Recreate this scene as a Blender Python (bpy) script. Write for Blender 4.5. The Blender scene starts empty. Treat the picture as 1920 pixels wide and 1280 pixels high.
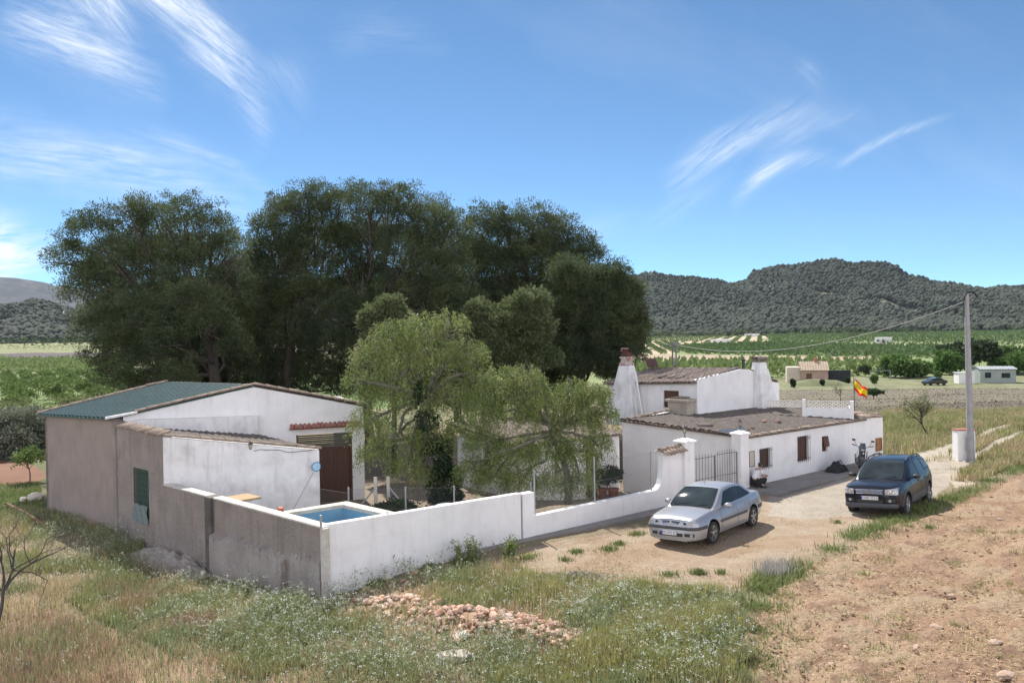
import bpy, bmesh, math, random
import numpy as np
from mathutils import Vector, Matrix
random.seed(7); RNG = np.random.default_rng(11)
scene = bpy.context.scene
PI = math.pi
# ---------------------------------------------------------------- camera
F_PX, CAM_H = 1500.0, 6.0
ROLL, PITCH = math.radians(1.0), math.atan(15/1500)
UPV = np.array([0, math.sin(PITCH), math.cos(PITCH)]); FWD = np.array([0, math.cos(PITCH), -math.sin(PITCH)])
CR = math.cos(ROLL)*np.array([1., 0, 0]) - math.sin(ROLL)*UPV
CU = math.sin(ROLL)*np.array([1., 0, 0]) + math.cos(ROLL)*UPV
CP = np.array([0, 0, CAM_H])
cam_d = bpy.data.cameras.new('camera'); cam = bpy.data.objects.new('camera', cam_d)
scene.collection.objects.link(cam); scene.camera = cam
cam_d.sensor_fit = 'HORIZONTAL'; cam_d.sensor_width = 36; cam_d.lens = 36*F_PX/1920
cam_d.clip_start = .2; cam_d.clip_end = 20000
cam.matrix_world = Matrix(((CR[0], CU[0], -FWD[0], 0), (CR[1], CU[1], -FWD[1], 0), (CR[2], CU[2], -FWD[2], CAM_H), (0, 0, 0, 1)))
# ---------------------------------------------------------------- sky with cirrus
SUN_EL, SUN_AZ = math.radians(50), math.radians(-20)      # azimuth from +Y towards +X
w = bpy.data.worlds.new('World'); scene.world = w; w.use_nodes = True
nt = w.node_tree; nt.nodes.clear()
out = nt.nodes.new('ShaderNodeOutputWorld'); bg = nt.nodes.new('ShaderNodeBackground')
sky = nt.nodes.new('ShaderNodeTexSky'); sky.sky_type = 'NISHITA'; sky.sun_disc = False
sky.sun_elevation = SUN_EL; sky.sun_rotation = SUN_AZ
sky.altitude = 2500; sky.air_density = .7; sky.dust_density = 0; sky.ozone_density = 4.
SKY_STRENGTH = .096
bg.inputs[1].default_value = SKY_STRENGTH
def M(op, a, b=None, c=None):
    n = nt.nodes.new('ShaderNodeMath'); n.operation = op
    for i, x in enumerate((a, b, c)):
        if x is None: continue
        if isinstance(x, (int, float)): n.inputs[i].default_value = x
        else: nt.links.new(x, n.inputs[i])
    return n.outputs[0]
tc = nt.nodes.new('ShaderNodeTexCoord'); sp = nt.nodes.new('ShaderNodeSeparateXYZ'); nt.links.new(tc.outputs['Generated'], sp.inputs[0])
yy = M('MAXIMUM', sp.outputs[1], .05)
gx = M('DIVIDE', sp.outputs[0], yy); gz = M('DIVIDE', sp.outputs[2], yy)   # direction as slopes: east-west, up
front = M('GREATER_THAN', sp.outputs[1], .15)
def noise(scale, sx, sz, ang, off, detail=6, rough=.6, dist=0.):
    ca, sa = math.cos(ang), math.sin(ang)
    a = M('ADD', M('MULTIPLY', gx, ca*sx), M('MULTIPLY', gz, sa*sx)); b = M('ADD', M('MULTIPLY', gx, -sa*sz), M('MULTIPLY', gz, ca*sz))
    cb = nt.nodes.new('ShaderNodeCombineXYZ'); nt.links.new(a, cb.inputs[0]); nt.links.new(b, cb.inputs[1]); cb.inputs[2].default_value = off
    n = nt.nodes.new('ShaderNodeTexNoise'); n.inputs['Scale'].default_value = scale; n.inputs['Detail'].default_value = detail
    n.inputs['Roughness'].default_value = rough; n.inputs['Distortion'].default_value = dist
    nt.links.new(cb.outputs[0], n.inputs['Vector']); return n.outputs[0]
def streak(u0, v0, u1, v1, wid, amp, off, bend=0., tail=.5, ends=.12):
    """a cirrus band between two slopes, wid = half width"""
    x0, z0, x1, z1 = (u0-960)/1500, (625-v0)/1500, (u1-960)/1500, (625-v1)/1500
    L_ = math.hypot(x1-x0, z1-z0); ang = math.atan2(z1-z0, x1-x0); ca, sa = math.cos(ang), math.sin(ang)
    dx = M('SUBTRACT', gx, x0); dz = M('SUBTRACT', gz, z0)
    a = M('DIVIDE', M('ADD', M('MULTIPLY', dx, ca), M('MULTIPLY', dz, sa)), L_)           # 0..1 along
    b = M('ADD', M('MULTIPLY', dx, -sa), M('MULTIPLY', dz, ca))
    wig = M('MULTIPLY', M('SUBTRACT', noise(6, 1, 1, 0, off+3, 3), .5), wid*2.2)
    b = M('ADD', M('ADD', b, wig), M('MULTIPLY', M('MULTIPLY', a, M('SUBTRACT', a, 1.)), bend))
    wv = M('MULTIPLY', M('ADD', M('MULTIPLY', a, tail-1), 1.), wid)
    q = M('DIVIDE', b, M('MAXIMUM', wv, .002))
    m = M('EXPONENT', M('MULTIPLY', M('MULTIPLY', q, q), -1.))
    e = M('MULTIPLY', M('SMOOTH_MIN', M('MAXIMUM', M('DIVIDE', a, ends), 0), 1., .3), M('SMOOTH_MIN', M('MAXIMUM', M('DIVIDE', M('SUBTRACT', 1., a), ends*2), 0), 1., .3))
    n = noise(9, 1., 9., ang+.12, off, 10, .72, .35)
    n = M('MULTIPLY', M('MAXIMUM', M('SUBTRACT', n, .36), 0), 2.9)
    return M('MULTIPLY', M('MULTIPLY', M('MULTIPLY', m, e), n), amp)
cl = None
for args in [(100, -120, 500, 300, .045, 1.15, 1.3, .25, .35, .2), (150, -80, 260, 95, .032, 1.0, 2.1, 0, .5, .25), (0, 10, 330, 190, .035, .85, 4.2, .1, .5, .2),
             (1245, 372, 1560, 200, .017, .80, 5.4, .05, 1.0, .25), (1370, 408, 1602, 312, .009, .85, 6.1, .12, 1.3, .35), (1560, 338, 1810, 228, .005, .45, 7.7, .05, .9, .2),
             (1210, 430, 1400, 330, .012, .3, 8.8, 0, .8, .3), (1500, 120, 1560, 190, .012, .28, 9.6, 0, .8, .3), (1420, 330, 1660, 230, .016, .3, 3.3, .1, .8, .3),
             (-160, 470, 130, 470, .06, 2.0, 10.4, 0, .5, .2), (-100, 250, 560, 420, .04, .55, 11.3, .1, .5, .2), (230, 240, 560, 400, .014, .34, 12.9, .1, .7, .2),
             (480, 90, 560, 260, .028, .22, 13.2, .1, .6, .3), (620, 80, 860, 110, .03, .2, 14.4, .1, .6, .3), (1050, 500, 1250, 420, .02, .2, 15.5, .1, .6, .3), (360, 10, 400, 120, .02, .2, 16.2, .1, .6, .3)]:
    s_ = streak(*args); cl = s_ if cl is None else M('ADD', cl, s_)
# cloud bank low behind camera, thin veil overhead: unseen, added to brighten shaded walls
up_fill = M('MINIMUM', M('MULTIPLY', M('MAXIMUM', M('SUBTRACT', sp.outputs[2], .50), 0), .8), .2); bk_fill = M('MULTIPLY', M('MINIMUM', M('MULTIPLY', M('MAXIMUM', M('SUBTRACT', -.05, sp.outputs[1]), 0), 4.), 1.), M('MINIMUM', M('MULTIPLY', M('MAXIMUM', M('SUBTRACT', .62, sp.outputs[2]), 0), 3.5), 1.))
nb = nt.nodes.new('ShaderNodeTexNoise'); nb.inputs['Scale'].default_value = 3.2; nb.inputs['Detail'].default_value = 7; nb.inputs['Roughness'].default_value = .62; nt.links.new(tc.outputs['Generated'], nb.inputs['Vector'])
high = M('MULTIPLY', M('MINIMUM', M('ADD', up_fill, bk_fill), 1.), M('MINIMUM', M('MULTIPLY', M('MAXIMUM', M('SUBTRACT', nb.outputs[0], .30), 0), 3.2), .95))
veil = M('MULTIPLY', M('MAXIMUM', M('SUBTRACT', noise(2.2, 1, 2.6, -.5, 21., 7, .6, .2), .50), 0), .35)
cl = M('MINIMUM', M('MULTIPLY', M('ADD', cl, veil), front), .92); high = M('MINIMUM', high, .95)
mx = nt.nodes.new('ShaderNodeMix'); mx.data_type = 'RGBA'
nt.links.new(cl, mx.inputs[0])
hs = nt.nodes.new('ShaderNodeHueSaturation'); hs.inputs['Saturation'].default_value = 1.0; hs.inputs['Value'].default_value = 1.0
tn = nt.nodes.new('ShaderNodeMix'); tn.data_type = 'RGBA'; tn.blend_type = 'MULTIPLY'; tn.inputs[0].default_value = 1.; nt.links.new(sky.outputs[0], hs.inputs['Color']); nt.links.new(hs.outputs[0], tn.inputs[6]); tn.inputs[7].default_value = (.63, .83, .82, 1); nt.links.new(tn.outputs[2], mx.inputs[6])
mx.inputs[7].default_value = (5.6, 5.9, 6.3, 1)
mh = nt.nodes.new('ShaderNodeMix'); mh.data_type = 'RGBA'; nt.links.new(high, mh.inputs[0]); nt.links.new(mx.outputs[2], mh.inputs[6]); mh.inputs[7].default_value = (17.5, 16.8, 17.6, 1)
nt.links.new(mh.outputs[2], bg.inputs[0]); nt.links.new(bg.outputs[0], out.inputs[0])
# ---------------------------------------------------------------- sun
sd = bpy.data.lights.new('sun', 'SUN'); sd.energy = 3.8; sd.angle = math.radians(.53); sd.color = (1, .95, .87)
so = bpy.data.objects.new('sun', sd); scene.collection.objects.link(so)
SUNV = Vector((math.sin(SUN_AZ)*math.cos(SUN_EL), math.cos(SUN_AZ)*math.cos(SUN_EL), math.sin(SUN_EL)))
so.rotation_euler = SUNV.to_track_quat('Z', 'Y').to_euler(); so.location = (0, 0, 50)
vs = scene.view_settings; vs.view_transform = 'Standard'; vs.look = 'None'; vs.exposure = 1.0; vs.gamma = 1; vs.use_curve_mapping = False
scene.cycles.max_bounces = 6; scene.cycles.transparent_max_bounces = 8; scene.cycles.volume_bounces = 0

# ================================================================ geometry of the place
def ray(u, v): return FWD + (u-960)/F_PX*CR - (v-640)/F_PX*CU
def at(u, v, Y): d = ray(u, v); return CP + d*(Y/d[1])
def onz(u, v, z=0.): d = ray(u, v); return CP + d*((z-CAM_H)/d[2])
P0 = np.array([-4.72, 19.65, 0]); D = np.array([.785, .62, 0]); D /= np.linalg.norm(D); N = np.array([-D[1], D[0], 0])
LD = np.array([-.728, .686, 0]); LD /= np.linalg.norm(LD); LN = np.array([LD[1], -LD[0], 0])     # left wall run, its inward normal
BD = np.array([.94, .34, 0]); BD /= np.linalg.norm(BD); BN = np.array([-BD[1], BD[0], 0])          # barn front run
ZU = np.array([0, 0, 1.])
def fr(s, t, z): return P0 + D*s + N*t + ZU*z
def lf(s, t, z): return P0 + LD*s + LN*t + ZU*z
Q1 = P0 + LD*9.16; Q2 = P0 + LD*13.3
def br(Q, s, t, z): return Q + BD*s + BN*t + ZU*z
# value noise
_perm = RNG.random((256, 256))
def vnoise(x, y):
    xi = np.floor(x).astype(int); yi = np.floor(y).astype(int); xf = x-xi; yf = y-yi
    xf = xf*xf*(3-2*xf); yf = yf*yf*(3-2*yf)
    g = lambda a, b: _perm[a & 255, b & 255]
    return (g(xi, yi)*(1-xf)+g(xi+1, yi)*xf)*(1-yf) + (g(xi, yi+1)*(1-xf)+g(xi+1, yi+1)*xf)*yf
def fbm(x, y, o=4):
    r = 0; a = .5; t = 0
    for k in range(o): r = r + a*vnoise(x*2**k+17.3*k, y*2**k+5.1*k); t += a; a *= .5
    return r/t
CTRL = np.array([(-4.8, 19.5, -.34), (-6.0, 20.75, -.66), (-7.4, 22.0, -.85), (-8.97, 23.4, -1.05), (-10.2, 24.3, -1.1), (-11.7, 25.6, -1.1), (-2.5, 21.4, -.2), (.2, 23.4, -.06), (2.4, 25.2, -.12), (4.6, 27, -.17), (7, 29, -.1), (9.5, 30.7, -.04), (14.2, 34.4, 0), (17, 36.5, -.02), (-4.5, 24, -.5),
    (-14.2, 28.4, -.9), (-17, 31, -1.05), (-19.9, 34, -1.18), (-7, 30.5, -.45), (-6, 33, -.5), (-3, 30, -.4), (0, 27.5, -.5), (4, 33, -1.0), (6, 31.3, -.8), (-5, 25, -.3), (8, 45, -.3), (-15, 45, -.9), (0, 48, -.5),
    (-10.6, 16.4, -1), (-12.2, 19.4, -1.), (-6, 17.6, -.65), (-9, 21, -.95), (-15, 25, -1.05), (0, 14, -.45), (-1, 17.6, -.2), (3, 18, 0), (4.3, 22.1, -.01), (7.2, 25.5, -.03), (11.3, 25.3, -.06), (14, 28.6, -.06), (3, 15, .05), (5, 15, .3), (8, 20, .22), (11.7, 23.6, .16),
    (19.7, 30.9, .3), (8, 12, .55), (15, 18, .85), (25, 25, 1.0), (27, 36, .35), (20, 35, 0), (17.6, 36, 0), (24.6, 40.7, 0), (29, 47, -.1), (24, 47, -.5), (35, 60, -.8), (45, 60, -.5), (32, 85, -2.3), (60, 85, -2.2), (40, 110, -3.5), (75, 110, -3.4), (55, 150, -4.6), (90, 145, -4.6),
    (-36, 57, -2), (-26, 43, -1.6), (-52, 90, -3), (-25, 75, -2.8), (0, 80, -2.4), (-10, 10, -1.3), (0, 8, -.7), (-20, 12, -1.6), (15, 8, 1.), (0, 0, -.6), (-25, 25, -1.5), (30, 10, 1.6), (-60, 40, -2.4), (70, 40, .8)])
def smooth(a, b, x): t = np.clip((x-a)/(b-a), 0, 1); return t*t*(3-2*t)
def hgt(x, y):
    x = np.asarray(x, float); y = np.asarray(y, float); r = np.hypot(x, y)+1e-6
    num = np.zeros_like(x); den = np.zeros_like(x)
    sc_ = (.055*r+.3)**2
    for cx, cy, cz in CTRL:
        d2 = (x-cx)**2+(y-cy)**2; wgt = 1/(d2+sc_)**2; num += wgt*cz; den += wgt
    near = num/den
    az = np.arctan2(x, y)
    foot = -1.8 + 6.5*smooth(-.1, -.45, az)
    far = -5 + (foot+5)*smooth(420, 1000, r)
    return near*(1-smooth(110, 210, r)) + far*smooth(110, 210, r)
def hz(x, y): return float(hgt(np.array([x]), np.array([y]))[0])
def gt(u, v):
    v = max(v, 625-.0175*(u-960)+6); d = ray(u, v); z = -.5
    for _ in range(25):
        p = CP + d*((z-CAM_H)/d[2]); z = .5*z + .5*hz(p[0], p[1])
    return np.array([p[0], p[1], hz(p[0], p[1])])
def poly(*pts): return np.array([gt(u, v)[:2] for u, v in pts])
def inside(x, y, P):
    c = np.zeros(x.shape, bool); n = len(P); j = n-1
    for i in range(n):
        xi, yi = P[i]; xj, yj = P[j]
        if yi != yj: c ^= ((yi > y) != (yj > y)) & (x < (xj-xi)*(y-yi)/(yj-yi)+xi)
        j = i
    return c
# ---------------------------------------------------------------- materials
MATS = {}
def nd(t, typ, **kw):
    n = t.nodes.new(typ)
    for k, v in kw.items():
        if k in n.inputs: n.inputs[k].default_value = v
        else: setattr(n, k, v)
    return n
def mat(name, c1, c2=None, rough=.85, scale=4., bump=0., bscale=40., metal=0., c3=None, s3=1., stretch=(1, 1, 1), amt3=.5, coat=0., detail=6, spec=None, trans=0., island=0., attr=None, streaks=None, bdist=0.):
    """procedural material: c1..c2 mottled by noise, c3 stains of their own shape, optional bump"""
    if name in MATS: return MATS[name]
    m = bpy.data.materials.new(name); m.use_nodes = True; t = m.node_tree; b = t.nodes['Principled BSDF']
    b.inputs['Roughness'].default_value = rough; b.inputs['Metallic'].default_value = metal
    if coat: b.inputs['Coat Weight'].default_value = coat; b.inputs['Coat Roughness'].default_value = .03
    if spec is not None: b.inputs['Specular IOR Level'].default_value = spec
    geo = nd(t, 'ShaderNodeNewGeometry'); mp = nd(t, 'ShaderNodeMapping'); mp.inputs['Scale'].default_value = stretch
    t.links.new(geo.outputs['Position'], mp.inputs[0])
    col = None
    def mixc(fac, a, bb, mode='MIX'):
        x = t.nodes.new('ShaderNodeMix'); x.data_type = 'RGBA'; x.blend_type = mode
        for i, q in ((0, fac), (6, a), (7, bb)):
            if hasattr(q, 'is_linked') or hasattr(q, 'links'): t.links.new(q, x.inputs[i])
            elif isinstance(q, (int, float)): x.inputs[i].default_value = q
            else: x.inputs[i].default_value = (*q, 1)
        return x.outputs[2]
    def nz(scale_, det=detail, r=.6, vec=None, lo=.35, hi=.65):
        n = nd(t, 'ShaderNodeTexNoise', Scale=scale_, Detail=det, Roughness=r); t.links.new(vec or mp.outputs[0], n.inputs['Vector'])
        mr = nd(t, 'ShaderNodeMapRange'); mr.inputs[1].default_value = lo; mr.inputs[2].default_value = hi; t.links.new(n.outputs[0], mr.inputs[0]); return mr.outputs[0]
    if attr:
        a = nd(t, 'ShaderNodeVertexColor', layer_name=attr); col = a.outputs[0]
        col = mixc(nz(scale), mixc(1., col, c1, 'MULTIPLY'), mixc(1., col, c2 or c1, 'MULTIPLY'))
    else:
        col = mixc(nz(scale), c1, c2 or c1)
    if c3 is not None:
        col = mixc(M_(t, nz(s3, 8, .65, lo=.5, hi=.72), amt3), col, c3)
    if streaks is not None:
        mp2 = nd(t, 'ShaderNodeMapping'); mp2.inputs['Scale'].default_value = (3.5, 3.5, .35); t.links.new(geo.outputs['Position'], mp2.inputs[0])
        col = mixc(M_(t, nz(1.6, 6, .6, mp2.outputs[0], .52, .75), streaks[1]), col, streaks[0])
    if island:
        ri = nd(t, 'ShaderNodeMapRange'); ri.inputs[3].default_value = 1-island; ri.inputs[4].default_value = 1+island
        t.links.new(geo.outputs['Random Per Island'], ri.inputs[0])
        hv = nd(t, 'ShaderNodeHueSaturation'); t.links.new(ri.outputs[0], hv.inputs['Value']); t.links.new(col, hv.inputs['Color']); col = hv.outputs[0]
    t.links.new(col, b.inputs['Base Color'])
    if bump:
        n = nd(t, 'ShaderNodeTexNoise', Scale=bscale, Detail=5., Roughness=.6); t.links.new(geo.outputs['Position'], n.inputs['Vector'])
        bp = nd(t, 'ShaderNodeBump', Strength=min(1., bump), Distance=bdist or (.02 if bscale > 10 else .08)); t.links.new(n.outputs[0], bp.inputs['Height']); t.links.new(bp.outputs[0], b.inputs['Normal'])
    if trans:
        tr = nd(t, 'ShaderNodeBsdfTranslucent'); t.links.new(col, tr.inputs[0]); ms = nd(t, 'ShaderNodeMixShader'); ms.inputs[0].default_value = trans
        t.links.new(b.outputs[0], ms.inputs[1]); t.links.new(tr.outputs[0], ms.inputs[2]); t.links.new(ms.outputs[0], t.nodes['Material Output'].inputs[0])
    MATS[name] = m; return m
def M_(t, x, k):
    n = t.nodes.new('ShaderNodeMath'); n.operation = 'MULTIPLY'; t.links.new(x, n.inputs[0]); n.inputs[1].default_value = k; return n.outputs[0]
WHITE = mat('whitewash', (.84, .83, .82), (.78, .77, .76), .9, 1.4, .35, 25., c3=(.50, .47, .44), s3=1.1, amt3=.28, streaks=((.42, .40, .38), .20))
WHITE_OLD = mat('old_whitewash', (.80, .79, .78), (.70, .69, .68), .92, 1.6, .5, 14., c3=(.36, .33, .31), s3=1.5, amt3=.5, streaks=((.30, .28, .27), .36))
GREY = mat('cement_render', (.35, .295, .26), (.27, .228, .20), .95, .9, 1., 9., c3=(.19, .165, .15), s3=1.3, amt3=.5, streaks=((.13, .115, .105), .6))
PINKISH = mat('brown_render', (.34, .272, .235), (.285, .23, .20), .95, 1.2, .8, 12., c3=(.22, .185, .165), s3=.8, amt3=.35, streaks=((.20, .17, .155), .3))
CONCRETE = mat('concrete', (.27, .25, .23), (.20, .185, .17), .95, 2., .6, 20., c3=(.24, .21, .18), s3=2., amt3=.4)
COPING = mat('pale_coping', (.62, .58, .52), (.48, .44, .39), .9, 5., .4, 30., c3=(.3, .26, .2), s3=3., amt3=.5)
TILE = mat('clay_tile', (.36, .27, .20), (.24, .185, .15), .92, 6., .6, 40., c3=(.16, .13, .11), s3=4., amt3=.6, island=.25)
TILE_RED = mat('red_clay_tile', (.36, .14, .09), (.27, .11, .08), .85, 6., .3, 40., island=.2)
TILE_OLD = mat('old_roof_tile', (.165, .14, .12), (.10, .086, .075), .95, 5., .8, 30., c3=(.07, .062, .056), s3=2.2, amt3=.7)
TILE_DARK = mat('dark_roof_tile', (.23, .18, .15), (.13, .105, .09), .95, 5., .8, 30., c3=(.34, .29, .24), s3=3., amt3=.5, island=.25)
METAL_GREEN = mat('green_sheet_metal', (.065, .12, .115), (.045, .092, .09), .45, 3., 0)
IRON = mat('dark_iron', (.09, .085, .09), (.06, .055, .06), .55, 20., metal=.3)
GALV = mat('galvanised_steel', (.40, .41, .42), (.30, .31, .32), .5, 12., metal=.6)
WOOD = mat('brown_wood', (.115, .05, .03), (.075, .035, .022), .65, 3., .4, 30., stretch=(6, 6, .6))
WOOD_L = mat('varnished_wood', (.32, .16, .06), (.22, .10, .04), .6, 5., .3, 40.)
BLACK = mat('black_plastic', (.02, .02, .021), (.03, .03, .032), .5, 20.)
RUBBER = mat('rubber', (.022, .022, .022), (.032, .031, .03), .85, 20., .3, 60.)
CHROME = mat('chrome', (.75, .76, .78), None, .12, metal=1.)
GLASS = mat('dark_glass', (.03, .042, .045), (.012, .018, .02), .03, 1.6, spec=.25)
LAMPGLASS = mat('lamp_glass', (.45, .47, .49), (.25, .27, .29), .08, 30., spec=.9)
BARK = mat('bark', (.10, .082, .068), (.06, .05, .042), .95, 5., .8, 20., stretch=(3, 3, .7))
BARK_GREY = mat('grey_bark', (.20, .18, .16), (.12, .105, .095), .95, 5., .6, 25.)
STONE = mat('stone', (.55, .38, .28), (.42, .28, .20), .95, 3., .8, 20., c3=(.62, .55, .47), s3=2.5, amt3=.8, island=.25)
STONE_W = mat('pale_stone', (.58, .52, .45), (.44, .38, .32), .95, 3., .8, 20., c3=(.3, .25, .2), s3=4., amt3=.5, island=.2)
# ---------------------------------------------------------------- mesh builder and tagging
COL = scene.collection
def wloc(o):
    v = Vector((0, 0, 0)); rz = None
    m = Matrix.Identity(4)
    chain = []
    while o: chain.append(o); o = o.parent
    for q in reversed(chain): m = m @ (Matrix.Translation(q.location) @ q.rotation_euler.to_matrix().to_4x4())
    return m
def tag(o, label=None, cat=None, group=None, kind=None):
    if label: o['label'] = label
    if cat: o['category'] = cat
    if group: o['group'] = group
    if kind: o['kind'] = kind
    return o
def thing(name, loc, label, cat, group=None, rz=0.):
    o = bpy.data.objects.new(name, None); COL.objects.link(o); o.location = tuple(float(c) for c in loc); o.rotation_euler = (0, 0, rz); o.empty_display_size = .2
    return tag(o, label, cat, group)
def V3(p): return (float(p[0]), float(p[1]), float(p[2]))
class MB:
    def __init__(s): s.v = []; s.f = []; s.m = []; s.mi = 0
    def add(s, vs_, fs):
        o = len(s.v); s.v += [V3(p) for p in vs_]
        for f in fs: s.f.append(tuple(o+i for i in f)); s.m.append(s.mi)
        return s
    def hexa(s, p):      # 8 points: bottom 4 ccw, top 4 ccw
        return s.add(p, [(3, 2, 1, 0), (4, 5, 6, 7), (0, 1, 5, 4), (1, 2, 6, 5), (2, 3, 7, 6), (3, 0, 4, 7)])
    def box(s, c, d, rz=0., ax=None):
        c = np.array(c, float); X, Y, Z = (np.array([math.cos(rz), math.sin(rz), 0]), np.array([-math.sin(rz), math.cos(rz), 0]), ZU) if ax is None else ax
        X, Y, Z = X*d[0]/2, Y*d[1]/2, Z*d[2]/2
        return s.hexa([c-X-Y-Z, c+X-Y-Z, c+X+Y-Z, c-X+Y-Z, c-X-Y+Z, c+X-Y+Z, c+X+Y+Z, c-X+Y+Z])
    def prism(s, poly_, ext):   # poly_ list of 3d points, ext vector
        n = len(poly_); e = np.array(ext, float); a = [np.array(p, float) for p in poly_]
        nrm = np.zeros(3)
        for i in range(n): nrm += np.cross(a[i], a[(i+1) % n])
        if nrm@e > 0: a = a[::-1]
        return s.add(a+[p+e for p in a], [tuple(range(n)), tuple(range(2*n-1, n-1, -1))]+[(i, i+n, (i+1) % n+n, (i+1) % n) for i in range(n)])
    def tube(s, pts, rad, k=8, cap=True):
        pts = [np.array(p, float) for p in pts]; n = len(pts)
        rad = [rad]*n if isinstance(rad, (int, float)) else list(rad)
        o = len(s.v); prev = None
        for i in range(n):
            d = pts[min(i+1, n-1)]-pts[max(i-1, 0)]; d = d/(np.linalg.norm(d)+1e-9)
            if prev is None: a = np.cross(d, [0, 0, 1.] if abs(d[2]) < .9 else [1., 0, 0])
            else: a = prev - d*(prev@d)
            a = a/(np.linalg.norm(a)+1e-9); prev = a; b = np.cross(d, a)
            s.v += [V3(pts[i]+rad[i]*(math.cos(2*PI*j/k)*a+math.sin(2*PI*j/k)*b)) for j in range(k)]
        for i in range(n-1):
            for j in range(k):
                q = (j+1) % k; s.f.append((o+i*k+j, o+i*k+q, o+(i+1)*k+q, o+(i+1)*k+j)); s.m.append(s.mi)
        if cap:
            s.f.append(tuple(o+j for j in range(k-1, -1, -1))); s.f.append(tuple(o+(n-1)*k+j for j in range(k))); s.m += [s.mi]*2
        return s
    def lathe(s, c, prof, k=16, axis=None, cap=True):   # prof: (r, h) along axis
        c = np.array(c, float); z = np.array(axis if axis is not None else ZU, float); z = z/np.linalg.norm(z)
        x = np.cross(z, [0, 0, 1.] if abs(z[2]) < .9 else [1., 0, 0]); x /= np.linalg.norm(x); y = np.cross(z, x); o = len(s.v)
        for r, h in prof: s.v += [V3(c+z*h+r*(math.cos(2*PI*j/k)*x+math.sin(2*PI*j/k)*y)) for j in range(k)]
        for i in range(len(prof)-1):
            for j in range(k):
                q = (j+1) % k; s.f.append((o+i*k+j, o+i*k+q, o+(i+1)*k+q, o+(i+1)*k+j)); s.m.append(s.mi)
        if cap:
            s.f.append(tuple(o+j for j in range(k-1, -1, -1))); s.f.append(tuple(o+(len(prof)-1)*k+j for j in range(k))); s.m += [s.mi]*2
        return s
    def grid(s, fn, nu, nv):   # fn(a,b) a,b in 0..1
        o = len(s.v)
        for j in range(nv+1):
            for i in range(nu+1): s.v.append(V3(fn(i/nu, j/nv)))
        for j in range(nv):
            for i in range(nu):
                a = o+j*(nu+1)+i; s.f.append((a, a+1, a+nu+2, a+nu+1)); s.m.append(s.mi)
        return s
    def rock(s, c, r, sub=1, seed=0, squash=(1, 1, .7)):
        bm = bmesh.new(); bmesh.ops.create_icosphere(bm, subdivisions=sub, radius=1.); rr = random.Random(seed)
        a = [Vector((rr.uniform(-1, 1), rr.uniform(-1, 1), rr.uniform(-1, 1))).normalized() for _ in range(12)]; q = [rr.uniform(.5, .85) for _ in a]
        for v in bm.verts:
            for n_, d_ in zip(a, q):
                k = v.co.dot(n_)
                if k > d_: v.co -= n_*(k-d_)
            v.co *= rr.uniform(.94, 1.06)
        rz = Matrix.Rotation(rr.uniform(0, 6.3), 3, 'Z') @ Matrix.Rotation(rr.uniform(-.4, .4), 3, 'X')
        for v in bm.verts: v.co = rz @ Vector((v.co.x*squash[0], v.co.y*squash[1], v.co.z*squash[2]))*r
        s.add([np.array(v.co)+np.array(c, float) for v in bm.verts], [tuple(v.index for v in f.verts) for f in bm.faces]); bm.free(); return s
    def build(s, name, m, parent=None, local=False, smooth_=False, bevel=0.):
        me = bpy.data.meshes.new(name); vv = s.v
        if parent is not None and not local:
            mi = wloc(parent).inverted(); vv = [tuple(mi @ Vector(p)) for p in vv]
        me.from_pydata(vv, [], s.f)
        for q in (m if isinstance(m, (list, tuple)) else [m]): me.materials.append(q)
        if isinstance(m, (list, tuple)): me.polygons.foreach_set('material_index', s.m)
        if smooth_:
            me.polygons.foreach_set('use_smooth', [True]*len(me.polygons))
            if smooth_ != 'all': me.set_sharp_from_angle(angle=math.radians(38))
        o = bpy.data.objects.new(name, me); COL.objects.link(o)
        if parent is not None: o.parent = parent
        if bevel:
            b = o.modifiers.new('bevel', 'BEVEL'); b.width = bevel; b.segments = 2; b.limit_method = 'ANGLE'; b.angle_limit = math.radians(40)
        me.update(); return o
def npmesh(name, V, Fq, m, parent=None, attr=None, attr_name='tint', smooth_=False):
    """fast mesh from numpy verts (n,3) and quads/tris (m,k)"""
    me = bpy.data.meshes.new(name); V = np.asarray(V, np.float32)
    if parent is not None:
        mi = np.array(wloc(parent).inverted(), dtype=np.float64); V = (V@mi[:3, :3].T+mi[:3, 3]).astype(np.float32)
    k = Fq.shape[1]; n = len(Fq)
    me.vertices.add(len(V)); me.vertices.foreach_set('co', V.ravel()); me.loops.add(n*k); me.loops.foreach_set('vertex_index', Fq.astype(np.int32).ravel())
    me.polygons.add(n); me.polygons.foreach_set('loop_start', np.arange(0, n*k, k, dtype=np.int32)); me.polygons.foreach_set('loop_total', np.full(n, k, np.int32))
    for q in (m if isinstance(m, (list, tuple)) else [m]): me.materials.append(q)
    if smooth_: me.polygons.foreach_set('use_smooth', np.ones(n, bool))
    if attr is not None:
        a = me.attributes.new(attr_name, 'FLOAT_COLOR', 'POINT'); c = np.ones((len(V), 4), np.float32); c[:, :3] = attr; a.data.foreach_set('color', c.ravel())
    me.update(calc_edges=True); me.validate()
    o = bpy.data.objects.new(name, me); COL.objects.link(o)
    if parent is not None: o.parent = parent
    return o
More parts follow.
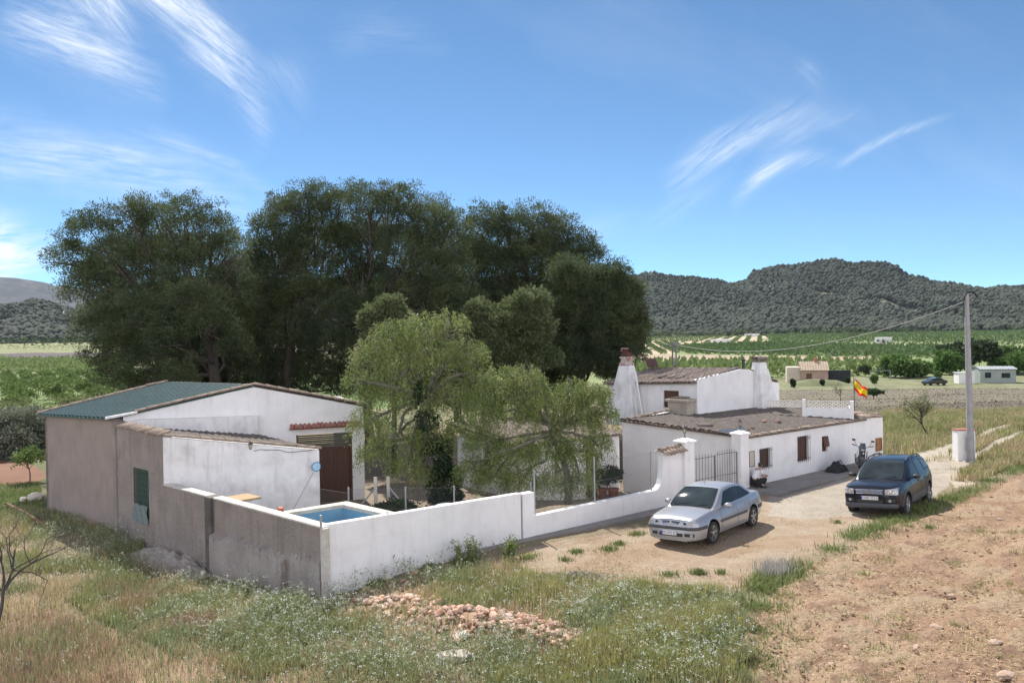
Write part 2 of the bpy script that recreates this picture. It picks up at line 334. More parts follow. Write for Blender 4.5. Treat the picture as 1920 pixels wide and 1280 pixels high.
def quads(P, dirs, length, width, rng, curl=0.):
    """one diamond leaf per point: P (n,3), dirs (n,3) unit"""
    n = len(P); r = rng.normal(size=(n, 3)); sd_ = np.cross(dirs, r); sd_ /= np.linalg.norm(sd_, axis=1)[:, None]+1e-9
    L_ = (length*(1 if np.isscalar(length) else 1)*rng.uniform(.7, 1.3, n))[:, None]; W_ = (width*rng.uniform(.7, 1.3, n))[:, None]
    a = P; b = P+dirs*L_*.5+sd_*W_; c = P+dirs*L_; c[:, 2] -= curl*L_[:, 0]; d = P+dirs*L_*.5-sd_*W_
    V = np.stack([a, b, c, d], 1).reshape(-1, 3); return V, np.arange(4*n).reshape(-1, 4)
def unit(a): return a/(np.linalg.norm(a, axis=-1, keepdims=True)+1e-9)
def text_mesh(s, size, name, m, origin, xdir, zdir, parent, depth=.002, width=None):
    """lettering as a thin mesh: origin = centre, xdir reading direction, zdir up"""
    cu = bpy.data.curves.new(name, 'FONT'); cu.body = s; cu.size = size; cu.extrude = depth; cu.align_x = 'CENTER'; cu.align_y = 'CENTER'; cu.resolution_u = 2
    to = bpy.data.objects.new(name, cu); COL.objects.link(to); bpy.context.view_layer.update()
    me = bpy.data.meshes.new_from_object(to.evaluated_get(bpy.context.evaluated_depsgraph_get())); bpy.data.objects.remove(to)
    xd = Vector(xdir).normalized(); zd = Vector(zdir).normalized(); nn = xd.cross(zd)
    k = 1.
    if width:
        xs = [v.co.x for v in me.vertices]; k = width/(max(xs)-min(xs))
    for v in me.vertices: v.co = Vector(origin) + xd*v.co.x*k + zd*v.co.y + nn*v.co.z
    me.materials.clear(); me.materials.append(m); o = bpy.data.objects.new(name, me); COL.objects.link(o); o.parent = parent
    return o
def copy_tree(o, parent=None):
    c = o.copy(); COL.objects.link(c); c.parent = parent
    for ch in [q for q in o.children]: copy_tree(ch, c)
    return c
# ================================================================ ground: one sheet to the horizon
Z = {}
Z['yard'] = poly((600, 1135), (980, 1030), (1215, 985), (1240, 955), (1400, 925), (1600, 880), (1700, 862), (1830, 862), (1760, 905), (1740, 950), (1640, 985), (1540, 1025), (1440, 1075), (1380, 1110), (1280, 1105), (1180, 1100), (1080, 1090), (960, 1050), (880, 1062), (740, 1105))
Z['pale'] = poly((1428, 968), (1500, 972), (1600, 968), (1700, 945), (1790, 900), (1840, 868), (1800, 850), (1740, 845), (1690, 860), (1610, 880), (1530, 905), (1440, 930))
Z['pale2'] = poly((1780, 890), (1880, 880), (1870, 896), (1790, 912))
Z['track1'] = poly((1690, 862), (1720, 850), (1770, 838), (1830, 818), (1885, 795), (1902, 796), (1860, 812), (1800, 838), (1740, 862))
Z['track2'] = poly((1780, 868), (1840, 842), (1880, 820), (1918, 806), (1925, 812), (1880, 835), (1840, 856), (1800, 880))
Z['field'] = np.vstack([poly((1400, 1275), (1400, 1180), (1440, 1110), (1500, 1068), (1560, 1035), (1640, 1000), (1720, 962), (1820, 925), (1920, 890)), [[34, 42.], [80, 40], [80, -20], [2, -20.], [2.5, 5]]])
Z['court'] = np.array([P0[:2]+[.3, .4], (P0+D*17)[:2], (P0+D*17+N*14)[:2], (-12, 42.), (-13, 30.), (-8, 27)])
Z['redsoil'] = poly((-60, 860), (60, 862), (80, 880), (80, 896), (40, 908), (-60, 905))
Z['fallow_l'] = poly((-200, 664), (190, 660), (240, 668), (240, 673), (-200, 674))
Z['yellow_l'] = poly((-300, 643), (140, 643), (240, 650), (240, 660), (-300, 664))
Z['grey_r'] = poly((1470, 731), (2100, 722), (2100, 770), (1880, 762), (1700, 775), (1600, 800), (1430, 800), (1300, 740))
Z['lgreen_r'] = poly((1400, 708), (2100, 700), (2100, 722), (1470, 731), (1300, 738))
Z['tan_r'] = poly((1130, 664), (1700, 669), (1700, 674), (1560, 676), (1130, 678))
Z['stripe'] = poly((1100, 640), (1260, 637), (1400, 634), (1440, 640), (1300, 650), (1250, 664), (1100, 667))
Z['stripe2'] = poly((1190, 627), (1400, 622), (1430, 634), (1190, 640))
Z['ystrip'] = poly((1640, 645), (1790, 648), (1790, 654), (1640, 651))
Z['dirt_l'] = poly((-100, 1090), (130, 1130), (330, 1230), (480, 1275), (620, 1240), (600, 1285), (-100, 1400))
Z['patch1'] = poly((330, 1240), (420, 1225), (440, 1290), (330, 1290))
def soft(P, x, y, r):   # noisy edge test
    j = .035*r
    dx = (fbm(x*1.3/ (1+.04*r), y*1.3/(1+.04*r), 4)-.5)*j; dy = (fbm(x*1.3/(1+.04*r)+40, y*1.3/(1+.04*r)+9, 4)-.5)*j
    return inside(x+dx, y+dy, P)
ang = np.concatenate([np.linspace(-180, -46, 40, endpoint=False), np.arange(-46, 46, .125), np.linspace(46, 180, 40)])*PI/180
rad = [.4]
while rad[-1] < 5900:
    r_ = rad[-1]; rad.append(r_*(1.0045 if 10 < r_ < 42 else 1.012 if r_ < 1200 else 1.04) if r_ > 8 else r_*1.1)
rad = np.array(rad); A_, R_ = np.meshgrid(ang, rad); gxx = (R_*np.sin(A_)).ravel(); gyy = (R_*np.cos(A_)).ravel(); gr = R_.ravel()
gz_ = hgt(gxx, gyy)
near = (gr < 90)
infield = np.zeros(gxx.shape, bool); infield[near] = soft(Z['field'], gxx[near], gyy[near], gr[near])
inyard = np.zeros(gxx.shape, bool); inyard[near] = soft(Z['yard'], gxx[near], gyy[near], gr[near])
base = np.zeros((len(gxx), 3))
n1 = fbm(gxx*.5, gyy*.5, 5); n2 = fbm(gxx*2.1+9, gyy*2.1, 4); n3 = fbm(gxx*.08+3, gyy*.08, 4); n4 = fbm(gxx*7, gyy*7, 3)
def setc(mask, c, c2=None, nn=None):
    c = np.array(c)
    if c2 is not None:
        t_ = np.clip(((n1 if nn is None else nn)-.3)/.4, 0, 1)[mask][:, None]; base[mask] = c*(1-t_)+np.array(c2)*t_
    else: base[mask] = c
left = gxx < 0
setc(np.ones(len(gxx), bool), (.20, .19, .085), (.13, .16, .055), n3)          # meadow
setc(near, (.42, .315, .205), (.29, .25, .14))
setc(near & (gxx > 14) & (gyy > 33), (.20, .18, .095), (.13, .145, .055))
setc(near & (gxx < -16) & (gyy > 30), (.16, .20, .06), (.24, .21, .11))
far = gr > 45
def zone(k, c, c2=None, nn=None, lim=None):
    m_ = soft(Z[k], gxx, gyy, gr) if lim is None else (soft(Z[k], gxx, gyy, gr) & lim); setc(m_, c, c2, nn); return m_
setc((gr > 62) & (gr < 330) & left, (.17, .23, .065), (.12, .19, .05), n3)
setc((gr > 62) & (gr < 92) & left, (.30, .27, .14), (.22, .22, .1), n1)
setc((gr >= 330) & left, (.25, .24, .12), (.19, .21, .09), n3)
setc((gr > 150) & ~left, (.21, .25, .09), (.15, .20, .07), n3)
setc((gr > 420) & ~left, (.24, .26, .12), (.17, .20, .085), fbm(gxx*.01, gyy*.01, 4))
for k, c, c2 in [('redsoil', (.36, .19, .11), (.30, .15, .09)), ('fallow_l', (.095, .07, .072), (.08, .06, .06)), ('yellow_l', (.22, .225, .095), (.16, .18, .07)), ('grey_r', (.135, .115, .085), (.18, .16, .10)),
                 ('lgreen_r', (.22, .215, .115), (.14, .155, .07)), ('tan_r', (.38, .28, .21), (.33, .25, .18)), ('stripe', (.46, .37, .24), (.40, .32, .21)), ('stripe2', (.44, .36, .24), (.44, .37, .23)), ('ystrip', (.50, .44, .22), (.44, .38, .2)),
                 ('court', (.42, .33, .24), (.34, .26, .19)), ('dirt_l', (.44, .31, .20), (.36, .25, .155)), ('patch1', (.55, .38, .26), (.46, .3, .2))]: zone(k, c, c2)
setc(inyard, (.46, .34, .23), (.53, .42, .30), n2)
mm = inyard & (n1 > .56); setc(mm, (.43, .30, .19), (.5, .37, .25), n2)
zone('pale', (.50, .43, .34), (.58, .51, .42), n2); zone('pale2', (.60, .50, .38), (.66, .57, .45), n2)
zone('track1', (.60, .52, .41), (.66, .58, .47), n2); zone('track2', (.58, .50, .39), (.64, .55, .44), n2)
setc(infield, (.42, .265, .165), (.49, .335, .215), n1); mm = infield & (n2 > .56); setc(mm, (.33, .205, .13), (.40, .255, .16), n4)
mm = infield & (fbm(gxx*1.1+30, gyy*1.1+4, 5) > .6); setc(mm, (.50, .37, .24), (.46, .33, .21), n4)
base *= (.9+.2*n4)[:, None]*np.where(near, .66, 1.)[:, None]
# relief: clods, ruts, tilled rows
amp = np.where(infield, .15, np.where(inyard, .02, .06))*(gr < 75)
gz_ = gz_ + amp*(fbm(gxx*2.6, gyy*2.6, 5)-.5) + np.where(infield, .10*(fbm(gxx*8, gyy*8, 3)-.5), 0)
row = (gxx*.62+gyy*-.785); gz_ += np.where(infield, .035*np.sin(row*2*PI/1.15+2*n2), 0)*(gr < 60)
# pool pit stays below the water
na = len(ang); nr = len(rad); idx = np.arange(na*nr).reshape(nr, na)
Fg = np.stack([idx[:-1, :-1], idx[:-1, 1:], idx[1:, 1:], idx[1:, :-1]], -1).reshape(-1, 4)[:, ::-1]
Fg = Fg[:, ::-1] if False else Fg
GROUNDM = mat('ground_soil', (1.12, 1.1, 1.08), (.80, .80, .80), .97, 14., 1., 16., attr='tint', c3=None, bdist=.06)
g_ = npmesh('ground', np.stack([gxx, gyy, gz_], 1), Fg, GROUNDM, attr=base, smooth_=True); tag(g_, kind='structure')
# ---------------------------------------------------------------- hills
def ridge_mesh(name, ridge, rf, rc, zfoot, m, nv=70, namp=.05, da=.07, gully=1.):
    us = np.array([p[0] for p in ridge], float); vs__ = np.array([p[1] for p in ridge], float)
    a0, a1 = math.atan((us[0]-960)/1500), math.atan((us[-1]-960)/1500); aa = np.arange(a0, a1, math.radians(da)); u_ = 960+1500*np.tan(aa)
    v_ = np.interp(u_, us, vs__); el = (625-.0175*(u_-960)-v_)/1500*np.cos(aa)     # slope of the ridge line
    V = []; n = len(aa)
    zc = CAM_H+el*rc
    for j in range(nv+1):
        t_ = j/nv*1.35; r_ = rf+(rc-rf)*t_
        prof = np.where(t_ < 1, np.minimum(t_, 1)**1.25, 1-(t_-1)*1.2)
        foot = hgt(rf*np.sin(aa), rf*np.cos(aa)) if zfoot is None else zfoot
        x = r_*np.sin(aa); y = r_*np.cos(aa)
        nn = (fbm(x*.006+aa*9*gully, y*.0022, 5)-.5)*2
        z = foot-3+(zc-foot+3)*prof*(1+namp*nn*4*max(0., 1-abs(t_-.5)*2)) + nn*namp*60*max(0., min(1, t_*(1.0-t_)*4))
        V.append(np.stack([x, y, z], 1))
    V = np.concatenate(V); idx = np.arange(n*(nv+1)).reshape(nv+1, n)
    Fh = np.stack([idx[:-1, :-1], idx[:-1, 1:], idx[1:, 1:], idx[1:, :-1]], -1).reshape(-1, 4)[:, ::-1]
    o = npmesh(name, V, Fh, m, smooth_=True); tag(o, kind='structure'); return V.reshape(nv+1, n, 3)
HILLM = mat('hill_scrub', (.05, .06, .036), (.10, .095, .065), .95, .03, 0, c3=(.13, .12, .095), s3=.04, amt3=.7)
FARM = mat('far_mountain', (.014, .022, .03), (.03, .04, .045), .95, .004, 0, c3=(.2, .19, .17), s3=.01, amt3=.4)
HR = ridge_mesh('hills', [(300, 528), (1000, 522), (1195, 520), (1233, 517), (1302, 523), (1351, 531), (1367, 536), (1385, 536), (1400, 532), (1416, 514), (1449, 508), (1485, 502), (1526, 496), (1570, 492), (1607, 497), (1660, 496), (1684, 504), (1704, 521), (1729, 525), (1749, 533), (1790, 536), (1822, 541), (1850, 546), (1879, 540), (1920, 543), (2050, 548), (2300, 560), (2900, 585)], 1000, 1750, None, HILLM)
HL = ridge_mesh('hills', [(-900, 600), (-400, 585), (0, 579), (20, 576), (39, 577), (59, 569), (79, 570), (108, 577), (131, 585), (150, 592), (240, 600), (330, 590), (420, 560), (500, 545)], 950, 1400, None, HILLM, 50)
ridge_mesh('far_mountain', [(-1400, 560), (-500, 530), (0, 517), (33, 519), (66, 524), (85, 527), (108, 534), (200, 545), (400, 560), (700, 600)], 3300, 4400, 0, FARM, 40, .04)
def forest(name, H_, n, size, seed, dens=.42):
    rng = np.random.default_rng(seed); nv, na_, _ = H_.shape
    j = rng.random(n)*(nv-2)*.80; i = rng.random(n)*(na_-2); j0 = j.astype(int); i0 = i.astype(int); fj = (j-j0)[:, None]; fi = (i-i0)[:, None]
    P = H_[j0, i0]*(1-fj)*(1-fi)+H_[j0+1, i0]*fj*(1-fi)+H_[j0, i0+1]*(1-fj)*fi+H_[j0+1, i0+1]*fj*fi
    keep = (1.5*fbm(P[:, 0]*.014, P[:, 1]*.006, 5)-.25+rng.random(n)*.22) > dens
    P = P[keep]; n = len(P); hh = (size*rng.uniform(.35, 1.5, n)*(.5+fbm(P[:, 0]*.02, P[:, 1]*.01, 3)))[:, None]; ww = hh*.42
    t = rng.random(n)*6.28
    # squat eight-sided crowns, lumpy
    vs_ = [P+np.array([0, 0, 1.])*hh]
    for q, (rr, zz) in enumerate(((.85, .72), (1., .38))):
        for k in range(5):
            a = t+k*2*PI/5+q*.6; s_ = rng.uniform(.7, 1.25, n)[:, None]
            vs_.append(P+np.stack([np.cos(a), np.sin(a), 0*a], 1)*ww*rr*s_+np.array([0, 0, 1.])*hh*zz*rng.uniform(.85, 1.1, n)[:, None])
    vs_.append(P)
    V = np.stack(vs_, 1).reshape(-1, 3); fs = []
    for k in range(5):
        k2 = (k+1) % 5; fs += [(0, 1+k, 1+k2), (1+k, 6+k, 6+k2), (1+k, 6+k2, 1+k2), (6+k, 11, 6+k2)]
    Ft = (np.arange(n)[:, None, None]*12+np.array(fs)[None]).reshape(-1, 3)
    o = npmesh(name, V, Ft, mat('far_pines', (.024, .035, .022), (.038, .048, .03), .95, .05, island=.4)); return tag(o, kind='stuff')
tag(forest('forest', HR, 70000, 7.6, 3, .31), 'dark pine forest covering the rocky hills on the right', 'forest')
tag(forest('forest', HL, 17000, 7.5, 4, .31), 'dark scrubby wood on the low hill at the left edge', 'forest')
# ================================================================ foliage makers
def clump_crown(lobes, n_cl, n_leaf, cr, leaf, wid, rng, up=.35, shell=.55, droop=0., dens=None):
    """lobes: (centre, rx, ry, rz); clumps sit in the outer shell of each lobe, leaves radiate from each clump"""
    vol = np.array([l[1]*l[2] for l in lobes])**.9; cnt = np.maximum(3, (vol/vol.sum()*n_cl)).astype(int); Cc = []; Nn = []
    for (c, rx, ry, rz), k in zip(lobes, cnt):
        d = unit(rng.normal(size=(k, 3))); d[:, 2] = np.where(d[:, 2] < -.55, -d[:, 2]*.5, d[:, 2]); rr = shell+(1.02-shell)*rng.random(k)**.6
        wob = 1+.22*(rng.random(k)-.5)
        Cc.append(np.array(c)+d*np.array([rx, ry, rz])*(rr*wob)[:, None]); Nn.append(d)
    Cc = np.concatenate(Cc); Nn = np.concatenate(Nn); n = len(Cc)
    size = cr*rng.uniform(.55, 1.35, n)
    C2 = np.repeat(Cc, n_leaf, 0); N2 = np.repeat(Nn, n_leaf, 0); S2 = np.repeat(size, n_leaf)[:, None]
    d = unit(rng.normal(size=C2.shape)+N2*.7); p = C2+d*S2*rng.random((len(C2), 1))**.5*np.array([1, 1, .8])
    ld = unit(d+np.array([0, 0, up])+.5*rng.normal(size=d.shape)); ld[:, 2] -= droop; ld = unit(ld)
    return quads(p, ld, leaf, wid, rng), Cc
def limb(mb, a, b, r0, r1, rng, n=6, wob=.06, sag=0., k=7):
    a = np.array(a, float); b = np.array(b, float); L_ = np.linalg.norm(b-a); pts = []; rs = []
    o = rng.normal(size=3)*wob*L_
    for i in range(n+1):
        t = i/n; p = a+(b-a)*t+o*math.sin(PI*t)+rng.normal(size=3)*wob*.25*L_*(0 < i < n); p[2] += sag*L_*math.sin(PI*t)
        pts.append(p); rs.append(r0+(r1-r0)*t)
    mb.tube(pts, rs, k); return pts
PINEM = mat('pine_needles', (.095, .125, .052), (.058, .084, .038), .7, .35, island=.4, trans=.34, c3=(.14, .155, .055), s3=.55, amt3=.8)
def px_lobes(lst, Y, dy=1.0):
    r = []
    for q in lst:
        u, v, rp = q[:3]; yo = q[3] if len(q) > 3 else 0.
        c = at(u, v, Y+yo); s_ = rp/1500*(Y+yo); r.append((c, s_, s_*dy, s_*.92))
    return r
def pine(label, trunk_uv, fork_uv, Y, lst, seed, n_cl=900, n_leaf=44, cr=.62, tr=.3, leaf=.16, wid=.021, name='pine_tree', group='pines behind the farm', m=None):
    rng = np.random.default_rng(seed); b = at(*trunk_uv, Y); b[2] = hz(b[0], b[1])-.1
    t = thing(name, b, label, 'tree', group)
    n_cl = int(n_cl*1.5); n_leaf = int(n_leaf*2.1); cr *= .84; lobes = px_lobes(lst, Y); (V, Fq), Cc = clump_crown(lobes, n_cl, n_leaf, cr, leaf, wid, rng, shell=.30)
    npmesh('crown', V, Fq, m or PINEM, t)
    mb = MB(); f = at(*fork_uv, Y); limb(mb, b, f, tr, tr*.7, rng, 8, .02, k=10)
    for li, (c, rx, ry, rz) in enumerate(lobes):
        s0 = b+(f-b)*rng.uniform(.45, 1.05)+rng.normal(size=3)*.1
        if li % 2 == 0: limb(mb, s0, np.array(c)+np.array([0, 0, -rz*.2]), tr*.30, .04, rng, 7, .09, .04)
        for _ in range(5):
            e = np.array(c)+unit(rng.normal(size=3))*np.array([rx, ry, rz])*.8; limb(mb, np.array(c)+(s0-np.array(c))*rng.uniform(.1, .45), e, .07, .02, rng, 4, .06, k=5)
    mb.build('trunk', BARK, t, smooth_='all'); return t
def pines():
    pine('big spreading pine with its trunk above the green metal roof', (418, 735), (385, 600), 44,
         [(128, 480, 42), (180, 440, 55), (240, 415, 45), (290, 412, 52, 1), (345, 408, 46), (395, 425, 48, 1), (430, 465, 40), (455, 520, 32, 2), (450, 590, 40, 2), (165, 540, 62), (225, 500, 75, 2), (300, 490, 80, 1), (370, 500, 70), (425, 540, 52), (190, 612, 52), (255, 590, 70, -1), (330, 585, 55, 2),
          (230, 655, 50), (175, 668, 22), (275, 690, 48, -1), (240, 720, 30), (330, 660, 50, 1), (370, 700, 45, 2), (430, 620, 42, 2), (445, 690, 45, 2), (305, 722, 40), (330, 640, 55, -3), (400, 610, 50, -3), (280, 600, 50, -3), (370, 560, 50, -3), (440, 650, 35, -2), (340, 710, 40, -3), (400, 655, 60, 3), (320, 560, 60, 3), (400, 590, 60, 3), (220, 560, 60, 3), (440, 730, 45, 3), (350, 740, 45, 3), (280, 735, 45, 3), (280, 640, 60, 3), (350, 700, 50, 3), (410, 725, 40, 3), (200, 700, 30, 2)], 1, 1500, 46, .62, .36)
    pine('tallest pine in the middle of the group, its top touching open sky', (546, 735), (560, 560), 48,
         [(505, 440, 45), (480, 500, 45), (545, 410, 55), (585, 385, 45), (640, 385, 50, 1), (530, 480, 65), (600, 450, 75, 1), (500, 570, 60), (570, 560, 75), (470, 620, 45), (540, 650, 70), (610, 640, 60, -1), (500, 700, 50), (600, 700, 50), (470, 660, 60, 2), (520, 560, 60, 3), (560, 490, 50, 3), (620, 560, 60, 3), (480, 730, 50, 2), (550, 720, 55, 2), (640, 720, 50, 2)], 2, 1150, 46, .62, .32)
    pine('tall pine with a straight bare trunk showing through its middle', (692, 760), (688, 610), 46.5,
         [(690, 385, 48), (745, 385, 48), (800, 410, 52), (845, 440, 45), (690, 450, 55, 2), (760, 460, 70), (830, 500, 62), (650, 500, 40, 2), (770, 540, 75, 1), (850, 570, 60), (700, 600, 60, 2), (640, 590, 50), (720, 660, 60, 1), (800, 650, 65), (870, 640, 50), (700, 520, 55, 3), (640, 450, 40, 3), (720, 610, 70, 3), (820, 560, 60, 3), (680, 720, 60, 2), (760, 720, 60, 2), (850, 720, 60, 2)], 13, 1250, 46, .62, .3)
    pine('dense dark pine right of the tallest ones, rounded against the sky', (985, 760), (990, 560), 50,
         [(900, 430, 50), (950, 425, 45), (1000, 425, 52), (1045, 445, 48), (1080, 475, 42), (1108, 478, 28), (920, 500, 70), (990, 500, 80), (1060, 520, 60), (900, 580, 70), (970, 600, 80), (1050, 600, 70), (940, 680, 65), (1020, 690, 60), (900, 660, 60, 2), (960, 560, 60, 3), (1020, 480, 50, 3), (1000, 740, 50, 2), (900, 740, 50, 2), (870, 500, 50, 2), (880, 620, 60, 3)], 4, 1350, 46, .62, .32)
    pine('lower bushy pine at the right end of the group beside the farmhouse', (1085, 770), (1095, 640), 45,
         [(1070, 525, 48), (1105, 560, 45), (1150, 525, 34), (1175, 545, 26), (1160, 580, 45), (1185, 610, 26), (1120, 620, 60), (1170, 650, 42), (1060, 590, 55), (1050, 660, 65), (1110, 680, 50), (1150, 690, 35), (1000, 690, 55, 1), (1055, 715, 40), (1180, 635, 25)], 5, 1250, 46, .55, .28)
    pine('dark pine standing behind the left and middle pines', (330, 735), (350, 600), 54,
         [(u, v, 62, (i*7 % 5)-2) for i, (u, v) in enumerate([(190, 520), (250, 470), (320, 470), (400, 480), (460, 540), (520, 520), (200, 600), (270, 560), (340, 560), (410, 570), (480, 620), (540, 600), (250, 660), (320, 650), (400, 660), (460, 700), (540, 690), (300, 720), (380, 730), (590, 470), (600, 560), (610, 660)])], 31, 1500, 36, .7, .3)
    pine('dark pine standing behind the middle and right pines', (860, 745), (860, 600), 54,
         [(u, v, 62, (i*7 % 5)-2) for i, (u, v) in enumerate([(660, 460), (730, 450), (800, 470), (870, 480), (930, 490), (1000, 480), (1060, 520), (680, 550), (760, 550), (840, 560), (920, 570), (1000, 560), (1080, 590), (700, 650), (780, 650), (860, 660), (940, 660), (1020, 650), (1100, 660), (720, 720), (820, 730), (920, 730), (1030, 730)])], 32, 1500, 36, .7, .3)
    pine('smaller pale green pine in front of the taller pines', (960, 770), (975, 640), 41,
         [(985, 575, 30), (1008, 575, 24), (955, 610, 42), (1000, 620, 38), (920, 640, 42), (960, 670, 48), (900, 590, 28), (1010, 670, 34), (880, 660, 35)], 6, 700, 40, .42, .18, .2, .028, m=mat('pale_needles', (.15, .18, .08), (.10, .13, .055), .7, .5, island=.35, trans=.34))
    pine('young pine showing above the left side of the pepper tree', (735, 780), (735, 660), 38,
         [(735, 590, 30), (700, 600, 24), (755, 620, 30), (715, 640, 34), (745, 670, 34), (700, 690, 30)], 8, 420, 40, .36, .14, .18, .028, m=MATS['pale_needles'])
PEPM = mat('pepper_leaves', (.22, .275, .085), (.15, .20, .06), .6, .8, island=.5, trans=.34, c3=(.34, .31, .15), s3=.9, amt3=.7)
def weeping(label, b, fork, lst, Y, seed, n_str, tr, limbs=()):
    rng = np.random.default_rng(seed); t = thing('pepper_tree', b, label, 'tree', None); lobes = px_lobes(lst, Y, 1.)
    V = []; vol = np.array([l[1]**1.6 for l in lobes]); cnt = (vol/vol.sum()*n_str).astype(int); tw = MB()
    Ps = []; Ds = []
    for (c, rx, ry, rz), k in zip(lobes, cnt):
        d = unit(rng.normal(size=(k, 3))); d[:, 2] = np.abs(d[:, 2])*1.0-.25; rr = (.35+.68*rng.random(k)**.5)[:, None]; p0 = np.array(c)+unit(d)*np.array([rx, ry, rz])*rr
        ln = rng.uniform(.25, 1.05, k)*(.6+rx*.35); out_ = unit(d*np.array([1, 1, .0])+1e-6)
        ns = 15
        for q in range(ns):
            s_ = (q+rng.random(k)*.8)/ns; pt = p0+out_*(.28*np.sqrt(s_))[:, None]*ln[:, None]; pt[:, 2] += -ln*s_**1.35+.12*np.sin(s_*3)
            Ps.append(pt+rng.normal(size=pt.shape)*.035); dd = rng.normal(size=pt.shape)*.6+out_*.35; dd[:, 2] -= .75; Ds.append(unit(dd))
    P = np.concatenate(Ps); Dd = np.concatenate(Ds); V, Fq = quads(P, Dd, .12, .013, rng)
    npmesh('crown', V, Fq, PEPM, t)
    mb = MB(); limb(mb, b, fork, tr, tr*.7, rng, 6, .05, k=10)
    for (c, rx, ry, rz) in lobes:
        s0 = np.array(fork)+(np.array(c)-fork)*0.; limb(mb, s0, c, tr*.42, .035, rng, 7, .08, .06)
        for _ in range(7):
            e = np.array(c)+unit(rng.normal(size=3)+[0, 0, .4])*np.array([rx, ry, rz])*.95; limb(mb, np.array(c)+(s0-np.array(c))*rng.uniform(.05, .4), e, .026, .008, rng, 5, .12, k=4)
    mb.build('trunk', BARK_GREY, t, smooth_='all'); return t
def pepper_trees():
    b = np.array([-2.75, 29.7, -.2]); fork = at(800, 745, 29.7)
    t = weeping('pale green weeping pepper tree with its trunk wrapped in dark ivy', b, fork,
                [(845, 605, 32), (790, 620, 42), (735, 630, 38), (700, 665, 40), (670, 712, 28), (760, 680, 55), (825, 670, 55), (878, 665, 38), (725, 740, 50), (690, 790, 34), (790, 750, 55), (860, 740, 50), (745, 820, 50), (700, 850, 28), (815, 820, 40), (880, 800, 40), (900, 710, 30), (765, 870, 34), (800, 885, 28)], 29.7, 21, 3300, .20)
    rng = np.random.default_rng(5); c0 = []; 
    ax = [at(792, 735, 29.6), at(800, 790, 29.6), at(818, 850, 29.6), at(832, 900, 29.6), at(835, 935, 29.6)]
    lobes = [(ax[0], .25, .25, .5), (ax[1], .32, .32, .6), (ax[2], .5, .45, .65), (ax[3], .58, .5, .6), (ax[4], .6, .5, .4), (at(790, 760, 29.4), .2, .2, .7)]
    (V, Fq), _ = clump_crown(lobes, 420, 26, .16, .10, .032, rng, up=-.3, shell=.6); iv = npmesh('ivy', V, Fq, mat('ivy_leaves', (.025, .05, .018), (.035, .065, .022), .5, 2., island=.4, trans=.15), t); iv['label'] = 'dark glossy ivy climbing the trunk'
    b2 = np.array([1.9, 28.6, -.15]); fork2 = at(1040, 810, 28.6)
    weeping('low spreading pepper tree drooping over the wire fence', b2, fork2,
            [(935, 715, 38), (985, 715, 38), (905, 760, 34), (960, 775, 50), (1020, 760, 48), (1070, 735, 34), (1105, 745, 34), (1128, 735, 18), (1130, 775, 26), (1080, 790, 46), (910, 830, 38), (960, 850, 46), (1020, 840, 50), (1080, 850, 44), (1120, 830, 26), (925, 895, 36), (975, 905, 32), (1040, 905, 36), (1085, 900, 28), (885, 880, 30)], 28.6, 22, 3700, .15)
# ---------------------------------------------------------------- small trees
def small_tree(name, label, cat, group, p, h, r, m, seed, n_cl=60, n_leaf=14, leaf=.16, wid=.05, trunk_h=.35, tr=.06, dens=.35, lobes_n=5, bare=False, wide=1., zlo=.6):
    rng = np.random.default_rng(seed); p = np.array(p, float); t = thing(name, p, label, cat, group); mb = MB()
    f = p+[0, 0, h*trunk_h]; limb(mb, p-[0, 0, .1], f, tr, tr*.75, rng, 4, .05, k=6); lobes = []
    for i in range(lobes_n):
        a = i*2*PI/lobes_n+rng.random(); c = p+np.array([math.cos(a)*r*.55*wide, math.sin(a)*r*.55*wide, h*rng.uniform(zlo, .8)]); lobes.append((c, r*.5, r*.5, h*(.2 if zlo > .5 else .27))); limb(mb, f, c, tr*.5, tr*.15, rng, 4, .08, k=5)
        for _ in range(3): limb(mb, c-[0, 0, h*.1], c+unit(rng.normal(size=3)+[0, 0, .6])*r*.5, tr*.2, tr*.06, rng, 3, .1, k=4)
    lobes.append((p+[0, 0, h*.82], r*.45, r*.45, h*.17))
    (V, Fq), _ = clump_crown(lobes, n_cl, n_leaf, r*.16, leaf, wid, rng, shell=dens)
    npmesh('crown', V, Fq, m, t); mb.build('trunk', BARK, t, smooth_='all'); return t
def place_copy(src, p, label, rz, sc=1., group=None):
    c = copy_tree(src); c.location = V3(p); c.rotation_euler = (0, 0, rz); c.scale = (sc, sc, sc); c['label'] = label
    if group: c['group'] = group
    return c
ALM = mat('almond_leaves', (.16, .22, .06), (.11, .17, .05), .7, 1., island=.35, trans=.3)
ALM2 = mat('young_almond_leaves', (.20, .21, .09), (.15, .17, .07), .7, 1., island=.35, trans=.3)
OLM = mat('olive_leaves', (.22, .235, .175), (.15, .165, .115), .7, 1., island=.35, trans=.2)
DKM = mat('dark_bush_leaves', (.045, .07, .025), (.03, .05, .02), .7, 1., island=.35, trans=.2)
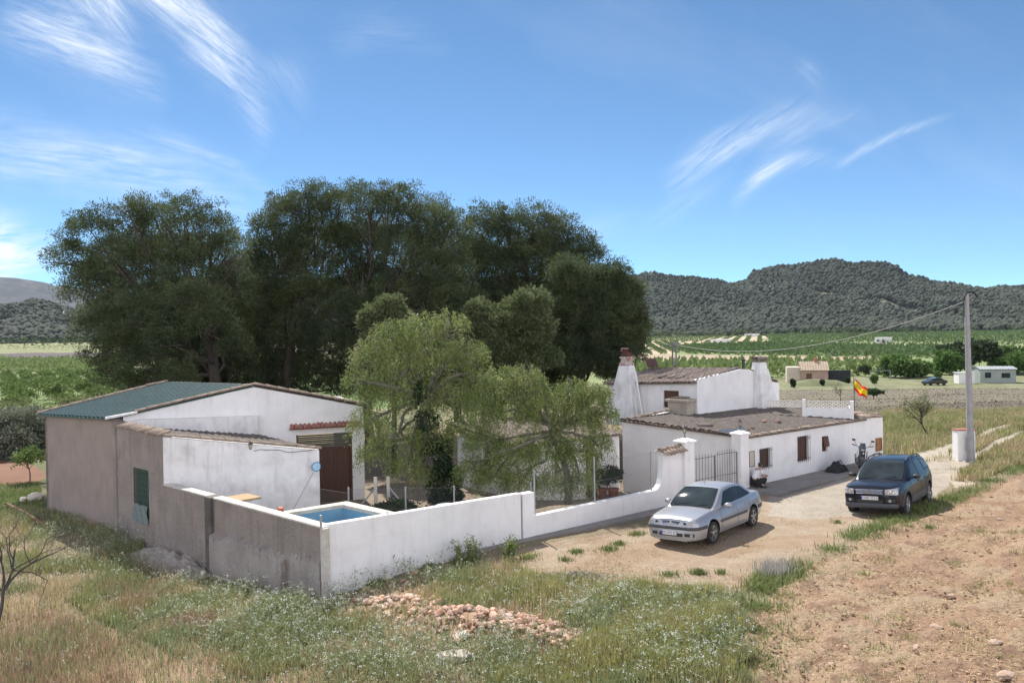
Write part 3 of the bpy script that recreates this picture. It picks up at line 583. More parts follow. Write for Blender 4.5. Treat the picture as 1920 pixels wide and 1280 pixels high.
def orchard():
    rng = np.random.default_rng(40)
    protos = [small_tree('almond_tree', 'bare-branched almond tree in the nearest orchard row beyond the barn', 'tree', 'almond trees in the near row', (-40-3*i, 75, hz(-40-3*i, 75)), 3.4, 1.7, ALM2, 50+i, 80, 10, .16, .03, .35, .07, .3, 5) for i in range(3)]
    # front row of almonds, one trunk at a time
    us = [8, 55, 105, 165, 235, 275, -40]; k = 0
    for i, u in enumerate(us):
        p = gt(u, 806+rng.uniform(-5, 5)); lb = ['leftmost almond tree of the near row, half cut by the picture edge', 'second almond tree of the near row, forked low', 'third almond tree of the near row, over the olive bushes', 'fourth almond tree of the near row, left of the barn corner', 'fifth almond tree of the near row, beside the barn eave', 'almond tree of the near row behind the green roof', 'almond tree beyond the left picture edge'][i]
        if i < 3: o = protos[i]; o.location = V3(p); o['label'] = lb; o['group'] = 'almond trees in the near row'
        else: place_copy(protos[i % 3], p, lb, rng.random()*6, rng.uniform(.85, 1.1))
    # rows behind: too alike to be told apart
    pg = small_tree('orchard_tree', 'leafy orchard tree in the rows left of the barn', 'tree', 'orchard trees left of the barn', (-60, 95, -3), 3., 1.8, ALM, 60, 90, 10, .34, .10, .2, .07, .3, 5)
    first = True; n = 0
    for y in np.arange(92, 240, 7.5):
        for x in np.arange(-160, -20, 5.2):
            xx = x+rng.uniform(-.5, .5)+(y*.05); yy = y+rng.uniform(-.6, .6); uv = 960+1500*xx/yy
            if -15 < uv < 235 and n < 210:
                p = (xx, yy, hz(xx, yy))
                if first: pg.location = V3(p); first = False
                else: place_copy(pg, p, 'leafy orchard tree in the rows left of the barn', rng.random()*6, rng.uniform(.75, 1.1))
                n += 1
def blob_field(name, label, P, h, w_, m, seed, per=14):
    """far orchard rows: each tree a burst of leaf-clump faces"""
    rng = np.random.default_rng(seed); n = len(P); C2 = np.repeat(P, per, 0); hh = np.repeat(h*rng.uniform(.75, 1.2, n), per)
    d = unit(rng.normal(size=C2.shape)); q = C2+d*np.array([w_*.5, w_*.5, 0])*(rng.random((len(C2), 1))**.5); q[:, 2] += hh*(.5+.42*d[:, 2])
    V, Fq = quads(q, unit(d+[0, 0, .3]), w_*.5, w_*.16, rng); o = npmesh(name, V, Fq, m); tag(o, label, name.replace('_', ' '), None, 'stuff'); return o
def rows(zones, ang_, dr, dt, rmax=1e9, excl=(), seed=1, jit=.15, bounds=(-400, 700, 90, 1300)):
    rng = np.random.default_rng(seed); x0, x1, y0, y1 = bounds; cx, cy = (x0+x1)/2, (y0+y1)/2; R0 = math.hypot(x1-x0, y1-y0)/2
    a = np.arange(-R0, R0, dr); b = np.arange(-R0, R0, dt); A2, B2 = np.meshgrid(a, b); A2 = A2.ravel()+rng.normal(size=A2.size)*dr*jit*.3; B2 = B2.ravel()+rng.normal(size=B2.size)*dt*jit
    ca, sa = math.cos(ang_), math.sin(ang_); x = cx+A2*ca-B2*sa; y = cy+A2*sa+B2*ca; k = np.zeros(x.shape, bool)
    for z_ in zones: k |= inside(x, y, z_)
    for z_ in excl: k &= ~inside(x, y, z_)
    x = x[k]; y = y[k]; return np.stack([x, y, hgt(x, y)], 1)
def far_fields():
    grn = mat('orchard_leaves', (.07, .10, .04), (.05, .08, .03), .8, .2, island=.4, trans=.2); vin = mat('vine_leaves', (.11, .17, .055), (.08, .135, .045), .8, .2, island=.3, trans=.2); lg = mat('light_orchard_leaves', (.20, .25, .09), (.15, .21, .07), .8, .2, island=.3, trans=.25)
    za = poly((1130, 694), (1560, 690), (1560, 692), (1700, 694), (1700, 702), (1480, 708), (1130, 712)); P = rows([za], .15, 6.5, 4.5, seed=2)
    blob_field('orchard', 'leafy orchard rows behind the ruined stone cottage', P, 2.7, 3.4, lg, 1, 26)
    zb = poly((1250, 652), (1420, 646), (1780, 655), (1780, 672), (1640, 670), (1280, 663)); P = rows([zb], -.14, 6., 2.2, seed=3); blob_field('vineyard', 'broad dark green orchard belt across the valley', P, 1.9, 3.2, vin, 2, 10)
    zs = poly((1100, 645), (1270, 641), (1270, 663), (1100, 667)); P = rows([zs], -.14, 7.4, 2.0, seed=4); blob_field('orchard', 'green rows on pale soil above the farmhouse chimney', P, 1.2, 2.3, vin, 3, 9)
    zs2 = poly((1190, 628), (1400, 623), (1440, 634), (1420, 645), (1190, 641)); P = rows([zs2], -.3, 10, 3.2, seed=5); blob_field('orchard', 'green rows on pale soil around the far white villas', P, 1.3, 2.4, vin, 4, 7)
    zc = poly((1430, 623), (1700, 619), (2100, 620), (2100, 648), (1790, 646), (1640, 643), (1450, 647)); P = rows([zc], .3, 8., 4.5, seed=6, bounds=(0, 1000, 300, 1300)); blob_field('orchard', 'green orchard slope below the forested hills', P, 1.8, 3.2, vin, 5, 7)
    zl = poly((-200, 676), (250, 674), (250, 700), (-200, 702)); P = rows([zl], .10, 8.5, 3.6, seed=7); blob_field('orchard', 'green orchard rows with pale lanes at the left', P, 2.0, 2.6, lg, 6, 20)
    zy = poly((-300, 643), (240, 643), (240, 659), (-300, 661)); P = rows([zy], .1, 9, 9, seed=8); blob_field('orchard', 'scattered small trees in the yellowish far field', P, 2., 2.2, lg, 7, 7)
    ze = poly((-60, 632), (240, 632), (240, 641), (-60, 641)); P = rows([np.array([[-900, 700], [-300, 700], [-300, 930], [-900, 930]])], .1, 22, 17, seed=9, bounds=(-900, -300, 700, 930)); blob_field('tree_belt', 'dark trees along the foot of the left hill', P, 5., 6., grn, 8, 12)
    P = rows([np.array([[150, 880], [900, 760], [900, 900], [150, 990]])], .1, 24, 17, seed=10, bounds=(100, 900, 700, 1000)); P = P[np.random.default_rng(1).random(len(P)) < .55]; blob_field('tree_belt', 'dark trees along the foot of the right hills', P, 6., 8., grn, 9, 14)
# ================================================================ buildings
def wall(mb, fn, s0, s1, t0, t1, z0, zt, ops=(), br_=()):
    """wall slab along s between t0 and t1, open where ops (s0,s1,z0,z1) say; zt(s) is its top, z0 number or fn"""
    cuts = sorted(set([s0, s1]+[q for o in ops for q in o[:2]]+list(br_))); zb = z0 if callable(z0) else (lambda s: z0)
    def slab(a, b, za0, za1, zb0, zb1): mb.hexa([fn(a, t0, za0), fn(b, t0, zb0), fn(b, t1, zb0), fn(a, t1, za0), fn(a, t0, za1), fn(b, t0, zb1), fn(b, t1, zb1), fn(a, t1, za1)])
    for a, b in zip(cuts[:-1], cuts[1:]):
        o = [q for q in ops if q[0] <= a+1e-6 and q[1] >= b-1e-6]
        if not o: slab(a, b, zb(a), zt(a), zb(b), zt(b))
        else:
            o = o[0]
            if o[2] > zb(a)+.01: slab(a, b, zb(a), o[2], zb(b), o[2])
            if o[3] < zt(a)-.01: slab(a, b, o[3], zt(a), o[3], zt(b))
def lin(*pts):
    xs = [p[0] for p in pts]; ys = [p[1] for p in pts]; return lambda s: float(np.interp(s, xs, ys))
def roof(mb, tl, tr, br2, bl, period=.2, amp=.03, course=.38, step=.012, kind='tile', thick=.05):
    """tiled or corrugated sheet over a quad, ridges run from the top edge to the bottom edge"""
    tl, tr, br2, bl = [np.array(p, float) for p in (tl, tr, br2, bl)]; n = np.cross(tr-tl, bl-tl); n /= np.linalg.norm(n)
    if n[2] < 0: n = -n
    W = (np.linalg.norm(tr-tl)+np.linalg.norm(br2-bl))/2; L_ = np.linalg.norm(bl-tl); k = max(2, round(W/period)); nu = k*6; nv = max(1, round(L_/course))*2
    rj = np.random.default_rng(int(abs(W*1000+L_*77)) % 9999); J = rj.uniform(-.012, .012, (nv+2, k+1)) if kind == 'tile' else np.zeros((nv+2, k+1))
    def f(a, b):
        p = (tl*(1-a)+tr*a)*(1-b)+(bl*(1-a)+br2*a)*b; ph = a*k
        if kind == 'tile': h = amp*math.cos(2*PI*ph)+amp+J[int(b*nv)//2, min(k, int(round(ph)))]
        else: h = amp*(1 if (i_ := int(round(a*nu)) % 6) in (0, 1) else .12 if i_ == 3 else 0)
        if kind == 'tile' and nv > 2: h += step*(1 if int(round(b*nv)) % 2 else 0)*2
        return p+n*(h+.01)
    mb.grid(f, nu, nv)
    mb.hexa([bl-n*thick, br2-n*thick, tr-n*thick, tl-n*thick, bl, br2, tr, tl])
def barrel(mb, a, b, r=.085, ln=.42, seed=0, over=1.12, up=ZU, k=6):
    """row of half-round tiles laid end to end along a-b"""
    rr = random.Random(seed); a = np.array(a, float); b = np.array(b, float); L_ = np.linalg.norm(b-a); n = max(1, round(L_/ln)); d = (b-a)/L_; side = np.cross(d, up); side /= np.linalg.norm(side); upp = np.cross(side, d)
    for i in range(n):
        p = a+d*(i*L_/n)+side*rr.uniform(-.012, .012)+upp*rr.uniform(-.006, .012); q = p+d*(L_/n*over); r0, r1 = r*rr.uniform(.92, 1.08), r*.8; P = []
        for pp, r_ in ((p, r0), (q, r1)):
            for th in (.012, 0):
                for j in range(k+1): an = PI*j/k; P.append(pp+side*math.cos(an)*(r_-th*0-.0+(-.014 if th == 0 else 0))+upp*math.sin(an)*(r_+(-.014 if th == 0 else 0)))
        m_ = k+1; f = []
        for j in range(k):
            f += [(j, 2*m_+j, 2*m_+j+1, j+1), (m_+j, m_+j+1, 3*m_+j+1, 3*m_+j), (j, j+1, m_+j+1, m_+j), (2*m_+j, 3*m_+j, 3*m_+j+1, 2*m_+j+1)]
        mb.add(P, f)
def across(mb, a, b, out_, r=.085, ln=.34, step=.2, seed=0, drop=.06):
    """tiles laid side by side across a wall top, each pointing along out_"""
    rr = random.Random(seed); a = np.array(a, float); b = np.array(b, float); L_ = np.linalg.norm(b-a); n = max(1, round(L_/step)); o = np.array(out_, float)
    for i in range(n):
        p = a+(b-a)*((i+.5)/n)+ZU*rr.uniform(-.008, .012); j = rr.uniform(-.02, .02)
        barrel(mb, p-o*ln*.5+ZU*drop*.5, p+o*(ln*.5+j)-ZU*drop*.5, r, ln, seed+i, 1.)
def grille(mb, fn, s0, s1, z0, z1, t, nb, nh=2, r=.009):
    for i in range(nb): s = s0+(s1-s0)*i/(nb-1); mb.tube([fn(s, t, z0), fn(s, t, z1)], r, 5)
    for i in range(nh): z = z0+(z1-z0)*(.14+.72*i/max(1, nh-1)); mb.tube([fn(s0-.07, t+.012, z), fn(s1+.07, t+.012, z)], r, 5)
    for s in (s0, s1):
        for z in (z0+.1*(z1-z0), z1-.1*(z1-z0)): mb.tube([fn(s, t, z), fn(s, .02, z)], r*.8, 4)
def window(parent, fn, s0, s1, z0, z1, dep=.12, m=WOOD, bars=0, label=None, t0=0., split=1, barm=None):
    w_ = MB(); c = lambda s, t, z: fn(s, t+t0, z); f_ = .05
    for a, b, c0, c1 in ((s0, s0+f_, z0, z1), (s1-f_, s1, z0, z1), (s0+f_, s1-f_, z0, z0+f_), (s0+f_, s1-f_, z1-f_, z1)):
        w_.hexa([c(a, dep-.03, c0), c(b, dep-.03, c0), c(b, dep+.05, c0), c(a, dep+.05, c0), c(a, dep-.03, c1), c(b, dep-.03, c1), c(b, dep+.05, c1), c(a, dep+.05, c1)])
    o = w_.build('window', m, parent)
    if label: o['label'] = label
    p = MB(); n = split
    for i in range(n):
        a = s0+f_+(s1-s0-2*f_)*i/n; b = s0+f_+(s1-s0-2*f_)*(i+1)/n-.012*(i < n-1)
        p.hexa([c(a, dep, z0+f_), c(b, dep, z0+f_), c(b, dep+.03, z0+f_), c(a, dep+.03, z0+f_), c(a, dep, z1-f_), c(b, dep, z1-f_), c(b, dep+.03, z1-f_), c(a, dep+.03, z1-f_)])
    p.build('shutter', m, o)
    if bars:
        g = MB(); grille(g, c, s0-.02, s1+.02, z0-.04, z1+.04, -.07, bars); g.build('grille', barm or IRON, o)
    return o
def farmhouse():
    t = thing('farmhouse', P0+D*17.3, 'long low white farmhouse with clay tiled roofs and a taller block behind', 'house')
    # --- low wing walls
    mb = MB(); wins = [(18.1, 18.8, .60, 1.36), (20.71, 21.5, .57, 1.59), (22.54, 22.98, .79, 1.44)]
    wall(mb, fr, 17.3, 25.8, 0, .35, -.4, lin((17.3, 1.90), (25.8, 1.86)), wins)
    F0 = P0+D*17.3; cw = lambda s, tt, z: F0+LD*s+LN*tt+ZU*z
    wall(mb, cw, .0, 5.75, .0, .3, -1.3, lin((0, 1.90), (5.7, 2.12)))
    # corner pillar and buttressed right end
    for pts, z1 in ([((25.8, .02), (26.24, -.3), (27.1, -.3), (27.35, 3.2), (25.82, 3.2)), 1.95],):
        mb.prism([fr(a, b, -.4) for a, b in pts], (0, 0, z1+.4))
    mb.prism([fr(26.25, -.302, 1.95), fr(27.1, -.302, 1.95), fr(27.1, -.302, 1.86), fr(26.25, -.302, 2.0)], N*.5) if False else None
    mb.build('wall', WHITE, t)
    for i, (a, b, c, d) in enumerate(wins):
        window(t, fr, a, b, c, d, .12, WOOD, (7, 7, 0)[i], ('left window half open behind an iron grille', 'tall middle window with closed brown shutters', 'small narrow window with a tilted brown shutter')[i], 0., (2, 2, 1)[i])
    sh = MB(); sh.hexa([fr(22.6, -.02, 1.15), fr(22.98, -.02, 1.15), fr(22.98, -.1, 1.0), fr(22.6, -.1, 1.0), fr(22.6, 0, 1.42), fr(22.98, 0, 1.42), fr(22.98, -.03, 1.42), fr(22.6, -.03, 1.42)]); sh.build('shutter', WOOD, t)
    window(t, fr, 26.42, 26.92, .44, 1.02, -.03, WOOD_L, 0, 'square light brown shutter on the end of the wing', -.3)
    # --- low roof
    mb = MB(); roof(mb, fr(16.35, 5.75, 2.20), fr(26.0, 5.75, 2.2), fr(26.0, -.14, 1.90), fr(17.1, -.14, 1.92), .22, .036, .36, .02); mb.build('roof', TILE_OLD, t, smooth_=True)
    mb = MB(); across(mb, fr(17.2, -.12, 1.93), fr(25.9, -.12, 1.90), -N, .08, .22, .19, 3, .01); across(mb, cw(.1, -.1, 1.94), cw(5.5, -.1, 2.17), -LN, .08, .2, .21, 5, .01); mb.build('eave_tiles', TILE, t, smooth_='all')
    mb = MB(); barrel(mb, cw(5.55, .1, 2.24), fr(19.6, 5.6, 2.42), .09, .42, 9); mb.build('ridge_tiles', TILE, t, smooth_='all'); mb = MB(); barrel(mb, fr(25.75, .3, 2.0), fr(27.1, -.1, 2.05), .09, .4, 10); barrel(mb, fr(26.0, .8, 2.02), fr(27.2, .7, 2.0), .1, .4, 12); across(mb, fr(25.8, .0, 2.0), fr(27.15, -.15, 1.95), -N, .09, .5, .2, 14, .08); across(mb, fr(25.85, .6, 2.06), fr(27.2, .6, 2.0), -N, .09, .5, .2, 15, .04)
    mb.build('ridge_tiles', TILE, t, smooth_='all')
    mb = MB(); a0, b0 = cw(5.6, .12, 1.9), fr(19.6, 5.62, 2.05); mb.prism([a0, b0, b0+ZU*.3, a0+ZU*.27], N*.16); mb.build('parapet', WHITE, t)
    # --- upper block
    U = fr(20.28, 4.7, 0); uf = lambda s, z, o=0.: U+D*s-N*o+ZU*z; ul = lambda s, z, o=0.: U+LD*s-LN*o+ZU*z; uw = lambda s, tt, z: U+LD*s+LN*tt+ZU*z; ug = lambda s, tt, z: U+D*s+N*tt+ZU*z
    mb = MB(); top = lin((0, 3.76), (1.5, 3.93), (2.6, 4.05), (3.3, 4.12), (3.9, 4.08), (4.4, 3.92), (5.6, 3.42), (6.37, 3.30))
    wall(mb, ug, 0, 6.37, 0, .3, 1.9, top, (), (1.5, 2.6, 3.3, 3.9, 4.4, 5.6)); wall(mb, uw, .3, 5.0, .0, .3, 1.5, lin((0, 3.66), (5, 3.44)), [(.96, 1.77, 2.45, 3.24)])
    mb.build('upper_wall', WHITE, t)
    window(t, uw, .96, 1.77, 2.45, 3.24, .1, WOOD, 0, 'square brown shuttered window on the upper block')
    mb = MB(); R0 = ug(3.3, .12, 4.08); R1 = R0+LD*5.0-ZU*.1
    roof(mb, R0, R1, uw(5.1, -.22, 3.45), uw(.02, -.22, 3.66)+LN*.06, .2, .035, .36, .02); roof(mb, R0, R1, ug(6.5, .1, 3.3)+LD*5, ug(6.5, .12, 3.32), .25, .03, .4); mb.build('upper_roof', TILE_DARK, t, smooth_=True)
    mb = MB(); across(mb, uw(.1, -.2, 3.68), uw(5.0, -.2, 3.47), -LN, .085, .3, .2, 21, .03); mb.build('eave_tiles', TILE_DARK, t, smooth_='all'); mb = MB(); barrel(mb, R0+ZU*.03, R1+ZU*.03, .1, .42, 23); mb.build('ridge_tiles', TILE_DARK, t, smooth_='all'); mb = MB()
    for q in range(5): barrel(mb, uw(.3+q*.5, .5, 3.74+q*.0), uw(.3+q*.5, 1.0, 3.86), .09, .45, 30+q)
    mb.build('patch_tiles', TILE_DARK, t, smooth_='all')
    # tapered white chimney against the left face of the upper block
    mb = MB(); b = [ul(2.75, 1.6, 0), ul(4.45, 1.6, 0), ul(4.45, 1.6, 1.05), ul(2.75, 1.6, 1.05)]; tp = [ul(3.25, 4.38, .15), ul(3.85, 4.38, .15), ul(3.85, 4.38, .62), ul(3.25, 4.38, .62)]
    mb.hexa([b[3], b[0], b[1], b[2], tp[3], tp[0], tp[1], tp[2]]); ch = mb.build('chimney', WHITE_OLD, t, bevel=.03); ch['label'] = 'tall tapering white chimney with red clay pots'
    mb = MB(); c = ul(3.55, 0, .38); mb.box(c+ZU*4.44, (.54, .46, .13), 0, (LD, LN, ZU)); mb.box(c+ZU*4.62, (.42, .36, .24), 0, (LD, LN, ZU)); mb.box(c+ZU*4.77, (.5, .44, .06), 0, (LD, LN, ZU)); mb.build('collar', mat('chimney_brick', (.62, .55, .52), (.25, .11, .08), .9, 4., .5, 20.), ch)
    mb = MB(); mb.box(c+ZU*4.90, (.34, .28, .22), 0, (LD, LN, ZU)); barrel(mb, c-LD*.22+ZU*4.99, c+LD*.22+ZU*5.02, .13, .3, 3); barrel(mb, c-LD*.2+ZU*5.12-LN*.06, c+LD*.2+ZU*5.14-LN*.06, .1, .4, 4); mb.build('pot', mat('sooty_clay', (.13, .05, .04), (.08, .035, .03), .9, 6.), ch)
    mb = MB(); mb.tube([ul(2.95, 4.1, .55), ul(2.62, 3.0, .75), ul(2.3, 1.9, .9)], .055, 8); mb.tube([ul(2.75, 3.0, .95), ul(2.5, 2.1, 1.1)], .03, 6); mb.build('downpipe', mat('white_pipe', (.72, .72, .72), (.6, .6, .6), .6, 5.), t)
    # squat cement flue box with tiles on top
    mb = MB(); c = ul(.62, 2.45, .42); mb.hexa([ul(.15, 1.9, .05), ul(1.05, 1.9, .05), ul(1.05, 1.9, .62), ul(.15, 1.9, .62), ul(.12, 2.86, .03), ul(1.12, 2.86, .03), ul(1.12, 2.86, .7), ul(.12, 2.86, .7)][3::-1]+[ul(.12, 2.8, .7), ul(1.12, 2.8, .7), ul(1.12, 2.8, .03), ul(.12, 2.8, .03)])
    mb.box(ul(.62, 2.87, .38), (1.16, .82, .11), 0, (LD, LN, ZU)); fb = mb.build('chimney', mat('cream_cement', (.46, .40, .32), (.38, .33, .27), .9, 3., .4, 20., c3=(.22, .19, .16), s3=2.), t); fb['label'] = 'squat cream cement flue box beside the upper window'
    mb = MB(); [barrel(mb, ul(.3+i*.16, 2.96, .2), ul(.34+i*.16, 2.95, .6), .07, .4, i) for i in range(5)]; mb.build('cover_tiles', TILE_DARK, fb)
    # gable chimney
    mb = MB(); a, b2 = 4.18, 5.72; mb.hexa([uf(a, 1.9, .55), uf(b2-.1, 1.9, .55), uf(b2-.1, 1.9, 0), uf(a, 1.9, 0), uf(4.26, 4.05, .34), uf(5.0, 4.05, .34), uf(5.0, 4.05, 0), uf(4.26, 4.05, 0)]); mb.hexa([uf(4.29, 4.05, .33), uf(4.93, 4.05, .33), uf(4.93, 4.05, -.16), uf(4.29, 4.05, -.16), uf(4.32, 4.40, .30), uf(4.86, 4.40, .30), uf(4.86, 4.40, -.13), uf(4.32, 4.40, -.13)])
    ch = mb.build('chimney', WHITE_OLD, t, bevel=.02); ch['label'] = 'white gable chimney capped with dark curved tiles'
    mb = MB(); [mb.box(uf(4.35+i*.17, 4.5, .1), (.06, .4, .16), 0, (D, N, ZU)) for i in range(4)]; barrel(mb, uf(4.2, 4.56, .2), uf(4.95, 4.58, .2), .12, .45, 7); barrel(mb, uf(4.2, 4.56, -.02), uf(4.95, 4.58, -.02), .12, .45, 8); mb.build('cap', TILE_DARK, ch)
    mb = MB(); mb.tube([ug(3.86, .3, 3.9), ug(3.86, .3, 4.5)], .07, 10); mb.tube([ug(3.86, .3, 4.5), ug(3.86, .3, 4.56)], .09, 10); mb.build('flue_pipe', BLACK, t)
    mb = MB(); mb.tube([ug(5.3, .4, 3.4), ug(5.3, .4, 4.75)], .035, 8); mb.build('vent_pipe', GALV, t)
    # broken step beside the gable chimney
    # lattice balustrade of the roof terrace
    A = np.array([12.1, 36.2, 0]); B = np.array([14.85, 35.05, 0]); ab = (B-A)/np.linalg.norm(B-A); nb = np.array([-ab[1], ab[0], 0]); Lb = np.linalg.norm(B-A); g = lambda s, o, z: A+ab*s+nb*o+ZU*z
    mb = MB(); s_p = 1.0
    mb.hexa([g(s_p, 0, 1.8), g(Lb, 0, 1.8), g(Lb, .14, 1.8), g(s_p, .14, 1.8), g(s_p, 0, 2.46), g(Lb, 0, 2.46), g(Lb, .14, 2.46), g(s_p, .14, 2.46)])
    mb.box(g(s_p, .07, 2.35), (.13, .2, .95), 0, (ab, nb, ZU)); mb.box(g(Lb+.0, .07, 2.3), (.16, .2, .96), 0, (ab, nb, ZU)); mb.box(g(Lb-.05, .7, 2.1), (.14, 1.2, .7), 0, (ab, nb, ZU)); ps = mb.build('parapet', WHITE, t); 
    mb = MB()
    for s0_, n_ in ((-.55, 5), (1.08, 5)):
        wd = (s_p-.08+.55)/5 if s0_ < 0 else (Lb-.1-1.08)/5
        for i in range(5):
            a = s0_+i*wd; z0, z1 = 2.47, 2.72
            for p, q in (((a, z0), (a+wd, z1)), ((a, z1), (a+wd, z0)), ((a+wd/2, z0), (a+wd, (z0+z1)/2)), ((a, (z0+z1)/2), (a+wd/2, z1)), ((a+wd/2, z1), (a+wd, (z0+z1)/2)), ((a, (z0+z1)/2), (a+wd/2, z0))): mb.tube([g(p[0], .07, p[1]), g(q[0], .07, q[1])], .02, 4)
        mb.tube([g(s0_, .07, 2.745), g(s0_+5*wd, .07, 2.745)], .022, 6); mb.tube([g(s0_, .07, 2.455), g(s0_+5*wd, .07, 2.455)], .018, 6)
    mb.build('balustrade', mat('lattice_concrete', (.70, .66, .62), (.6, .56, .52), .9, 5.), t)
    # annex left of the courtyard wall
    C_ = cw(5.75, 0, 0); an = lambda s, tt, z: C_-D*s+N*tt+ZU*z
    mb = MB(); wall(mb, an, 0, 5.5, .2, .5, -1.3, lin((0, 1.55), (5, 1.5)), [(1.2, 2.0, -1.1, .9)]); wall(mb, lambda s, tt, z: an(5.5+tt, s+.5, z), 0, 4, -.3, 0, -1.3, lin((0, 1.5), (4, 1.6))); mb.build('annex_wall', WHITE_OLD, t)
    mb = MB(); roof(mb, an(-.1, 5., 2.1), an(5.6, 5., 2.1), an(5.6, .1, 1.56), an(-.1, .1, 1.58), .2, .03); mb.build('annex_roof', TILE_DARK, t, smooth_=True)
    mb = MB(); mb.hexa([an(1.2, .3, -1.1), an(2., .3, -1.1), an(2., .38, -1.1), an(1.2, .38, -1.1), an(1.2, .3, .9), an(2., .3, .9), an(2., .38, .9), an(1.2, .38, .9)]); mb.build('door', WOOD, t)
    # corner pillar by the gate
    mb = MB(); mb.box(fr(16.95, .05, .82), (.5, .42, 2.45), 0, (D, N, ZU)); mb.box(fr(16.95, .05, 2.07), (.6, .52, .06), 0, (D, N, ZU)); mb.add([fr(16.65, -.21, 2.1), fr(17.25, -.21, 2.1), fr(17.25, .31, 2.1), fr(16.65, .31, 2.1), fr(16.95, .05, 2.22)], [(0, 1, 4), (1, 2, 4), (2, 3, 4), (3, 0, 4)]); mb.build('corner_pillar', WHITE, t)
    return t
def lantern(p, label, wallside=None):
    t = thing('lantern', p, label, 'lamp'); p = np.array(p, float); mb = MB(); base_ = p.copy()
    if wallside is None: mb.lathe(p, [(.07, 0), (.03, .03), (.02, .08), (.018, .16), (.05, .19)], 8); q = p+ZU*.19
    else: q = p-ZU*.02; mb.tube([q+wallside*.22, q+wallside*.1+ZU*.1, q+ZU*.05, q], .012, 6); q = q+ZU*-.3*0; q = p-ZU*.28
    mb.lathe(q+ZU*.22, [(.12, 0), (.10, .03), (.03, .11), (.012, .17)], 6); mb.lathe(q, [(.03, -.02), (.055, 0), (.055, .012)], 6)
    for k in range(6): a = k*PI/3; mb.tube([q+np.array([.055*math.cos(a), .055*math.sin(a), 0]), q+np.array([.095*math.cos(a), .095*math.sin(a), .22])], .006, 4)
    k_ = .72
    def shr(m_): m_.v = [V3(base_+(np.array(v)-base_)*k_) for v in m_.v]
    shr(mb); mb.build('frame', IRON, t); mb = MB(); mb.lathe(q, [(.045, .012), (.085, .21)], 6); shr(mb); mb.build('glass', mat('lantern_glass', (.5, .46, .33), (.42, .38, .28), .2, 5.), t); return t
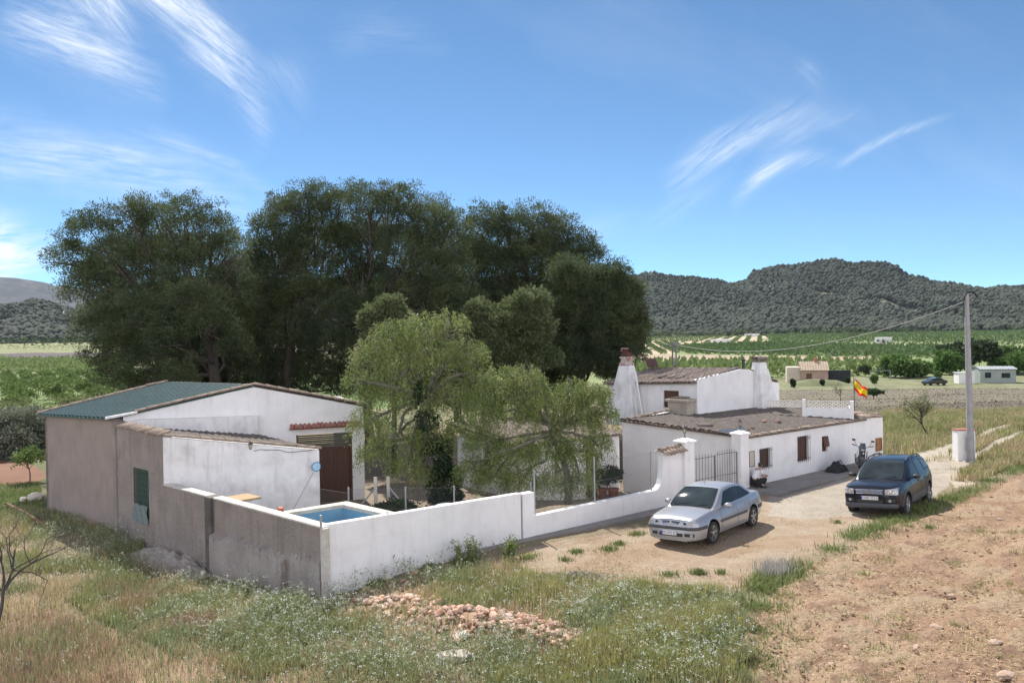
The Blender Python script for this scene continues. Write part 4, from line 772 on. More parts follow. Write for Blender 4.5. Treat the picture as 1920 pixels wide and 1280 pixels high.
def barn():
    t = thing('barn', Q2, 'brown rendered barn with a green sheet metal roof and a whitewashed gable', 'barn')
    q2 = lambda s, tt, z: br(Q2, s, tt, z); lw = lambda s, tt, z: Q2+LD*s+LN*tt+ZU*z; q1 = lambda s, tt, z: br(Q1, s, tt, z)
    mb = MB(); wall(mb, lw, 0, 7.55, 0, .3, lin((0, -1.6), (7.5, -1.9)), lin((0, 3.16), (7.5, 2.88))); wall(mb, lambda s, tt, z: lw(7.55, s, z)+LD*tt, 0, 8.5, -.3, 0, -2.2, lin((0, 2.88), (4.6, 3.85), (8.5, 3.0)), (), (4.6,)); mb.build('wall', PINKISH, t)
    mb = MB(); wall(mb, q2, .32, 8.97, 0, .3, -1.2, lin((0, 3.22), (4.84, 4.13), (8.97, 3.20)), [(6.36, 8.5, -1.1, 2.22)], (4.84,)); wall(mb, lambda s, tt, z: q2(8.97, s, z)+BD*tt, .3, 7, -.3, 0, -1.2, lambda s: 3.15); mb.build('gable_wall', WHITE, t)
    mb = MB(); wall(mb, q2, .3, 4.95, -.32, -.02, 1.5, lin((.3, 3.0), (.8, 3.12), (4.95, 3.05)), (), (.8,)); pp = mb.build('parapet', WHITE_OLD, t); pp['label'] = 'black-stained old parapet in front of the gable'
    # metal roof with ridges running down, tiles on its edges and on the far slope
    R0 = q2(4.84, .02, 4.18); R1 = R0+LD*7.7-ZU*.12; E0 = Q2-LN*.2-LD*.0+ZU*3.19; E1 = E0+LD*7.75-ZU*.29
    mb = MB(); roof(mb, R0, R1, E1, E0, .42, .07, 3., 0, 'sheet'); mr = mb.build('roof', METAL_GREEN, t)
    mb = MB(); roof(mb, R0, R1, q2(9.15, .0, 3.18)+LD*7.6, q2(9.15, .0, 3.2), .22, .03, .4); rt = mb.build('roof', TILE_OLD, t, smooth_=True); rt['label'] = 'old tiled far slope of the barn roof'
    for ra, rb in ((E0+BD*.9+ZU*.21, R0+ZU*.05), (R0+ZU*.06, q2(9.1, 0, 3.27)), (E1+ZU*.07, R1+ZU*.07)): mb = MB(); barrel(mb, ra, rb, .09, .42, 41); mb.build('verge_tiles', TILE, t, smooth_='all')
    mb = MB(); mb.prism([E0+ZU*.0-BD*.08, E0+BD*.95+ZU*.17, E0+BD*.95+ZU*.24, E0+ZU*.08-BD*.08], -N*.14); mb.build('flashing', mat('white_flashing', (.75, .75, .75), (.6, .6, .6), .6, 5.), t)
    # lean-to
    mb = MB(); wall(mb, lambda s, tt, z: P0+LD*s+LN*tt+ZU*z, 9.17, 13.02, 0, .3, lin((9, -.8), (13.3, -1.5)), lin((9.16, 2.84), (13.3, 2.92)), [(10.35, 11.55, .0, 1.62)]); lt = mb.build('leanto_side_wall', GREY, t); lt['label'] = 'dark grey stained side wall with the netted window'
    mb = MB(); wall(mb, lambda s, tt, z: P0+LD*s+LN*tt+ZU*z, 13.02, 13.32, -.05, .3, -1.6, lambda s: 3.1); mb.build('pilaster', GREY, t)
    mb = MB(); wall(mb, q1, .0, 4.95, 0, .3, -.9, lin((0, 2.84), (4.95, 2.08))); wf = mb.build('leanto_front_wall', WHITE_OLD, t)
    mb = MB(); roof(mb, Q1+LD*3.9+LN*.3+ZU*2.85, q2(4.9, -.32, 2.3), q1(4.95, .3, 2.02), q1(.05, .3, 2.78), .22, .03); mb.build('leanto_roof', TILE_OLD, t, smooth_=True)
    mb = MB(); barrel(mb, q1(.0, .12, 2.87), q1(4.98, .12, 2.12), .085, .4, 51, 1.15); across(mb, P0+LD*9.2+LN*.1+ZU*2.9, P0+LD*12.9+LN*.1+ZU*2.97, -LN, .085, .42, .2, 53, .1); mb.build('coping_tiles', TILE, t, smooth_='all')
    # netted window
    o = MB(); W = lambda s, tt, z: P0+LD*s+LN*tt+ZU*z
    o.hexa([W(10.35, .1, 0), W(11.55, .1, 0), W(11.55, .14, 0), W(10.35, .14, 0), W(10.35, .1, 1.62), W(11.55, .1, 1.62), W(11.55, .14, 1.62), W(10.35, .14, 1.62)]); wi = o.build('window', mat('green_netting', (.04, .085, .06), (.028, .06, .045), .8, 18., .4, 60., c3=(.10, .14, .12), s3=8., amt3=.4), t); wi['label'] = 'window covered with dark green netting behind bars'
    g = MB()
    for i in range(7): g.tube([W(10.38+i*1.14/6, -.02, -.02), W(10.38+i*1.14/6, -.02, 1.62)], .012, 5)
    for i in range(9): g.tube([W(10.36, -.03, .02+i*.195), W(11.54, -.03, .02+i*.195)], .010, 5)
    g.build('grille', mat('green_bars', (.06, .10, .075), (.05, .08, .06), .6, 5.), wi)
    o = MB(); rj = random.Random(4); 
    o.grid(lambda a, b: W(10.35+1.2*a, -.05-.03*math.sin(a*17+b*5)-.02*b, .42-.62*b+.02*math.sin(a*9)), 24, 6); n_ = o.build('net', mat('grey_net', (.20, .24, .23), (.12, .15, .145), .9, 40.), wi)
    # door with slatted transom, awning
    o = MB(); Wd = q2; o.hexa([Wd(6.42, .12, -1.1), Wd(8.44, .12, -1.1), Wd(8.44, .17, -1.1), Wd(6.42, .17, -1.1), Wd(6.42, .12, 1.62), Wd(8.44, .12, 1.62), Wd(8.44, .17, 1.62), Wd(6.42, .17, 1.62)]); dr = o.build('door', WOOD, t)
    o = MB(); [o.box(Wd(6.47+.19*i+.09, .112, .26), (.175, .02, 2.66), 0, (BD, BN, ZU)) for i in range(10)]; o.box(Wd(6.9, .10, .26), (.10, .03, 2.68), 0, (BD, BN, ZU)); o.box(Wd(8.0, .10, .26), (.10, .03, 2.68), 0, (BD, BN, ZU)); o.build('boards', WOOD, dr)
    o = MB(); [o.box(Wd(7.43, .1+.02*(i % 2), 1.66+.07*i), (2.0, .03, .055), 0, (BD, BN, ZU)) for i in range(8)]; o.build('transom_slats', mat('olive_slats', (.10, .10, .065), (.07, .07, .05), .7, 5.), dr)
    o = MB(); o.box(Wd(6.39, .08, .56), (.07, .12, 3.3), 0, (BD, BN, ZU)); o.box(Wd(8.47, .08, .56), (.07, .12, 3.3), 0, (BD, BN, ZU)); o.box(Wd(7.43, .08, 1.635), (2.0, .1, .06), 0, (BD, BN, ZU)); o.build('door_frame', WOOD, t)
    o = MB(); across(o, q2(6.12, -.14, 2.53), q2(8.9, -.14, 2.55), -BN, .075, .42, .165, 61, .14); o.box(q2(7.5, -.1, 2.46), (2.78, .2, .035), 0, (BD, BN, ZU)); o.build('awning', TILE_RED, t)
    lantern(q1(2.69, -.22, 2.5), 'black lantern on the white front wall of the barn lean-to', q1(0, 1, 0)-q1(0, 0, 0))
    o = MB(); pts = [q1(2.8+i*.22, -.015, 2.2+.05*math.sin(i*.8)-.012*i+.02*math.sin(i*2.1)) for i in range(10)]; o.tube(pts+[q1(4.9, -.015, 2.25)], .009, 5); tag(o.build('cable', BLACK), 'thin black cable sagging across the whitewashed lean-to wall', 'cable')
    # crumbled plaster patch at the foot
    return t
def perimeter():
    w3 = lambda s, tt, z: P0+LD*s+LN*tt+ZU*z
    t = thing('boundary_wall', P0+LD*4.5, 'grey cement boundary wall with black streaks and a ragged lower layer', 'wall')
    mb = MB(); wall(mb, w3, .0, 5.75, 0, .25, lin((0, -.8), (9, -1.2)), lambda s: 1.27); wall(mb, w3, 6.12, 9.17, 0, .25, -1.2, lambda s: 1.27); mb.build('wall', GREY, t)
    mb = MB(); wall(mb, w3, 5.75, 6.12, -.10, .27, -1.5, lambda s: 1.31); pl = mb.build('pilaster', mat('wet_cement', (.13, .115, .105), (.08, .07, .065), .95, 2., .6, 12., c3=(.26, .23, .21), s3=1.5, amt3=.6), t); pl['label'] = 'narrow pier blackened by water'
    mb = MB(); wall(mb, w3, -.02, 5.74, -.035, .285, 1.272, lambda s: 1.325); wall(mb, w3, 6.13, 9.15, -.035, .285, 1.272, lambda s: 1.325); mb.build('coping', COPING, t, bevel=.015)
    # ragged lower render layer
    def ragged(s0, s1, prof, thick, nm):
        m_ = MB(); n = 60; rr = random.Random(3)
        F_ = lambda a: prof(a)+.05*math.sin(a*31)+.03*math.sin(a*73+1)+rr.uniform(-.015, .015)
        tops = [F_(s0+(s1-s0)*i/n) for i in range(n+1)]
        def f(a, b):
            i = int(round(a*n)); s = s0+(s1-s0)*a; zz = tops[i]
            if b < .5: return w3(s, -thick-.02*math.sin(a*19), -1.1+(zz-.04+1.1)*b*2*1.0)
            return w3(s, -thick*(1-(b-.5)*2)+.01, zz-.04+.06*(b-.5)*2)
        m_.grid(f, n, 8); m_.prism([w3(s0, -thick, -1.1), w3(s0, 0.01, -1.1), w3(s0, .01, tops[0]), w3(s0, -thick, tops[0]-.03)], LD*.02); m_.prism([w3(s1, -thick, -1.1), w3(s1, 0.01, -1.1), w3(s1, .01, tops[-1]), w3(s1, -thick, tops[-1]-.03)], -LD*.02)
        m_.build(nm, CONCRETE_D, t)
    CONCRETE_D = mat('old_lower_render', (.40, .355, .32), (.29, .255, .235), .95, 1.1, 1., 8., c3=(.40, .36, .32), s3=1.6, amt3=.5, streaks=((.14, .12, .11), .5))
    ragged(1.75, 5.73, lin((1.7, .24), (2.3, .34), (3.6, .34), (4.4, .40), (5.0, .22), (5.5, .12), (5.74, .25)), .17, 'lower_render'); ragged(.12, 1.5, lin((0, .42), (.5, .50), (1.5, .34)), .06, 'lower_render')
    mb = MB(); mb.box(w3(-.06, .0, .2), (.10, .2, 2.2), 0, (LD, LN, ZU)); mb.build('corner_edge', COPING, t)
    mb = MB(); mb.tube([w3(.02, -.06, .1), w3(.02, -.06, 1.62)], .028, 8); tag(mb.build('fence_post', GALV), 'rusty grey pipe standing at the corner of grey and white walls', 'post')
    # white wall
    t2 = thing('garden_wall', P0+D*6, 'long white garden wall that steps down to a low stretch', 'wall')
    mb = MB(); wall(mb, fr, .12, 6.24, 0, .2, lin((0, -.8), (6, -.4)), lin((0, 1.36), (6.3, 1.29))); wall(mb, fr, 6.3, 6.74, -.02, .24, -.5, lambda s: 1.26); wall(mb, fr, 6.74, 12.1, 0, .22, -.6, lin((6.7, .54), (12.1, .58)))
    # curved rise to the gate panel
    cs = [12.1, 12.25, 12.38, 12.46, 12.52]; zs = [.58, .62, .74, .96, 1.25]
    for a, b, za, zb in zip(cs[:-1], cs[1:], zs[:-1], zs[1:]): wall(mb, fr, a, b, 0, .22, -.6, lin((a, za), (b, zb)))
    wall(mb, fr, 12.52, 13.52, 0, .22, -.6, lambda s: 1.74); wall(mb, fr, 12.1, 12.52, .0, .2, 1.5, lambda s: 1.5) if False else None
    mb.build('wall', WHITE, t2)
    mb = MB(); mb.hexa([fr(6.24, .06, -.4), fr(6.3, .06, -.4), fr(6.3, .18, -.4), fr(6.24, .18, -.4), fr(6.24, .06, 1.22), fr(6.3, .06, 1.22), fr(6.3, .18, 1.22), fr(6.24, .18, 1.22)]); mb.build('joint', mat('dark_joint', (.10, .09, .09), None, .9), t2)
    mb = MB(); mb.box(fr(13.78, .08, .72), (.52, .42, 2.7), 0, (D, N, ZU)); mb.box(fr(13.78, .08, 2.09), (.66, .56, .05), 0, (D, N, ZU)); mb.add([fr(13.45, -.2, 2.115), fr(14.11, -.2, 2.115), fr(14.11, .36, 2.115), fr(13.45, .36, 2.115), fr(13.78, .08, 2.23)], [(0, 1, 4), (1, 2, 4), (2, 3, 4), (3, 0, 4)]); mb.build('gate_pillar', WHITE, t2)
    mb = MB(); across(mb, fr(12.45, -.1, 1.80), fr(13.5, -.1, 1.86), -N, .09, .4, .19, 71, .12); across(mb, fr(12.5, .2, 1.84), fr(13.5, .2, 1.9), N, .09, .4, .19, 72, .12); barrel(mb, fr(12.4, .05, 1.90), fr(13.52, .05, 1.95), .09, .4, 73); mb.build('coping_tiles', TILE, t2, smooth_='all')
    lantern(fr(13.78, .08, 2.23), 'black lantern on top of the left gate pillar'); lantern(fr(16.95, .05, 2.22), 'black lantern on the right gate pillar at the farmhouse corner')
    # footing ledge
    k = MB(); pts = [(4.2, -.03), (7.0, -.06), (12.4, -.50)]
    k.hexa([fr(3.9, -.10, -.6), fr(12.9, -.62, -.6), fr(12.9, -.01, -.6), fr(3.9, -.01, -.6), fr(3.9, -.10, -.05), fr(12.9, -.62, -.02), fr(12.9, -.01, -.02), fr(3.9, -.01, -.05)]); tag(k.build('kerb_strip', CONCRETE, bevel=.02), kind='structure')
    # gate
    g = thing('gate', fr(15.3, 0, -.1), 'grey iron bar gate with two leaves standing between white pillars', 'gate')
    def leaf(a, b, t_a, t_b, z0, z1, nbars, lab=None):
        m_ = MB(); A = fr(a, t_a, 0); B = fr(b, t_b, 0)
        for i in range(nbars):
            p = A+(B-A)*i/(nbars-1); r_ = .02 if i in (0, nbars-1) else .009; zt = z1+(.0 if r_ > .01 else .10); m_.tube([p+ZU*z0, p+ZU*zt], r_, 6)
            if r_ < .01: m_.lathe(p+ZU*zt, [(.009, 0), (.002, .05)], 5)
        for z in (z0+.05, (z0+z1)/2-.05, z1): m_.tube([A+ZU*z, B+ZU*z], .014, 6)
        o = m_.build('gate_leaf', mat('gate_paint', (.16, .165, .18), (.11, .115, .125), .5, 10.), g); 
        if lab: o['label'] = lab
    leaf(14.08, 15.45, .1, .1, -.05, 1.38, 9); leaf(15.5, 16.66, .1, .0, -.05, 1.42, 10); leaf(14.1, 15.0, .12, .9, -.1, 1.22, 8, 'narrow inner leaf standing open')
def yard_things():
    # pool in the corner
    F = np.array([-5.01, 23.77, 0]); A = F-LD*3.28; B = F-D*2.6; C_ = P0+LD*.32+LN*.3; ZC = 1.1; pts = [C_+D*.1, A, F, B]
    ctr = sum(pts)/4; inn = [p+(ctr-p)/np.linalg.norm(ctr-p)*.52 for p in pts]
    inn[0] = C_+D*.35+LD*.25; inn[1] = A-D*.35+N*.15; inn[2] = F-D*.36-LD*.36; inn[3] = B+D*.25-LD*.3
    t = thing('swimming_pool', ctr, 'small raised swimming pool with pale coping and blue painted sides', 'pool')
    mb = MB()
    for i in range(4):
        j = (i+1) % 4; mb.hexa([pts[i]+ZU*(ZC-.1), pts[j]+ZU*(ZC-.1), inn[j]+ZU*(ZC-.1), inn[i]+ZU*(ZC-.1), pts[i]+ZU*ZC, pts[j]+ZU*ZC, inn[j]+ZU*ZC, inn[i]+ZU*ZC])
    mb.build('coping', mat('pool_coping', (.66, .60, .52), (.54, .49, .42), .9, 6., .3, 30., c3=(.4, .34, .26), s3=3.), t)
    mb = MB(); o1 = [p+(ctr-p)*.03 for p in pts]
    for i in range(4): j = (i+1) % 4; mb.hexa([o1[i]+ZU*-.9, o1[j]+ZU*-.9, inn[j]+(inn[j]-ctr)*.02+ZU*-.9, inn[i]+(inn[i]-ctr)*.02+ZU*-.9, o1[i]+ZU*(ZC-.102), o1[j]+ZU*(ZC-.102), inn[j]+(inn[j]-ctr)*.02+ZU*(ZC-.102), inn[i]+(inn[i]-ctr)*.02+ZU*(ZC-.102)])
    mb.prism([p+(p-ctr)*.01+ZU*-.45 for p in inn], (0, 0, -.1)); mb.build('basin', mat('pool_blue', (.16, .34, .50), (.22, .42, .56), .6, 1.5, c3=(.30, .40, .48), s3=2., amt3=.5, streaks=((.25, .38, .50), .6)), t)
    mb = MB(); mb.add([p+(p-ctr)*.012+ZU*.56 for p in inn], [(0, 1, 2, 3)]); wt = mat('pool_water', (.07, .19, .22), (.10, .24, .27), .04, 1., spec=.6); mb.build('water', wt, t)
    mb = MB(); mb.box(B+D*.5-LD*.12+ZU*(ZC+.07), (.12, .24, .14), .5); tag(mb.build('brick', mat('orange_brick', (.5, .17, .09), (.42, .14, .08), .85, 9.)), 'orange brick standing on the coping of the pool', 'brick')
    mb = MB(); mb.rock(fr(1.85, .1, 1.38), .06, 2, 3); tag(mb.build('stone', STONE_W), 'small pale stone lying on top of the tall white wall', 'stone')
    # barbecue block
    t = thing('barbecue', P0+LD*5.5+LN*.9, 'white masonry block with an orange lichened slab against the grey wall', 'barbecue'); c = P0+LD*5.75+LN*.80
    mb = MB(); mb.box(c+ZU*.17, (.78, .92, 1.9), 0, (LD, LN, ZU)); mb.build('body', WHITE_OLD, t); mb = MB(); mb.box(c+ZU*1.155, (.88, 1.02, .06), 0, (LD, LN, ZU)); mb.build('slab', mat('lichen_slab', (.50, .31, .13), (.34, .27, .19), .95, 6., .5, 30., c3=(.2, .16, .13), s3=5.), t, bevel=.01)
    # leaf skimmer net leaning on the wall
    q1 = lambda s, tt, z: br(Q1, s, tt, z)
    t = thing('pool_net', q1(4.15, -.35, .0), 'blue pool net on a long pole leaning against the white wall', 'net'); a = q1(3.95, -.6, .15); b = q1(4.72, -.15, 1.35)
    d = unit(b-a); mb = MB(); mb.tube([a, b], .014, 6); mb.build('pole', GALV, t); mb = MB(); cn = b+d*.24; sd_ = unit(np.cross(d, BN)); ring = [cn+d*.16*math.cos(k*PI/8)+sd_*.13*math.sin(k*PI/8)*(1.1-.25*math.cos(k*PI/8)) for k in range(17)]; mb.tube(ring, .014, 6, False); mb.build('rim', mat('blue_rim', (.05, .2, .42), None, .5), t)
    mb = MB(); mb.add([cn-BN*.04]+ring[:-1], [(0, k+1, (k+1) % 16+1) for k in range(16)]); mb.build('mesh', mat('blue_mesh', (.40, .58, .68), (.34, .52, .64), .8, 30.), t)
    # fences: posts and chain-link
    wirem = mat('fence_wire', (.26, .27, .27), (.2, .2, .2), .6, 5., metal=.4)
    def net(mb, A, B, z0, z1, st=.11):
        A = np.array(A, float); B = np.array(B, float); L_ = np.linalg.norm(B-A); h = z1-z0; d = (B-A)/L_; n = int((L_+h)/st)
        for k in range(n):
            for sg in (1, -1):
                s0_ = k*st-h if sg > 0 else k*st; s1_ = s0_+h*sg; za, zb = z0, z1; a_, b_ = s0_, s1_
                def clip(s): return za+(zb-za)*(s-a_)/(b_-a_)
                lo, hi = max(0, min(a_, b_)), min(L_, max(a_, b_))
                if hi-lo < .02: continue
                p, q = A+d*lo+ZU*clip(lo), A+d*hi+ZU*clip(hi); mb.tube([p, q], .0022, 3, False)
        for z in (z0+.03, (z0+z1)/2, z1): mb.tube([A+ZU*z, B+ZU*z], .004, 4, False)
    t = thing('wire_fence', fr(9, .12, .5), 'chain-link fence on grey posts rising from the low white wall', 'fence')
    for s, z in ((6.86, 1.84), (9.36, 1.98), (12.04, 1.9)): m_ = MB(); m_.tube([fr(s, .11, .3), fr(s, .11, z)], .03, 8); m_.lathe(fr(s, .11, z), [(.034, 0), (.02, .03)], 8); m_.build('post', GALV, t)
    m_ = MB(); net(m_, fr(6.9, .11, 0), fr(9.33, .11, 0), .6, 1.8); net(m_, fr(9.4, .11, 0), fr(12.0, .11, 0), .6, 1.86); m_.build('wire_mesh', wirem, t)
    t = thing('wire_fence', (-3.5, 26, -.4), 'chain-link fence with braced posts standing behind the pool', 'fence'); pp = [at(598, 900, 27.2), at(653, 900, 26.3), at(760, 910, 26.2), at(851, 910, 26.2), at(995, 900, 26.6)]
    for i, p in enumerate(pp):
        if i == 0: continue
        p[2] = hz(p[0], p[1]); m_ = MB(); m_.tube([p-ZU*.2, p+ZU*1.42], .032, 8); m_.lathe(p+ZU*1.42, [(.036, 0), (.02, .03)], 8); m_.build('post', GALV, t)
    for a, k in ((pp[3], -1), (pp[1], 1)): m_ = MB(); m_.tube([a+ZU*.9, a+np.array([.75*k, .1, .02])], .02, 6); m_.build('brace', GALV, t)
    pp[0][2] = pp[1][2]; m_ = MB(); [net(m_, np.array([pp[i][0], pp[i][1], 0]), np.array([pp[i+1][0], pp[i+1][1], 0]), hz(*pp[i][:2])+.05, hz(*pp[i][:2])+1.38) for i in range(4)]; m_.build('wire_mesh', wirem, t)
    for u, lb in ((704, 'left white concrete post with a slanting brace under the pepper tree'), (728, 'right white concrete post with a slanting brace under the pepper tree')):
        p = at(u, 900, 28.3); p[2] = hz(p[0], p[1]); t = thing('concrete_post', p, lb, 'post'); m_ = MB(); m_.box(p+ZU*.65, (.11, .11, 1.6)); m_.build('post', COPING, t, bevel=.01); m_ = MB(); k = -1 if u < 710 else 1; m_.tube([p+ZU*1.1, p+np.array([.9*k, -.1, 0])], .03, 6); m_.build('brace', GALV, t)
    # bush and pots
    b = at(740, 952, 27.0); small_tree('round_bush', 'dark clipped bush between pool and pepper tree', 'bush', None, (b[0], b[1], hz(b[0], b[1])), .75, .85, DKM, 91, 260, 20, .09, .03, .15, .04, .3, 6)
    for u, lb, s_ in ((1128, 'left potted plant in a clay pot beside the courtyard wall', 1.0), (1150, 'right potted plant in a clay pot beside the courtyard wall', 1.15)):
        p = gt(u, 934); t = thing('potted_plant', p, lb, 'plant', 'potted plants in the courtyard'); m_ = MB(); m_.lathe(p, [(.15, 0), (.22, .34), (.25, .36), (.25, .42), (.21, .42), (.20, .36)], 14); m_.build('pot', TILE_RED, t, smooth_='all')
        (V, Fq), _ = clump_crown([(p+ZU*.78*s_, .32, .32, .36*s_)], 90, 12, .11, .13, .03, np.random.default_rng(u)); npmesh('foliage', V, Fq, DKM, t)
    b = at(838, 958, 24.6); t = thing('table', (b[0], b[1], hz(b[0], b[1])), 'white round table top peeking over the tall white wall', 'table'); c = np.array([b[0], b[1], hz(b[0], b[1])])
    m_ = MB(); m_.lathe(c+ZU*1.03, [(.02, 0), (.36, .01), (.37, .03), (.34, .05), (.02, .055)], 20); m_.build('table_top', mat('pale_blue_plastic', (.55, .68, .72), None, .5), t, smooth_=True); m_ = MB(); m_.lathe(c, [(.2, 0), (.04, .05), (.035, 1.03)], 10); m_.build('leg', GALV, t)
    # roof things
    zr = lambda tt: 1.95+.052*tt+.06
    for i, (s, tt, r, lb) in enumerate([(17.9, 1.0, .11, 'reddish stone leftmost of the cluster on the low roof'), (18.45, 1.1, .12, 'stone in the middle of the cluster on the low roof'), (18.75, .75, .10, 'stone at the right of the cluster on the low roof'), (18.2, .55, .10, 'flat stone at the front of the cluster on the low roof'), (20.65, 1.5, .13, 'smaller of the two brown stones side by side on the low roof'), (21.1, 1.15, .16, 'bigger of the two brown stones side by side on the low roof'), (24.3, 1.6, .12, 'lone brown stone on the low roof before the balustrade')]):
        mb = MB(); mb.rock(fr(s, tt, zr(tt)+r*.3), r, 2, 100+i, (1.25, .9, .75)); tag(mb.build('stone', mat('roof_stone', (.24, .16, .11), (.17, .12, .09), .95, 6., .6, 30.)), lb, 'stone', 'stones weighing down the low roof')
    mb = MB(); [barrel(mb, fr(17.4+i*.2, 2.4, 2.14), fr(17.75+i*.2, 2.1, 2.13), .09, .4, i) for i in range(2)]; tag(mb.build('loose_tiles', TILE_DARK), 'loose curved tiles lying on the low roof behind the gate pillar', 'tiles'); mb = MB(); barrel(mb, fr(24.9, 1.3, 2.12), fr(25.5, .9, 2.08), .11, .4, 5); tag(mb.build('loose_tiles', TILE_DARK), 'loose curved tiles lying on the low roof beside the balustrade', 'tiles')
    mb = MB(); mb.prism([fr(16.9, .55, 2.03), fr(18.3, .55, 2.05), fr(18.3, 1.1, 2.08), fr(16.9, 1.1, 2.06)], (0, 0, .02)); [mb.tube([fr(16.9, .6+.09*i, 2.09), fr(18.3, .6+.09*i, 2.11)], .018, 5) for i in range(6)]; tag(mb.build('metal_sheet', GALV), 'grey corrugated sheet lying on the low roof corner', 'sheet')
    # plaque with writing
    t = thing('wall_plaque', fr(17.57, -.02, 1.05), 'framed tile plaque with lines of writing beside the gate pillar', 'plaque'); m_ = MB(); m_.box(fr(17.57, -.012, 1.05), (.30, .02, .54), 0, (D, N, ZU)); m_.build('tiles', mat('cream_tile', (.62, .56, .48), (.55, .5, .43), .4, 8.), t)
    m_ = MB(); [m_.box(fr(17.57+a, -.02, 1.05+b), d_, 0, (D, N, ZU)) for a, b, d_ in ((-.16, 0, (.025, .035, .59)), (.16, 0, (.025, .035, .59)), (0, .283, (.295, .035, .025)), (0, -.283, (.295, .035, .025)))]; m_.build('frame', mat('plaque_frame', (.22, .14, .12), None, .7), t)
    m_ = MB(); rr = random.Random(2)
    for r_ in range(7):
        x = -.12
        while x < .11: w_ = rr.uniform(.015, .05); m_.box(fr(17.57+x+w_/2, -.0235, 1.25-r_*.065), (w_, .002, .016), 0, (D, N, ZU)); x += w_+.014
    m_.build('writing', mat('plaque_ink', (.25, .2, .2), None, .7), t)
    # solar panel on a stalk, lattice pole, aerial
    p = np.array([7.14, 41., 3.45]); t = thing('solar_panel', p, 'small tilted solar panel on a stalk above the upper roof', 'solar panel'); m_ = MB(); c = p+ZU*.92; nrm = unit(np.array([.25, -.75, .55])); xx = unit(np.cross(ZU, nrm)); zz = np.cross(nrm, xx)
    for k in (-1, 1): m_ = MB(); m_.box(c+xx*.155*k, (.29, .025, .52), 0, (xx, nrm, zz)); m_.build('panel', mat('solar_cells', (.10, .045, .035), (.07, .035, .03), .3, 10.), t)
    m_ = MB(); m_.tube([p-ZU*.4, c], .025, 6); m_.tube([c, p+xx*.4+ZU*.0], .012, 5); m_.build('stalk', IRON, t)
    b = at(1265, 700, 52.); zb = hz(b[0], b[1]); t = thing('lattice_pole', (b[0], b[1], zb), 'thin grey lattice mast behind the farmhouse upper roof', 'pole'); m_ = MB(); top = at(1265, 640, 52.)[2]
    for a, c_ in ((-1, -1), (1, -1), (1, 1), (-1, 1)): m_.tube([(b[0]+.18*a, b[1]+.18*c_, zb), (b[0]+.10*a, b[1]+.10*c_, top)], .025, 4)
    k = 0; z_ = zb
    while z_ < top-.4: s_ = .18-.08*(z_-zb)/(top-zb); sg = 1 if k % 2 else -1; m_.tube([(b[0]-s_*sg, b[1]-s_, z_), (b[0]+s_*sg, b[1]-s_, z_+.4)], .014, 4); m_.tube([(b[0]-s_, b[1]-s_*sg, z_), (b[0]-s_, b[1]+s_*sg, z_+.4)], .014, 4); z_ += .4; k += 1
    m_.build('lattice', GALV, t); m_ = MB(); m_.tube([(b[0]-.5, b[1], top-.2), (b[0]+.5, b[1], top-.2)], .03, 5); m_.build('crossarm', GALV, t)
    mast_top = np.array([b[0], b[1], top-.2])
    # utility pole with cables
    p = np.array([20.08, 35.1, -.1]); t = thing('utility_pole', p, 'tall grey tapered utility pole in front of a white meter box', 'pole'); m_ = MB(); m_.tube([p, p+[-.12, 0, 7.5]], [.155, .095], 14); m_.build('shaft', mat('pole_cement', (.36, .355, .36), (.28, .275, .28), .85, 3., .3, 20.), t, smooth_=True)
    tp = p+[-.12, 0, 7.45]; m_ = MB(); m_.tube([tp+[-.1, 0, -1.], tp+[-.12, -.05, -.1], tp+[-.02, -.08, .1], tp+[.25, -.08, .12], tp+[.38, -.06, .0], tp+[.5, 0, -.18]], [.03, .035, .05, .05, .04, .02], 6); m_.tube([tp+[.15, -.05, -.35], tp+[.3, -.06, -.3], tp+[.42, -.05, -.05]], .02, 6); m_.build('cable_clamp', BLACK, t)
    m_ = MB(); m_.tube([p+[-.14, -.1, 0], p+[-.24, -.07, 7.2]], .012, 5); m_.build('conduit', GALV, t)
    def cable(a, b, sag, label, r=.014, n=24):
        m_ = MB(); a = np.array(a, float); b = np.array(b, float); m_.tube([a+(b-a)*i/n-ZU*sag*4*(i/n)*(1-i/n) for i in range(n+1)], r, 4); tag(m_.build('cable', IRON), label, 'cable')
    cable(tp+[-.1, -.05, -.3], mast_top, 1.15, 'long sagging cable from the utility pole to the lattice mast', .017)
    e = at(1120, 664, 46); cable(mast_top, e, .1, 'short cable from the lattice mast into the pines', .02)
    cable(tp+[.5, 0, -.18], (60, 52, 9.2), .7, 'upper cable running off the right edge from the pole', .014); cable(tp+[.1, 0, -.42], (62, 58, 9.8), .9, 'lower cable running off the right edge from the pole', .011)
    # meter cabinet
    p = np.array([20.02, 35.55, hz(20, 35.5)]); t = thing('meter_box', p, 'white masonry meter box standing behind the utility pole', 'meter box'); m_ = MB(); m_.box(p+ZU*.6, (.78, .45, 1.5)); m_.build('body', WHITE, t, bevel=.01); m_ = MB(); m_.box(p+ZU*1.375, (.84, .5, .05)); m_.build('top_slab', TILE_RED, t); m_ = MB(); m_.box(p+[0.1, -.235, .75], (.4, .02, .6)); m_.build('door', mat('meter_door', (.6, .6, .6), None, .6), t)
    m_ = MB(); [m_.rock(p+[-.3+.28*i, -.55-.1*(i % 2), -.02], .16, 1, 70+i) for i in range(4)]; tag(m_.build('rubble', STONE_W, None), 'broken pale stones at the foot of the utility pole', 'rubble', None, 'stuff')
